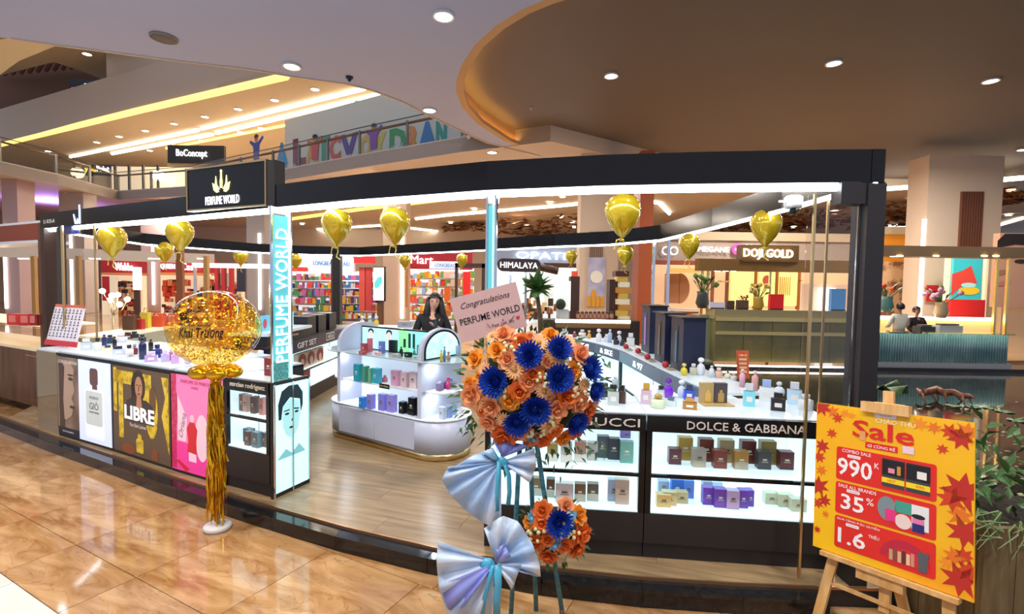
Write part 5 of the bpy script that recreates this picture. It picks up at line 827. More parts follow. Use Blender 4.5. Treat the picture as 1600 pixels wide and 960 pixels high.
xb, yb, nb = sf.X, sf.Y, sf.N; mid = BL+xb*(SW*.48)
def stick(p, q, w_, d_, nm_):
    p, q = V(p), V(q); z = (q-p).normalized(); x = xb-z*xb.dot(z); x.normalize(); one(lambda b: b.box((p+q)/2, (w_, d_, (q-p).length), x, z.cross(x), z), nm_, PLY, ez)
bk = -nb*.035
stick(sf.at(SW*.49, -.10, -.035), sf.at(SW*.49, SH+.10, -.035), .045, .022, 'mast'); stick(sf.at(SW*.40, SH+.015, -.012), sf.at(SW*.60, SH+.015, -.012), .05, .022, 'clip_arm')
one(lambda b: b.box(sf.at(SW*.49, SH+.013, .002), (.20, .05, .05), xb, nb, yb), 'top_clip', PLY, ez); one(lambda b: b.box(sf.at(SW*.5, -.014, .0), (SW*.86, .05, .022), xb, nb, yb), 'ledge', PLY, ez); one(lambda b: b.box(sf.at(SW*.47, -.05, -.01), (SW*.30, .04, .05), xb, nb, yb), 'ledge_block', PLY, ez)
for u, fu in ((.14, .05), (.86, .90)): a_ = sf.at(SW*u, -.026, -.03); g_ = sf.at(SW*fu, -.3, .03); stick(a_, V((g_.x, g_.y, .0)), .045, .022, 'leg')
a_ = sf.at(SW*.5, .1, -.05); stick(a_, V((a_.x+.22, a_.y+.10, 0)), .045, .022, 'rear_leg'); m1 = sf.at(SW*.12, -.16, -.02); m2 = sf.at(SW*.87, -.16, -.02); stick(m1, m2, .04, .02, 'cross_rail'); stick(sf.at(SW*.49, -.1, -.035), sf.at(SW*.49, -.2, -.03), .045, .022, 'mast_foot')
# ------------------------------------------------------------ shops and kiosks around
def bgb(name, m, parent, x0, y0, x1, y1, Y, th=.3, off_=0, **k):
    a, c = Yp(x0, y1, Y), Yp(x1, y0, Y); return one(lambda b: b.box(((a.x+c.x)/2, Y+th/2-off_, (a.z+c.z)/2), (abs(c.x-a.x), th, abs(c.z-a.z))), name, m, parent, **k)
def shop(label, px, Y, name='shop'): p = Yp(px, 520, Y); return thing(name, label, 'shop', (p.x, Y, 0))
def sgn(st, m, parent, x0, x1, yc, hp, Y, **k):
    a, c = Yp(x0, yc, Y), Yp(x1, yc, Y); return text('lettering', st, m, parent, (a+c)/2+V((0, -.01, 0)), V((1, 0, -.0165)), V((0, 0, 1)), abs(c.x-a.x), hp*scale_at(a), .05, **k)
def floorto(name, m, parent, x0, x1, ytop, Y, th=.4, z0=0.0):
    a, c = Yp(x0, ytop, Y), Yp(x1, ytop, Y); return one(lambda b: b.box(((a.x+c.x)/2, Y+th/2, (a.z+z0)/2), (abs(c.x-a.x), th, a.z-z0)), name, m, parent)
def goods(parent, x0, y0, x1, y1, Y, n, pal, seed=1, name='goods', glow=0):
    random.seed(seed)
    for ci, c in enumerate(pal):
        b = MB()
        for i in range(n//len(pal)): x, y = random.uniform(x0, x1), random.uniform(y0, y1); y = y0+(y1-y0)*(math.floor((y-y0)/(y1-y0)*6)+.85)/6; p = Yp(x, y, Y); w_, h_ = random.uniform(.08, .26), random.uniform(.1, .32); b.box(p+V((0, random.uniform(-.1, .25), h_/2)), (w_, .12, h_))
        b.build(name, M(c, .5, 0, glow), parent, kind='stuff')
def shelves(parent, x0, y0, x1, y1, Y, n, m=None):
    for i in range(n): bgb('shelf', m or WHITE, parent, x0, y0+(y1-y0)*(i+.9)/n, x1, y0+(y1-y0)*(i+.9)/n+1.2, Y, .4)
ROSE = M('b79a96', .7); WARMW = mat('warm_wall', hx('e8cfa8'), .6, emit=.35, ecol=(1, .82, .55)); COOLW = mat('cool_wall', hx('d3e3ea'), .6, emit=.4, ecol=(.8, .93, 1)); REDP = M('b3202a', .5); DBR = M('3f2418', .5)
def pillar(px0, px1, Y, label, m, led=None, top=6.0, slat=None):
    a, c = Yp(px0, 480, Y), Yp(px1, 480, Y); t = thing('pillar', label, 'pillar', ((a.x+c.x)/2, Y+.4, 0)); one(lambda b: b.box(((a.x+c.x)/2, Y+.4, top/2), (c.x-a.x, .8, top-.03)), 'shaft', m, t)
    if led: q = Yp(led, 480, Y-.03); one(lambda b: b.box((q.x, Y-.03, 2.2), (.10, .05, 3.6)), 'led_line', mat('led_warm_line', (1, 1, 1), .5, emit=3.5, ecol=(1, .93, .82)), t)
    return t
pillar(96, 134, 24.5, 'grey pillar with light line left behind the price sheet', M('b5a49a', .7), 113); pillar(222, 256, 26.5, 'rosy pillar with light line behind the left display table', ROSE, 240); pillar(8, 32, 21.5, 'rosy pillar with light line at the left edge', ROSE, 10); pillar(386, 414, 23.5, 'grey pillar with light line left of the glowing column', M('a39a94', .7), 406); pillar(598, 634, 19.2, 'beige pillar with light line behind the entrance', M('bfa48c', .7), 628)
pt = pillar(904, 964, 16, 'cream pillar with slats and lavender poster behind the bouquet', M('cdb9a4', .7)); 
for i in range(7): bgb('slat', M('6d4630', .5), pt, 921+i*3.2, 362, 922.8+i*3.2, 402, 16, .06, .06)
bgb('poster', noisy('lavender_poster', hx('c3c3da'), hx('9d9fc4'), nscale=2, rough=.4), pt, 918, 403, 946, 478, 16, .05, .05)
f = Fr(Yp(932, 433, 15.94), V((1, 0, 0)), V((0, 0, 1))); one(lambda b: f.ell(b, 0, 0, .2, .2, 0, .01), 'printed_ring', M('e6e6d8', .4), pt); one(lambda b: [f.rect(b, -.28+i*.14, -.95, -.17+i*.14, -.62+(.2 if i == 1 else 0), 0, .02) for i in range(4)], 'printed_boxes', M('d99a1c', .4), pt)
pr = pillar(1440, 1556, 15.5, 'tall white pillar with timber slats right of the black post', M('d0bca8', .7), 1437)
for i in range(9): bgb('slat', M('6d4230', .5), pr, 1498+i*4, 300, 1500.6+i*4, 386, 15.5, .07, .07)
pillar(996, 1017, 15.5, 'rust brown pillar left of the eyewear shop', M('9a4a22', .6))
# cream beam of the next kiosk
b0, b1 = Zp(-30, 382, 2.62), Zp(335, 397.5, 2.62); nb_ = thing('neighbour_header', 'long cream header beam across the left background kiosks', 'kiosk frame', (b0+b1)/2-V((0, 0, 2.62))); one(lambda b: b.b2(b0, b1, 2.31, 2.62, .25, 1), 'beam', M('d8cbb9', .6), nb_); 
for px in (47, 117, 318): q = Zp(px, 400, 2.31); one(lambda b: b.box((q.x, q.y+.1, 1.155), (.09, .09, 2.309)), 'post', M('b88a4a', .4), nb_)
for px in (30, 142, 235, 312): q = Zp(px, 404, 2.3); one(lambda b: b.lathe([(.12, -.01), (.12, .008)], 12, (q.x, q.y+.12, 2.30)), 'lamp_lens', LAMP, nb_)
# red shops on the left
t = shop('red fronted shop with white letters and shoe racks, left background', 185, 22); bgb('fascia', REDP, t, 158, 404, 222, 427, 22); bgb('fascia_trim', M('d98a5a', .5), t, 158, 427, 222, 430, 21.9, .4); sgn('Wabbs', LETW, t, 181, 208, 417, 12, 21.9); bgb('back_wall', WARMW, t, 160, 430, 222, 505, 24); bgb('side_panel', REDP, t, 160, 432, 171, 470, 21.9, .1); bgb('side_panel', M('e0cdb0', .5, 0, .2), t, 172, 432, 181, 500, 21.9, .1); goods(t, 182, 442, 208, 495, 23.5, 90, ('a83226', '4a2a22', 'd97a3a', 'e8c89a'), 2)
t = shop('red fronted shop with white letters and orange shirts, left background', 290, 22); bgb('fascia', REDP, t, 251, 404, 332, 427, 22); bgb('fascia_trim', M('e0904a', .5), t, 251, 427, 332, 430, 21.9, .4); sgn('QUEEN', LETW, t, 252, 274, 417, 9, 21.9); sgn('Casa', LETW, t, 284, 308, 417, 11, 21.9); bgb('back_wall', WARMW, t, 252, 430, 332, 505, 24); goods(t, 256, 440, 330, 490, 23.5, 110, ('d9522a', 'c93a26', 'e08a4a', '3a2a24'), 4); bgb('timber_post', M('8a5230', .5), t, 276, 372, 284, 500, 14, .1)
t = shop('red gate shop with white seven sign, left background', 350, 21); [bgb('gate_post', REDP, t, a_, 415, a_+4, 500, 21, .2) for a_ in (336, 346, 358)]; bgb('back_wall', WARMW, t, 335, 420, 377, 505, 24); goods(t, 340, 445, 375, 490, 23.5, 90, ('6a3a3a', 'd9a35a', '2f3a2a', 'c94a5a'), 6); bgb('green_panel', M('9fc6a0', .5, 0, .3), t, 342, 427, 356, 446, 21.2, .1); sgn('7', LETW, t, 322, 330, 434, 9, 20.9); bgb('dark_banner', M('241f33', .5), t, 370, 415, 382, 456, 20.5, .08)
t = thing('lit_totem', 'white lit advertising totem in the left background', 'totem', Yp(212, 500, 17)-V((0, 0, Yp(212, 500, 17).z))); bgb('screen', mat('totem_light', (1, 1, 1), .5, emit=1.6), t, 208, 418, 217, 453, 17, .12); floorto('stand', DBR, t, 209, 216, 453, 17.02, .1)
t = thing('white_kiosk_beam', 'white illuminated kiosk beam left of the glowing column', 'kiosk frame', Yp(360, 415, 14)); bgb('beam', mat('beam_light', (.9, .9, 1), .5, emit=.8), t, 300, 413, 424, 418, 14, .2); sgn('CELINA', LETW, t, 352, 372, 416, 5, 13.95); [floorto('post', CHROME, t, x, x+2, 418, 14, .1) for x in (302, 420)]
# middle shops
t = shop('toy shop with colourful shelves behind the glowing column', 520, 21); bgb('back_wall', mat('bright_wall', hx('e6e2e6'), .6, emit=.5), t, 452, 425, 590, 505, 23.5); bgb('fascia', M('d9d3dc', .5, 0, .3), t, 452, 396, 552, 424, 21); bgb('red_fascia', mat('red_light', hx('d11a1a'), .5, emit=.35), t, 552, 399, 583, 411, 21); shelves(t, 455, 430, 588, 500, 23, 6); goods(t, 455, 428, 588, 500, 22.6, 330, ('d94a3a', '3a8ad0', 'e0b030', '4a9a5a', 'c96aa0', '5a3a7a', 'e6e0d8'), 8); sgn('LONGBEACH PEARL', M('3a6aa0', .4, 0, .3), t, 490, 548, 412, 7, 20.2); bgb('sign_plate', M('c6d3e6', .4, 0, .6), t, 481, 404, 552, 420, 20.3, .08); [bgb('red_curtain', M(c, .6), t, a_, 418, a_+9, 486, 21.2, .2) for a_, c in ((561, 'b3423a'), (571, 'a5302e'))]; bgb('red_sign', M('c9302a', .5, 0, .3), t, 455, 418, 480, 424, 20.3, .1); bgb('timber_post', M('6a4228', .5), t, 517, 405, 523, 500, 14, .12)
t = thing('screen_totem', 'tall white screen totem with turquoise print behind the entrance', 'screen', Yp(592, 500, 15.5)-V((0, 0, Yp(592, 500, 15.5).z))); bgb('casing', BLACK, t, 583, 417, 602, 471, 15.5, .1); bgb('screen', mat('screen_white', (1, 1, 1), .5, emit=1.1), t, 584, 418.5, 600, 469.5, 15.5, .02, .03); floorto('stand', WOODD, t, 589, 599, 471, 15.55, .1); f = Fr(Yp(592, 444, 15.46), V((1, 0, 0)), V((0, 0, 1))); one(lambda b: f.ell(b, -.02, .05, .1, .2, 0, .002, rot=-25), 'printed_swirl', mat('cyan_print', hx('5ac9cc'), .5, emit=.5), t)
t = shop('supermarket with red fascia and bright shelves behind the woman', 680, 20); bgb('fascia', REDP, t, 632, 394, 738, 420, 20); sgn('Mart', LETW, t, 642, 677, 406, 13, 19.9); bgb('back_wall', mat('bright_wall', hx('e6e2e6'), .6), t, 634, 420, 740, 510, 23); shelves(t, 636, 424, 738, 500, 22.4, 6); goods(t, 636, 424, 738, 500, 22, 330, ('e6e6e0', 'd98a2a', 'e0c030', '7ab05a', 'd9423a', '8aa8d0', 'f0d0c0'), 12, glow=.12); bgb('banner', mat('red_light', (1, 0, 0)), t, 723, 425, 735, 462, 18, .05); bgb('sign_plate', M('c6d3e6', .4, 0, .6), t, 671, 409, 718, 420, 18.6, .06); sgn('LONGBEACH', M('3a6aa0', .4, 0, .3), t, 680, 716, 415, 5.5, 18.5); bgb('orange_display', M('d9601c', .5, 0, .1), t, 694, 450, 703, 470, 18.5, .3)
bgb('shop_fin', M('b9784a', .5), t, 633, 420, 637, 480, 17.6, .1); 
t = thing('timber_portal', 'dark timber portal frame right behind the woman', 'portal', (Yp(735, 500, 15).x, 15, 0)); floorto('portal_post', DBR, t, 711, 715, 412, 15, .2); floorto('portal_post', DBR, t, 753, 758, 412, 15, .2); bgb('portal_head', DBR, t, 711, 412, 758, 418, 15, .2)
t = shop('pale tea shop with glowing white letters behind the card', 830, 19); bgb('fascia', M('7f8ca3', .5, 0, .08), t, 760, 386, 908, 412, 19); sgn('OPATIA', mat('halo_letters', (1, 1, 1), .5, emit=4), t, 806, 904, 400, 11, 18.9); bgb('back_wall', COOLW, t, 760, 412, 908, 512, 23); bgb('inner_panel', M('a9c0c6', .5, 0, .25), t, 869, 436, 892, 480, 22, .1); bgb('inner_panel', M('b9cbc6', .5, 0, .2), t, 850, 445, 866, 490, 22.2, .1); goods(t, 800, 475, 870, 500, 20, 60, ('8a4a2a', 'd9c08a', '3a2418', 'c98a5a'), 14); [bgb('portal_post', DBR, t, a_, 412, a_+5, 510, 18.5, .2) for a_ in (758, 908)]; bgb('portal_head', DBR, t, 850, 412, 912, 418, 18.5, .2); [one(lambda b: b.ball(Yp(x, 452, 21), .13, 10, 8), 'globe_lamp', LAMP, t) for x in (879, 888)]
t = thing('oval_sign', 'dark brown oval sign with white letters behind the card', 'sign', Yp(811, 415, 13)); f = Fr(Yp(811, 415, 13), V((1, 0, -.0165)), V((0, 0, 1))); k = scale_at(f.O); one(lambda b: f.pol(b, rrect(-34*k, -10*k, 34*k, 10*k, 9.5*k, 6), 0, .12), 'plate', mat('dark_sign', hx('2a1418'), .4), t); f.txt('lettering', 'HIMALAYA', LETW, t, 0, 0, 58*k, 9*k, .13, .03); one(lambda b: b.tube([Yp(845, 418, 13.2), Yp(872, 424, 13.2)], .1, 8), 'brown_wing', DBR, t); [one(lambda b: b.box(((Yp(x, 420, 13.05).x), 13.1, 1.1), (.06, .06, 2.2)), 'post', CHROME, t) for x in (798, 822)]
t = thing('potted_palm', 'dark spiky potted palm behind the card', 'plant', (Yp(835, 500, 9.2).x, 9.2, 0)); c = Yp(838, 452, 9.2); one(lambda b: b.tube([V((c.x+.12, 9.2, .3)), V((c.x+.08, 9.2, 1.2)), c], [.05, .045, .035], 8), 'trunk', M('5a4632', .7), t); one(lambda b: b.lathe([(.18, 0), (.24, .4), (.22, .4)], 16, (c.x+.12, 9.2, 0)), 'pot', M('8a8a8c', .5), t); random.seed(9)
for i in range(46):
    a_ = i*2.4; el = random.uniform(-.7, 1.2); L_ = random.uniform(.28, .48); d_ = V((math.cos(a_)*math.cos(el), math.sin(a_)*math.cos(el), math.sin(el))); leaf(c, d_, L_, t, 'leaf', None)
# gold tower, brown cabinets
t = thing('gold_goods_tower', 'tower of stacked gold gift boxes under a brown cap', 'display tower', (Yp(972, 510, 11.5).x, 11.5, 0)); floorto('back_post', DBR, t, 953, 966, 437, 11.7, .4); 
for i in range(9): bgb('gold_box', M(['d9b04a', 'f0e2c0', 'c98a3a'][i % 3], .3, .2, .15), t, 964+(i % 2)*4, 432+i*9, 981+(i % 3)*3, 440+i*9, 11.5, .3)
bgb('cap', M('5a2a20', .5), t, 962, 424, 983, 432, 11.45, .4); floorto('plinth', DBR, t, 962, 990, 513, 11.5, .4)
t = thing('brown_cabinet', 'tall brown cabinet with red lamp beside the lavender poster', 'cabinet', (Yp(898, 510, 11).x, 11, 0)); floorto('body', M('4a2c22', .5), t, 892, 906, 432, 11, .4); bgb('lamp_shade', M('d94a2a', .5, 0, .4), t, 894, 424, 903, 432, 11.1, .2); bgb('light_column', mat('lit_strip', (1, 1, 1), .5, emit=1.5, ecol=(1, .9, .75)), t, 889, 440, 892, 486, 11, .2)
t = thing('back_bar', 'dark back bar counter with a glowing shelf edge behind the far perfumes', 'counter', (Yp(930, 540, 10).x, 10, 0)); floorto('body', M('3a2a22', .5), t, 850, 1000, 500, 10, .5); bgb('glow_edge', LEDW, t, 868, 501, 985, 504, 9.97, .03); bgb('lower_glow', M('7a5a34', .5, 0, .15), t, 868, 506, 985, 512, 9.98, .015)
for i in range(9):
    c = Yp(903+i*6.5, 499, 10.2); j = thing('jar', f'small round glass jar, {ordn(i)} from left on the dark back bar', 'jar', c, 'jars on the back bar'); one(lambda b: b.lathe([(.03, 0), (.045, .04), (.045, .09), (.03, .12)], 12, c), 'body', M('9a6a5a', .2), j); one(lambda b: b.lathe([(.036, .12), (.036, .15), (.01, .165)], 12, c), 'lid', M('4a2a24', .4), j)
t = thing('white_box', 'grey card terminal box with dark plant on the back bar', 'box', Yp(880, 498, 10.15)); bgb('box', M('a9adb2', .5), t, 871, 484, 889, 498, 10.15, .3); one(lambda b: b.ball(Yp(876, 476, 10.2), .12, 10, 6, (.9, 1, 1)), 'plant_head', M('22301e', .7), t)
# eyewear shop and jeweller on the right
t = shop('eyewear shop with lattice fascia and white letters on the right', 1170, 17); LAT = noisy('lattice', hx('8a7a70'), hx('a39384'), nscale=30, rough=.6); bgb('fascia', LAT, t, 1018, 374, 1340, 411, 17); bgb('fascia_trim', M('b9a488', .5), t, 1018, 366, 1340, 374, 16.9, .5); bgb('red_band', M('8a3a1c', .5), t, 1018, 408, 1110, 413, 16.9, .3); sgn('MEGANE', LETW, t, 1090, 1139, 390, 8, 16.9); sgn('PRINCE', LETW, t, 1164, 1212, 387, 7.5, 16.9)
f = Fr(Yp(1152, 390, 16.9), V((1, 0, 0)), V((0, 0, 1))); one(lambda b: f.ell(b, 0, 0, .19, .19, 0, .05), 'round_emblem', mat('pink_light', hx('d9429a'), .5, emit=.6), t); one(lambda b: [f.ell(b, .07*math.cos(a), .07*math.sin(a), .05, .05, .05, .01, 10) for a in (0, 1.57, 3.14, 4.71)], 'emblem_petals', M('e6a0d6', .5, 0, .4), t)
for px in (1041, 1053): c = Yp(px, 392, 16.9); one(lambda b: b.tube([c+V((.13*math.cos(a*.3927), 0, .13*math.sin(a*.3927))) for a in range(17)], .022, 6), 'spectacle_ring', LETW, t)
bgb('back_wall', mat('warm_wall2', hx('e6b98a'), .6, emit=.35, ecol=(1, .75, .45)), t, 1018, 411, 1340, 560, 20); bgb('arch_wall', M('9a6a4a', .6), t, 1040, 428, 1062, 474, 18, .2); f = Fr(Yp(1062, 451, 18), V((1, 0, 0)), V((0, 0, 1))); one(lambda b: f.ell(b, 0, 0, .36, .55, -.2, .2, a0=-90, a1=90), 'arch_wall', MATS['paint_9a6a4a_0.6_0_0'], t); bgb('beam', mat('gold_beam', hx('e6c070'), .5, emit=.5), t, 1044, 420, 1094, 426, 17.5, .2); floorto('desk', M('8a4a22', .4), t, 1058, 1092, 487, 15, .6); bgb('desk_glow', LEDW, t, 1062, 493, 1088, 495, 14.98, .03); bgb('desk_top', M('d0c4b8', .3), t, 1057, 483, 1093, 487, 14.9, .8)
for i, (a_, c_) in enumerate(((1141, 1179), (1185, 1212), (1217, 1247))): bgb('lit_panel', mat('yellow_panel', hx('e6c860'), .5, emit=.6, ecol=(1, .78, .26)), t, a_, 421, c_, 478, 15.2, .15)
for a_ in (1113, 1136, 1180, 1213, 1248): bgb('timber_mullion', M('8a4a1c', .5), t, a_, 420, a_+4, 485, 15.1, .2)
f = Fr(Yp(1165, 437, 15.05), V((1, 0, 0)), V((0, 0, 1))); sgn('MEGANE', M('c9a860', .5), t, 1122, 1140, 440, 3, 15.1); c = Yp(1198, 438, 15.15); f = Fr(c, V((1, 0, 0)), V((0, 0, 1))); one(lambda b: f.ell(b, 0, 0, .13, .15, 0, .02), 'round_emblem', M('a3402a', .5), t); one(lambda b: f.ell(b, 1.0, 0, .10, .04, 0, .02, n=3), 'mountain_mark', M('6a5a44', .5), t)
for i in range(6): bgb('timber_fin', M('b9782c', .5), t, 1217+i*4.2-.0+2, 432+i*2, 1219.5+i*4.2+2, 464, 15.6, .1) if False else bgb('timber_fin', M('c98a34', .5, 0, .1), t, 1219+i*3, 433, 1220.5+i*3, 462, 15.02, .05)
bgb('doorway', M('d9c6b0', .5, 0, .3), t, 1250, 445, 1335, 500, 19.5, .1); bgb('bright_window', mat('window_glow', (1, 1, 1), .5, emit=1.0), t, 1278, 450, 1306, 496, 19.3, .05); 
t = thing('jeweller_canopy', 'brown canopy sign with warm white jeweller letters', 'sign', (Yp(1170, 500, 13).x, 13, 2.4)); bgb('fascia', M('6a4a22', .5), t, 1158, 384, 1249, 409, 13, .3); bgb('lower_fascia', M('7d5c2c', .5), t, 1092, 408, 1345, 423, 13.05, .3); sgn('DOJI GOLD', LETY, t, 1161, 1238, 398, 17, 12.95, bold=.01); [one(lambda b: b.lathe([(.07, -.01), (.07, .006)], 10, (Yp(x, 424, 13.15).x, 13.2, Yp(x, 423.5, 13.05).z)), 'lamp_lens', LAMPW, t) for x in (1122, 1135, 1147, 1180, 1215, 1235, 1253)]; [floorto('post', GOLDM, t, x, x+3, 423, 13.1, .06) for x in (1097, 1106, 1203)]
DGR = noisy('olive_glass', hx('93854e'), hx('6e6a48'), nscale=1.5, rough=.15)
t = thing('jewel_counter', 'long olive glass jewellery counter with gold rails behind the right glass', 'counter', (Yp(1220, 560, 11.3).x, 11.3, 0))
for i in range(5): floorto('panel', DGR, t, 1118+i*45, 1162.3+i*45, 500, 11.3, .5, .1)
bgb('gold_rail', GOLDM, t, 1118, 499, 1342, 501.5, 11.25, .06); bgb('gold_rail', GOLDM, t, 1118, 521, 1342, 523, 11.25, .04); bgb('glass_top', mat('counter_glass', hx('a89a68'), .1), t, 1116, 487, 1343, 499, 11.3, .5); floorto('plinth_glow', LEDW, t, 1118, 1342, 572.5, 11.24, .03, .03); floorto('side_return', mat('green_return', hx('8f9a7c'), .2), t, 1092, 1117, 492, 11.6, .5); floorto('base', BLACKM, t, 1092, 1343, 571, 11.35, .6)
for i, (x0, x1, y0, y1, c_, lb) in enumerate(((1136, 1148, 472, 485, '4a3428', 'small dark tablet'), (1152, 1170, 472, 486, '5a4030', 'brown leather stand'), (1203, 1225, 464, 488, 'd9201c', 'bright red shopping bag'), (1298, 1322, 458, 492, '5a9ad9', 'blue sky print screen'), (1080+30, 1133, 471, 481, 'cfc9d9', 'pale grey screen'))):
    q = thing('counter_item', lb+' standing on the olive jewellery counter', 'counter item', Yp((x0+x1)/2, y1, 11.45)); o_ = bgb('panel', M(c_, .4, 0, .15), q, x0, y0, x1, y1, 11.45, .1); bgb('rim', M('2a2420', .5), q, x0+1, y1-1.5, x1-1, y1, 11.4, .03)
def bunch(px, py, Y, r, cols, label, pot='c9a23a', seed=1):
    c = Yp(px, py, Y); t = thing('flower_vase', label, 'flower vase', c); random.seed(seed); one(lambda b: b.lathe([(r*.25, 0), (r*.4, r*.3), (r*.3, r*.8), (r*.34, r)], 14, c), 'vase', M(pot, .3), t)
    for i in range(16):
        d_ = V((random.uniform(-1, 1), random.uniform(-.6, .6), random.uniform(.3, 1.1))).normalized(); tip = c+V((0, 0, r))+d_*r*random.uniform(.6, 1.1); one(lambda b: b.tube([c+V((0, 0, r*.8)), tip], r*.02, 4), 'stem', LEAFM, t)
        if i % 2: one(lambda b: b.ball(tip, r*.16, 7, 5), 'blossom', M(cols[i % len(cols)], .5), t)
        else: leaf(tip-d_*r*.3, d_, r*.5, t)
bunch(1161, 473, 11.72, .16, ('c9543a', 'b3402a'), 'twiggy red blossom vase before the yellow panels', seed=2); bunch(1185, 484, 11.5, .3, ('e6d9a0', 'd9b05a'), 'yellow lily vase on the olive counter', seed=3); bunch(1385, 488, 12.6, .4, ('e0702a', 'd94a26'), 'orange flower vase right of the black post', '5a8a86', 4); bunch(1470, 497, 12.6, .4, ('c98ab0', 'e0a8c0'), 'pink flower vase in front of the white pillar', 'c9b08a', 5); bunch(1097, 489, 11.75, .4, ('5a7a3a', '6a8a44'), 'leafy plant in grey pot at the olive counter corner', '4a4e4c', 6)
# right hand cafe
t = shop('warm jewellery boutique with painting and red desk at the right edge', 1480, 16); bgb('orange_wall', M('d98a1c', .6, 0, .15), t, 1372, 366, 1440, 540, 18); bgb('floral_wall', noisy('floral_print', hx('d9b48a'), hx('8a5a44'), nscale=2.5, rough=.6, lo=.45, hi=.55), t, 1372, 410, 1440, 500, 17.5, .1); bgb('cornice', M('c9b898', .6), t, 1372, 355, 1440, 366, 17.9, .3); bgb('side_wall', M('d9b890', .6, 0, .1), t, 1555, 480, 1640, 640, 14.5, .2); bgb('lit_edge', LEDW, t, 1366, 497, 1556, 499, 12.8, .05); bgb('lit_counter', mat('amber_counter', hx('e6a84a'), .4, emit=.5, ecol=(1, .7, .3)), t, 1366, 499, 1556, 522, 12.9, .4); bgb('red_desk', M('c9201c', .5), t, 1485, 469, 1540, 497, 13.6, .2); bgb('red_notice', M('b8201c', .5), t, 1447, 446, 1467, 471, 15.4, .03); sgn('HP', INK, t, 1453, 1461, 459, 7, 15.38); bgb('white_return', M('e6d9b8', .5, 0, .3), t, 1477, 395, 1487, 470, 14.6, .1); bgb('white_return', M('e6d9b8', .5, 0, .3), t, 1536, 395, 1546, 500, 14.6, .1)
t = thing('abstract_painting', 'turquoise and coral abstract painting above the red desk', 'painting', Yp(1511, 468, 14.5)); bgb('canvas', mat('teal_canvas', hx('35b8bf'), .5, emit=.25), t, 1487, 400, 1536, 468, 14.5, .06); f = Fr(Yp(1511, 434, 14.49), V((1, 0, 0)), V((0, 0, 1))); one(lambda b: f.pol(b, [(-.44, -.55), (-.1, -.2), (.3, -.15), (.1, .35), (-.15, .2), (-.44, .1)], 0, .004), 'coral_shape', M('d9483a', .5, 0, .15), t); one(lambda b: f.ell(b, .08, -.38, .30, .12, .005, .004), 'yellow_shape', M('e6c02a', .5, 0, .2), t); one(lambda b: f.ell(b, .05, -.22, .22, .07, .01, .004), 'pale_shape', M('a8e0d6', .5, 0, .2), t)
t = thing('canopy_beam', 'bronze canopy beam with four lamps over the ribbed counter', 'canopy', Yp(1480, 395, 12)); bgb('beam', M('8a6f50', .5), t, 1374, 387, 1604, 400, 12, .5); [one(lambda b: b.lathe([(.13, -.012), (.13, .006)], 12, (Yp(x, 401, 12.1).x, 12.1, Yp(x, 399.8, 12).z)), 'lamp_lens', LAMPW, t) for x in (1401, 1457, 1532, 1550)]; [floorto('post', GOLDM, t, x, x+3.5, 400, 12.05, .06) for x in (1559, 1577)]
t = thing('portrait_billboard', 'huge close-up portrait billboard cut by the right edge', 'billboard', Yp(1580, 480, 14)); bgb('panel', M('b98a70', .5, 0, .1), t, 1556, 366, 1680, 480, 14, .2); f = Fr(Yp(1600, 430, 13.99), V((1, 0, 0)), V((0, 0, 1))); one(lambda b: f.pol(b, [(-.8, .95), (-.8, .75), (-.3, .85), (.5, .8), (1.4, .8), (1.4, 1.15), (-.6, 1.15)], 0, .004), 'printed_hair', M('2a1c18', .5), t); one(lambda b: f.ell(b, -.1, .38, .2, .06, 0, .004), 'printed_eye', M('3a241c', .5), t); one(lambda b: f.ell(b, -.1, .55, .3, .04, 0, .004), 'printed_brow', M('3a241c', .5), t); one(lambda b: f.ell(b, -.6, -.25, .25, .06, 0, .004, rot=10), 'printed_lips', M('c97a6a', .5), t); one(lambda b: f.pol(b, [(-.8, .1), (-.5, .15), (-.45, .05), (-.8, -.05)], 0, .004), 'printed_nose', M('a5745c', .5), t)
TEAL = noisy('teal_ribbed', hx('93b2b6'), hx('6f959b'), nscale=2, rough=.12)
t = thing('ribbed_counter', 'teal ribbed glass counter across the pond', 'counter', (Yp(1470, 575, 11.5).x, 11.5, 0)); a_, c_ = Yp(1350, 521, 11.5), Yp(1582, 523, 11.5); H_ = a_.z; n_ = 56
for i in range(n_): x = a_.x+(c_.x-a_.x)*(i+.5)/n_; one(lambda b: b.lathe([((c_.x-a_.x)/n_*.5, .12), ((c_.x-a_.x)/n_*.5, H_)], 6, (x, 11.6, 0)), 'rib', TEAL, t)
one(lambda b: b.box(((a_.x+c_.x)/2, 11.75, H_/2+.03), (c_.x-a_.x, .3, H_-.1)), 'body', M('4a6a70', .4), t); one(lambda b: b.box(((a_.x+c_.x)/2, 11.7, H_+.02), (c_.x-a_.x+.05, .5, .035)), 'glass_top', GLSG, t); one(lambda b: b.box(((a_.x+c_.x)/2, 11.65, .06), (c_.x-a_.x+.05, .3, .119)), 'steel_plinth', mat('brushed_steel', hx('b9b0a6'), .25, .9), t)
for i, (x0, x1, y0, c_, lb) in enumerate(((1468, 1505, 510, 'c9c6c0', 'white register'), (1438, 1462, 512, '3a3a38', 'dark fruit basket'))): q = thing('counter_item', lb+' on the teal ribbed counter', 'counter item', Yp((x0+x1)/2, 521, 11.7)); bgb('body', M(c_, .5), q, x0, y0, x1, 519.5, 11.7, .25); bgb('top', M('5a5650', .5), q, x0+2, y0-3, x1-6, y0, 11.72, .15)
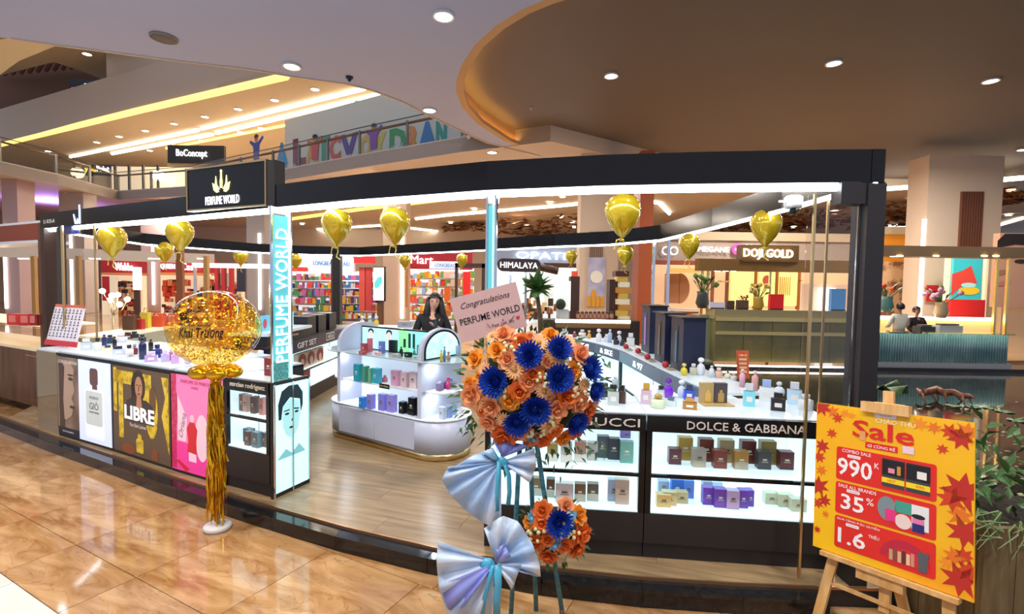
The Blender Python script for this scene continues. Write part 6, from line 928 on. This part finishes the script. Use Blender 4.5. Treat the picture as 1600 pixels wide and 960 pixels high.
# neighbour kiosk at the left edge
nk = thing('neighbour_kiosk', 'walnut jewellery kiosk with red header at the left edge', 'kiosk', (-6.7, 6.6, .12)); A_, B_ = V((-5.93, 6.235)), V((-9.0, 7.78))
NK = lambda nm_, z0, z1, th, m, a=0, c=1, sh=0: one(lambda b: b.b2((A_+(B_-A_)*c)+(V((.45, .89))*sh), (A_+(B_-A_)*a)+(V((.45, .89))*sh), z0, z1, th, 1), nm_, m, nk)
NK('wood_base', .12, .84, .6, WOODD); NK('counter_top', .8401, .875, .62, M('e6d2a8', .3, 0, .2)); NK('glass_case', .8751, 1.14, .01, GLS); NK('lit_shelf', 1.16, 1.18, .6, mat('amber_shelf', hx('e6c48a'), .4, emit=.5, ecol=(1, .85, .6)))
NK('header', 2.26, 2.47, .1, M('8f3f22', .5), sh=.0); NK('header_trim', 2.4701, 2.50, .12, WHITE); NK('header_trim', 2.22, 2.2599, .3, WHITE); one(lambda b: b.box((-5.90, 6.25, 1.30), (.07, .07, 2.34), U.to_3d(), W.to_3d()), 'corner_post', M('6a3a22', .4), nk)
f = Fr(V((*(A_-V((.45, .89))*.003), .12))+V((-.884, .466, 0))*.62, U.to_3d(), V((0, 0, 1))); b = MB(); [f.rect(b, *q, .0, .006) for q in ((.0, .06, .012, .66), (.55, .06, .562, .66), (.012, .648, .55, .66), (.012, .06, .55, .072))]; b.build('gold_inlay', GOLDM, nk)
for i, (px, py, c_) in enumerate(((8, 509, 'c9302a'), (27, 510, 'b8262a'), (46, 511, '8a2a24'))): q = thing('jewel_case', f'red display case, {ordn(i)} from the left edge on the walnut kiosk', 'display case', Zp(px, py, 1.183)+V((0, .15, 0)), 'red cases on the walnut kiosk'); p = q.location.copy(); one(lambda b: b.box(p+V((0, 0, .07)), (.14, .12, .14)), 'case', M(c_, .5), q); one(lambda b: b.box(p+V((0, -.062, .08)), (.09, .004, .09)), 'pad', M('d9756a', .5), q)
# left display table with bags
t = thing('glass_table', 'cream lit glass display table behind the left counter', 'display table', (-5.6, 8.6, .0)); a_, c_ = Zp(185, 525, .92), Zp(305, 505, .92); one(lambda b: b.b2(a_, c_, 0.89, 0.92, .6, 1), 'lit_top', mat('cream_top', hx('e6dcc0'), .3, emit=.3), t); one(lambda b: b.b2(a_, c_, .13, .8899, .56, 1), 'glass_front', mat('grey_case', hx('a9aa98'), .15), t)
for i, (px, py, w_, h_, c_, lb) in enumerate(((196, 518, .16, .20, '5a3a26', 'brown'), (210, 517, .15, .14, 'b3302a', 'red'), (222, 515, .12, .22, 'd9c23a', 'yellow'), (240, 513, .2, .16, 'd9522a', 'orange'), (259, 511, .3, .18, 'e0603a', 'coral'), (280, 510, .22, .24, '3a2a22', 'dark brown'), (298, 508, .26, .12, 'c94a3a', 'brick red'))):
    p = Zp(px, py, .92)+V((-.12, .25, 0)); w_ *= 1.15; h_ *= 1.25; q = thing('handbag', f'{lb} bag on the cream display table', 'bag', p, 'bags on the display table'); one(lambda b: b.box(p+V((0, 0, h_*.5)), (w_, .09, h_)), 'body', M(c_, .45), q); one(lambda b: b.tube([p+V((-w_*.25, 0, h_*.98)), p+V((-w_*.15, 0, h_*1.3)), p+V((w_*.15, 0, h_*1.3)), p+V((w_*.25, 0, h_*.98))], .010, 6), 'handle', M(c_, .5), q)
p0 = Yp(176, 480, 10.5); q = thing('branch_lamp', 'standing branch lamp with six warm globes behind the left counter', 'lamp', (p0.x, p0.y, 0)); one(lambda b: b.lathe([(.16, 0), (.16, .02)], 16, (p0.x, p0.y, 0)), 'foot', BRASS, q); one(lambda b: b.tube([V((p0.x, p0.y, .02)), V((p0.x, p0.y, 1.0))], .014, 8), 'stem', BRASS, q)
for i in range(6): p = Yp(160+i*6+(i % 2)*9, 455+((i*7) % 22), 10.5+.1*(i % 3)); one(lambda b: b.ball(p, .055, 10, 7), 'globe', LAMPW, q); one(lambda b: b.tube([V((p0.x, p0.y, .98)), (V((p0.x, p0.y, 1.0))+p)/2+V((.05, 0, -.05)), p], .008, 6), 'branch', BRASS, q)
def seat(t, z):
    bpy.context.view_layer.update(); lo = min((o.matrix_world @ V(c)).z for o in t.children_recursive if o.type == 'MESH' for c in o.bound_box); t.location.z += z+.001-lo
jt = max((o.matrix_world @ V(c)).z for o in bpy.data.objects['jewel_counter'].children for c in o.bound_box) if bpy.context.view_layer.update() is None else 0
rt = max((o.matrix_world @ V(c)).z for o in bpy.data.objects['ribbed_counter'].children for c in o.bound_box)
for o in list(bpy.data.objects):
    if o.parent is None and o.get('label') and o.name.split('.')[0] in ('counter_item', 'flower_vase'):
        if 'olive' in o['label'] or 'yellow panels' in o['label']: seat(o, jt)
        elif 'ribbed' in o['label']: seat(o, rt)
# cashier counter behind the island
t = thing('cashier_counter', 'white topped cashier counter behind the display island', 'counter', (-1.6, 7.1, .12)); one(lambda b: b.box((-1.6, 7.25, .62), (1.4, .45, .999)), 'body', BLACKM, t); one(lambda b: b.box((-1.6, 7.22, 1.137), (1.46, .52, .03)), 'white_top', LITTOP, t)
for i, (px, c_) in enumerate(((566, 'd9d3c0'), (578, 'a9c0a0'), (588, 'd9c05a'))): bottle(px, 511, 8, 17, 1.153, 'round', c_, 'd9dde0', f'small {colname(c_)} bottle, {ordn(i)} from left on the cashier counter', 'bottles on the cashier counter')
pack(632, 512, 22, 9, 1.153, '9a9aa6', 'grey card box on the cashier counter beside the woman', None, 0, .15)
# ------------------------------------------------------------ people
def skinmesh(verts, edges, root=0, sub=2):
    me = bpy.data.meshes.new('skel'); me.from_pydata([v[0] for v in verts], edges, []); o = bpy.data.objects.new('skel', me); COL.objects.link(o); md = o.modifiers.new('skin', 'SKIN')
    for i, (p, r) in enumerate(verts): d = me.skin_vertices[0].data[i]; d.radius = (r, r) if not isinstance(r, tuple) else r; d.use_root = (i == root)
    md.use_smooth_shade = True; m2 = o.modifiers.new('sub', 'SUBSURF'); m2.levels = m2.render_levels = sub
    r = bpy.data.meshes.new_from_object(o.evaluated_get(bpy.context.evaluated_depsgraph_get())); bpy.data.objects.remove(o); r.polygons.foreach_set('use_smooth', [True]*len(r.polygons)); return r
def place(name, me, m, parent): me.materials.clear(); me.materials.append(m); o = bpy.data.objects.new(name, me); COL.objects.link(o); o.parent = parent; return o
def person(label, loc, yaw, H, arms, skin, shirt, hairc, long_hair, smile=True, trousers='1b1b20', tilt=0):
    t = thing('person', label, 'person', loc, rz=yaw); k = H/1.68; V3 = lambda x, y, z: (x*k, y*k, z*k)
    P = [(V3(0, 0, .92), (.13*k, .10*k)), (V3(0, 0, 1.10), (.12*k, .09*k)), (V3(0, 0, 1.28), (.135*k, .09*k)), (V3(0, .01, 1.42), .044*k), (V3(0, .008, 1.475), .036*k), (V3(tilt*.02, -.02, 1.535), .066*k), (V3(tilt*.03, -.005, 1.60), .086*k), (V3(tilt*.035, .01, 1.655), .066*k)]
    E = [(0, 1), (1, 2), (2, 3), (3, 4), (4, 5), (5, 6), (6, 7)]; TV = [list(v) for v in P[:3]]; TE = [(0, 1), (1, 2)]
    for s_ in (-1, 1):
        sh, el, wr = arms[0 if s_ < 0 else 1]; i = len(P); P += [(V3(s_*.17, .0, 1.36), .055*k), (V3(*el), .042*k), (V3(*wr), .028*k)]; E += [(2, i), (i, i+1), (i+1, i+2)]
        d = (V(wr)-V(el)).normalized(); palm = V(wr)+d*.055; j = len(P); P.append((V3(*palm), (.026*k, .014*k))); E.append((i+2, j)); sd = d.orthogonal().normalized() if abs(d.z) > .9 else d.cross(V((0, 0, 1))).normalized(); nn_ = sd.cross(d)
        for q in range(4): a_ = len(P); b0 = palm+d*.03+sd*(.024-.016*q); P += [(V3(*b0), .009*k), (V3(*(b0+d*(.035-.004*abs(q-1))+nn_*.008)), .008*k), (V3(*(b0+d*(.055-.006*abs(q-1))+nn_*.022)), .007*k)]; E += [(j, a_), (a_, a_+1), (a_+1, a_+2)]
        a_ = len(P); P += [(V3(*(palm+sd*.034-d*.01)), .010*k), (V3(*(palm+sd*.05+d*.025+nn_*.01)), .008*k)]; E += [(j, a_), (a_, a_+1)]
        i2 = len(P); P += [(V3(s_*.09, 0, .86), .085*k), (V3(s_*.10, -.01, .48), .055*k), (V3(s_*.10, .01, .09), .038*k), (V3(s_*.10, -.10, .045), .036*k)]; E += [(0, i2), (i2, i2+1), (i2+1, i2+2), (i2+2, i2+3)]
        m_ = len(TV); TV += [[V3(s_*.165, .0, 1.365), .068*k], [V3(*el), .054*k], [tuple(V(V3(*el))*.12+V(V3(*wr))*.88), .038*k]]; TE += [(2, m_), (m_, m_+1), (m_+1, m_+2)]
    place('body', skinmesh(P, E), mat('skin_'+skin, hx(skin), .5), t)
    for v in TV[:3]: v[1] = tuple(q*1.32 for q in v[1])
    TV.append([V3(0, .005, 1.385), .078*k]); TE.append((2, len(TV)-1)); place('jacket', skinmesh([tuple(v) for v in TV], TE), mat('cloth_'+shirt, hx(shirt), .75), t)
    LV = [(V3(0, 0, .93), (.145*k, .115*k))]; LE = []
    for s_ in (-1, 1): i = len(LV); LV += [(V3(s_*.09, 0, .85), .098*k), (V3(s_*.10, -.01, .48), .072*k), (V3(s_*.10, .01, .10), .06*k)]; LE += [(0, i), (i, i+1), (i+1, i+2)]
    place('trousers', skinmesh(LV, LE), mat('cloth_'+trousers, hx(trousers), .8), t)
    hd = V((tilt*.03, 0, 1.595))*k; B = MB(); hm = mat('hair_'+hairc, hx(hairc), .45)
    Wm = world(t)
    def put(b, nm_, m): b.v = [tuple(Wm @ V(q)) for q in b.v]; b.build(nm_, m, t)
    b = MB(); n1, n2 = 20, 12; vs_ = []; fs_ = []
    for i in range(n2+1):
        for j in range(n1):
            th = math.pi*i/n2; ph = 6.283*j/n1; x, y, z = math.sin(th)*math.cos(ph), math.sin(th)*math.sin(ph), math.cos(th); r = .104; front = y < -.25
            lo = .38 if front else (-.55 if not long_hair else -1)
            if z < lo: z = lo if not long_hair or front else z
            yy = y*1.08 if not front else y*.93
            vs_.append(hd+V((x*r*.95, yy*r+.012, z*r*1.12+.012))*k)
    for i in range(n2): fs_ += [(i*n1+j, i*n1+(j+1) % n1, (i+1)*n1+(j+1) % n1, (i+1)*n1+j) for j in range(n1)]
    b.add(vs_, fs_, True); 
    if long_hair:
        for s_ in (-1, 1): b.tube([hd+V((s_*.075, .01, .06))*k, hd+V((s_*.095, -.0, -.06))*k, hd+V((s_*.115, -.02, -.18))*k, hd+V((s_*.125, -.045, -.29))*k], [.035*k, .045*k, .05*k, .022*k], 10)
        b.tube([hd+V((0, .07, .02))*k, hd+V((0, .09, -.14))*k, hd+V((0, .09, -.26))*k], [.08*k, .09*k, .05*k], 12)
    put(b, 'hair', hm)
    b = MB(); [b.ball(hd+V((s_*.034, -.093, .0))*k, .012*k, 8, 6, (1.3, .6, .6)) for s_ in (-1, 1)]; put(b, 'eyes', M('1c1412', .3)); b = MB(); [b.tube([hd+V((s_*.018, -.092, .022))*k, hd+V((s_*.035, -.091, .027))*k, hd+V((s_*.052, -.083, .02))*k], .0035*k, 5) for s_ in (-1, 1)]; put(b, 'eyebrows', hm)
    b = MB(); b.ball(hd+V((0, -.104, -.022))*k, .013*k, 8, 6, (.9, 1, 1.3)); put(b, 'nose', MATS['skin_'+skin]); b = MB(); b.ball(hd+V((0, -.094, -.053))*k, .026*k, 10, 6, (1, .4, .35)); put(b, 'mouth', M('b8524c', .4))
    if smile: b = MB(); b.ball(hd+V((0, -.101, -.052))*k, .019*k, 10, 6, (1, .35, .25)); put(b, 'teeth', M('e8e2dc', .3))
    b = MB(); [b.ball(hd+V((s_*.088, .005, -.005))*k, .02*k, 8, 6, (.4, .8, 1.2)) for s_ in (-1, 1)]; put(b, 'ears', MATS['skin_'+skin])
    return t
wp_ = Yp(676, 480, 6.35)
person('smiling woman in black jacket with long dark hair behind the display island', (wp_.x, 6.35, .12), math.atan2(-wp_.x, 6.35)*-1*.0+.12, 1.52, (((0, 0, 0), (-.25, -.03, 1.10), (-.17, -.20, .98)), ((0, 0, 0), (.25, -.04, 1.12), (.07, -.19, 1.24))), 'd9a68c', '121217', '17110f', True, tilt=1)
ph = V((wp_.x+.075, 6.12, 1.245)); t = thing('phone', 'small dark phone held by the smiling woman', 'phone', ph); one(lambda b: b.box(ph+V((.0, 0, .05)), (.05, .008, .10)), 'body', BLACK, t); one(lambda b: b.box(ph+V((.0, -.0045, .05)), (.044, .001, .09)), 'screen', M('3a4a5a', .1), t)
p = Yp(1405, 505, 12.35); person('man in white shirt seen from behind at the ribbed counter', (p.x, 12.35, -.10), math.pi, 1.55, (((0, 0, 0), (-.25, -.03, 1.10), (-.15, -.22, 1.05)), ((0, 0, 0), (.25, -.04, 1.10), (.15, -.22, 1.05))), 'b98464', 'd8d4c8', '17110f', False, False)
p = Yp(1432, 505, 12.62); person('dark haired vendor facing out behind the ribbed counter', (p.x, 12.62, -.19), 0, 1.55, (((0, 0, 0), (-.25, -.03, 1.10), (-.12, -.22, 1.0)), ((0, 0, 0), (.25, -.04, 1.10), (.12, -.22, 1.0))), 'b98464', '2a2226', '17110f', False, False)
# ------------------------------------------------------------ pond
pd = struct('floor'); WAT = noisy('pond_water', (.006, .008, .007), (.03, .025, .018), (1, 3, 1), 2.2, 6, rough=.06, bump=.12)
one(lambda b: b.prism([(2.26, -2), (14, -2), (14, 11.95), (2.26, 11.95)], -.12, -.06), 'pond_water', WAT, pd); one(lambda b: b.prism([(2.2, -2), (2.26, -2), (2.26, 11), (2.2, 11)], -.42, .0), 'pond_kerb', GRAN, pd); one(lambda b: b.prism([(2.26, 11.3), (14, 11.3), (14, 11.95), (2.26, 11.95)], -.059, .02), 'pond_kerb', GRAN, pd)
random.seed(21); LOT = noisy('lotus_leaf', hx('2f4a26'), hx('5a7a44'), nscale=6, rough=.5)
for i, (px, py, r_, lb) in enumerate(((1370, 607, .42, 'big ruffled lotus leaf beside the black post'), (1490, 634, .11, 'small lotus pad left of the floating row'), (1520, 636, .11, 'middle lotus pad of the floating row'), (1547, 638, .09, 'right lotus pad of the floating row'), (1570, 643, .12, 'lotus pad near the right edge'), (1590, 657, .12, 'lotus pad cut by the right edge'))):
    z = .12 if i == 0 else -.05; c = Zp(px, py, z); t = thing('lotus_leaf', lb, 'lotus leaf', V((c.x, c.y, -.06)), 'lotus leaves on the pond'); n_ = 28; vs_ = [c]; 
    for rr in (.5, 1): vs_ += [c+V((math.cos(6.283*j/n_)*r_*rr, math.sin(6.283*j/n_)*r_*rr, (.10*rr*math.sin(j*1.4) if i == 0 else .006*math.sin(j))+(.04*rr if i == 0 else 0))) for j in range(n_-1)]
    m_ = n_-1; b = MB(); b.add(vs_, [(0, 1+j, 1+(j+1) % m_) for j in range(m_-1)]+[(1+j, 1+m_+j, 1+m_+(j+1) % m_, 1+(j+1) % m_) for j in range(m_-1)], True); o_ = b.build('blade', LOT, t); md = o_.modifiers.new('thickness', 'SOLIDIFY'); md.thickness = .006
    if i == 0: one(lambda b: b.tube([V((c.x, c.y, -.09)), c], .012, 6), 'stalk', LOT, t)
t = thing('driftwood', 'twisted brown driftwood root standing in the dark pond', 'driftwood', Zp(1480, 624, -.06)); c = [Zp(px, py, .02+.06) for px, py in ((1433, 608), (1440, 615), (1452, 612), (1463, 609), (1475, 614), (1490, 613), (1503, 619), (1514, 619), (1522, 622))]; DW = noisy('driftwood_bark', hx('6a3a2a'), hx('a0654a'), nscale=12, rough=.6); one(lambda b: b.tube(c, [.02, .05, .06, .07, .06, .055, .05, .04, .015], 8), 'trunk', DW, t)
for i, q in enumerate(c[1:-1]): one(lambda b: b.tube([q, q+V((.06*math.sin(i*2), -.10, -.14))], [.025, .008], 6), 'root', DW, t)
for i in range(46):
    px, py = random.uniform(1420, 1600), random.uniform(625, 780)
    if px < 1535 and py > 655: px = random.uniform(1540, 1600)
    c = Zp(px, py, -.062); t = thing('pond_pebble', 'pale pebble or petal showing in the dark pond', 'pebble', c, 'pebbles in the pond'); one(lambda b: b.ball(c, random.uniform(.012, .035), 8, 5, (1.6, 1, .5)), 'stone', M(random.choice(('b5a58a', '8a7a5a', '7d8a5a', 'a08060')), .6), t)
# planter with shrubs, bottom right
t = thing('wooden_planter', 'tall wooden planter box with leafy shrub at the bottom right corner', 'planter', (2.85, 2.45, -.06)); px0 = Yp(1530, 900, 2.35).x
for i in range(4): one(lambda b: b.box((px0+.08+i*.16, 2.35, .30), (.155, .03, .72)), 'board', noisy('planter_wood', hx('8a7048'), hx('6a5434'), (5, 5, .5), 4, rough=.6), t)
for i in range(4): one(lambda b: b.box((px0+.015, 2.45+i*.16, .30), (.03, .155, .72)), 'board', MATS['planter_wood'], t)
one(lambda b: b.box((px0+.33, 2.70, .28), (.59, .64, .70)), 'soil_core', M('2a2018', .9), t)
for i in range(200):
    p = V((px0+random.uniform(-.06, .5), 2.33+random.uniform(-.03, .5), .66+random.uniform(0, .36)*(.4+min(1, i/120)))); leaf(p, V((random.uniform(-1, .6), random.uniform(-1, .4), random.uniform(-.6, .8))), random.uniform(.06, .12), t)
for i in range(26): p = V((px0+random.uniform(-.02, .3), 2.34, .68)); one(lambda b: b.tube([p, p+V((random.uniform(-.14, .02), -.05, random.uniform(-.05, .10))), p+V((random.uniform(-.22, -.05), -.08, random.uniform(-.14, .08)))], [.004, .004, .001], 4), 'grass_blade', M('8aa06a', .6), t)
# ------------------------------------------------------------ upper floor: railings, mural, signs, ceiling fittings
def railing(path, z, label, step=2.2):
    D = dens(path, step); t = thing('balcony_railing', label, 'railing', (*D[len(D)//2], z))
    for i in range(len(D)-1):
        one(lambda b: b.b2(D[i], D[i+1], z+.001, z+1.0, .03, 1), 'glass_panel', GLS, t); p = D[i]; one(lambda b: b.box((*p, z+.45), (.07, .12, .9)), 'post', mat('steel_post', hx('7d7a74'), .35, .7), t)
        one(lambda b: b.tube([(*D[i], z+.82), (*D[i+1], z+.82)], .045, 6), 'handrail', M('6a5234', .4), t); one(lambda b: b.tube([(*D[i], z+1.01), (*D[i+1], z+1.01)], .02, 5), 'top_edge', M('4a4640', .4), t)
FBi = off(FB, -.06); railing(FBi[:5], 6.45, 'curved glass balcony railing with brown handrail at upper left'); railing(FBi[4:9], 6.45, 'straight glass balcony railing in front of the colourful letters')
mp = [V((*q, 0)) for q in off([FB[5], FB[7]], -1.6)]; md_ = (mp[1]-mp[0]).normalized(); mnn = V((md_.y, -md_.x, 0)); mur = thing('mural_wall', 'pale wall with big colourful mural letters on the upper floor', 'mural', (mp[0]+mp[1])/2+V((0, 0, 6.5))); mp0 = mp[0]-md_*1.5; mp1 = mp[1]+md_*4
one(lambda b: b.b2(mp0, mp1, 6.5, 9.3, .2, 1), 'wall', M('d9d3bf', .6), mur)
def mray(px, py): r = ray(px, py); tt = (mp0-EYE).dot(mnn)/r.dot(mnn); return EYE+r*tt+mnn*.01
for ch, c_, px, py, h_, wv in (('A', '2f8ab8', 441, 243, 36, 26), ('L', '8a2436', 468, 237, 38, 26), ('A', 'd9a32c', 488, 236, 36, 26), ('T', '3f9a6c', 506, 233, 36, 26), ('C', 'd9542c', 524, 232, 36, 22), ('V', '5a2f86', 546, 230, 38, 34), ('O', 'd9b03a', 572, 230, 34, 22), ('Y', 'd9c22c', 594, 226, 34, 24), ('D', '2f9a48', 622, 222, 40, 30), ('R', 'e08a2c', 646, 217, 38, 24), ('A', '2a78b0', 668, 212, 40, 32), ('N', '2a9a86', 690, 208, 36, 18)):
    q = mray(px, py); k = scale_at(q); text('mural_letter', ch, M(c_, .5), mur, q, md_, V((0, 0, 1)), wv*k*1.2, h_*k*1.08, .02, bold=.05)
for px, py, c1, c2 in ((585, 215, '8a3f9a', 'd9b22c'), (493, 232, 'd9402c', 'c9302c'), (402, 232, '3a4a9a', '3a6ab0')):
    q = mray(px, py); f = Fr(q+mnn*.03, md_, V((0, 0, 1))); k = scale_at(q); one(lambda b: f.pol(b, [(-7*k, -18*k), (7*k, -18*k), (9*k, 4*k), (20*k, 14*k), (17*k, 17*k), (5*k, 9*k), (-5*k, 9*k), (-16*k, 14*k), (-18*k, 10*k), (-8*k, 3*k)], 0, .02), 'mural_figure', M(c1, .5), mur); one(lambda b: f.ell(b, 1*k, 14*k, 4.5*k, 5*k, .0, .03), 'mural_head', M('b97a54', .5), mur); one(lambda b: f.ell(b, 1*k, 18*k, 5*k, 3*k, .0, .04), 'mural_hair', M('2a1c16', .5), mur)
for st, px, py, w_ in (("What's", 457, 259, 22), ('your', 549, 245, 18), ('story?', 622, 231, 26)): q = mray(px, py); text('mural_caption', st, M('f0eee6', .5), mur, q+mnn*.05, md_, V((0, 0, 1)), w_*scale_at(q), None, .01)
t = thing('shop_sign', 'black upper floor sign with white letters behind the signboard', 'sign', Yp(308, 250, 29)); bgb('board', M('1c1814', .4), t, 262, 228, 350, 254, 29, .2); sgn('BoConcept', LETW, t, 276, 324, 241, 14, 28.95); bgb('side_wall', M('b09872', .6), t, 262, 254, 350, 300, 29.2, .2)
t = thing('shop_sign', 'yellow and white lettered upper floor sign above the curved balcony', 'sign', Yp(155, 270, 30)); bgb('board', M('2a2420', .4), t, 128, 258, 178, 275, 30, .2); sgn('you', mat('yellow_letters', hx('e6c02a'), .5, emit=1), t, 133, 150, 267, 8, 29.9); sgn('Point', LETW, t, 152, 171, 264, 9, 29.9)
t = thing('shop_sign', 'red and white lettered sign on the highest floor at top left', 'sign', Yp(140, 135, 33)); bgb('board', M('241c18', .5), t, 108, 124, 172, 146, 33, .2); sgn('The', mat('red_letters', hx('e6201c'), .5, emit=1), t, 120, 131, 139, 6, 32.9); sgn('Express', LETW, t, 133, 165, 135, 7, 32.9); one(lambda b: b.ball(Yp(114, 141, 32.9), .2, 10, 6, (1, .2, 1)), 'red_mark', mat('red_letters', (1, 0, 0)), t)
for i, (px, py) in enumerate(((31, 150), (55, 148))): q = Yp(px, py, 31)
gl = thing('glass_wall', 'upper floor glass shopfront with warm interior behind the railing', 'shop', Yp(220, 270, 27)); bgb('back_wall', WARMW, gl, 175, 262, 300, 300, 28, .2); [bgb('mullion', M('4a4234', .5), gl, x, 258, x+2, 300, 27, .1) for x in (178, 200, 222, 245)]; one(lambda b: b.ball(Yp(248, 275, 27.2), .3, 12, 8), 'globe_lamp', LAMPW, gl)
t = thing('exit_sign', 'green emergency exit sign hanging from the upper floor ceiling', 'exit sign', Zp(561, 162, 10.6)); q = t.location.copy(); one(lambda b: b.box(q, (.42, .06, .3)), 'panel', mat('exit_green', hx('2fae3c'), .5, emit=.8), t); one(lambda b: b.box(q+V((-.1, -.035, 0)), (.1, .01, .2)).box(q+V((.13, -.035, .03)), (.08, .01, .12)), 'pictogram', M('0f2a14', .5), t); one(lambda b: b.tube([q+V((0, 0, .15)), V((q.x, q.y, 11.0))], .01, 5), 'rod', CHROME, t)
c = Zp(256, 58, 6); t = thing('ceiling_speaker', 'round dark grey speaker grille in the white ceiling', 'speaker', (c.x, c.y, 5.97)); one(lambda b: b.lathe([(.20, 0), (.20, .03)], 24, (c.x, c.y, 5.97)), 'grille', M('75706c', .7), t); one(lambda b: b.lathe([(.215, -.004), (.215, .03), (.2, .03), (.2, -.004), (.215, -.004)], 24, (c.x, c.y, 5.97), caps=False), 'rim', M('9a9696', .5), t)
for px, py, r_, lb, c_ in ((546, 120, .07, 'small black ceiling camera between the downlights', '1c2a4a'), (732, 212, .06, 'small white smoke detector near the brown recess', 'd3d3da'), (830, 168, .04, 'tiny sprinkler head in the brown recess', 'b9b0a4')):
    z = 6.45 if px == 830 else 6.0; c = Zp(px, py, z); t = thing('ceiling_sensor', lb, 'sensor', (c.x, c.y, z-.1)); one(lambda b: b.lathe([(r_, .06), (r_*1.1, .1)], 14, (c.x, c.y, z-.1)), 'plate', M(c_, .4), t); one(lambda b: b.ball((c.x, c.y, z-.06), r_*.6, 10, 6), 'head', M(c_, .3), t)
# ------------------------------------------------------------ print and letters belong to the face they sit on
PRN = ('lettering', 'printed_', 'caption', 'print_name', 'label_print', 'white_tag', 'script_line', 'heart', 'crown_emblem', 'lower_band', 'gold_frame', 'mural_', 'emblem_')
HOST = ('name_band', 'poster_panel', 'sheet', 'board', 'plate', 'card', 'carton', 'glass_body', 'lit_print', 'lit_picture', 'panel', 'canvas', 'fascia', 'screen', 'poster', 'wall', 'bubble', 'box', 'round_emblem', 'lit_panel', 'shaft')
bpy.context.view_layer.update()
def ctr(o): bb = [V(c) for c in o.bound_box]; return sum(bb, V((0, 0, 0)))/8
for t in [o for o in bpy.data.objects if o.parent is None and o.children]:
    kids = [c for c in t.children if c.type == 'MESH' and c.location.length < 1e-6 and abs(c.rotation_euler.z) < 1e-6]
    hosts = [c for c in kids if any(c.name.split('.')[0] == h for h in HOST)]
    if not hosts: continue
    for c in kids:
        n0 = c.name.split('.')[0]
        if any(n0.startswith(p) for p in PRN) and c not in hosts:
            q = ctr(c)
            def far(h):
                bb = [V(x) for x in h.bound_box]; lo = V([min(x[i] for x in bb) for i in range(3)]); hi = V([max(x[i] for x in bb) for i in range(3)])
                return sum(max(lo[i]-q[i], 0, q[i]-hi[i])**2 for i in range(3))
            c.parent = min(hosts, key=lambda h: (round(far(h), 4), (ctr(h)-q).length))
# small shifts so that neighbours stand clear of each other
for lb, dv in (('beige perfume box, first in the front row of the lower right shelf', (.045, 0, 0)), ('beige perfume box, eleventh in the front row of the lower right', (-.05, -.01, 0)), ('small lilac box lying', (0, -.07, 0)), ('seventh on the lower shelf under the bouquet', (-.045, 0, 0)), ('first on the upper shelf beside the portrait', (.035, -.02, 0)), ('first on the lower shelf beside the portrait', (.03, -.03, 0)), ('purple slim box on the lit shelf', (-.12, 0, 0)), ('pale grey slim box on the lit shelf', (-.13, -.02, 0)), ('first from left on the white island middle shelf', (-.035, .022, 0)), ('third from left on the white island middle shelf', (.03, -.02, 0)), ('sixth from left on the white island bottom shelf', (.03, -.02, 0)), ('second from left on the bottom end shelf', (.03, .02, 0)), ('sixth from left on the white island glass top', (-.035, -.055, 0)), ('eighth from left on the white island glass top', (-.035, -.055, 0)), ('fourth from left beside the arched picture', (.045, -.03, 0)), ('first from left on the end shelf of the white island', (.05, -.03, 0)), ('third from the far end on the right counter', (-.03, -.03, 0) ), ('second from left on the right inside counter', (-.02, -.09, 0)), ('third from the left edge on the walnut', (-.12, .06, 0))):
    for o in bpy.data.objects:
        if o.parent is None and lb in str(o.get('label', '')) and not o.name.startswith('gift_cabinet'): o.location = o.location+V(dv)
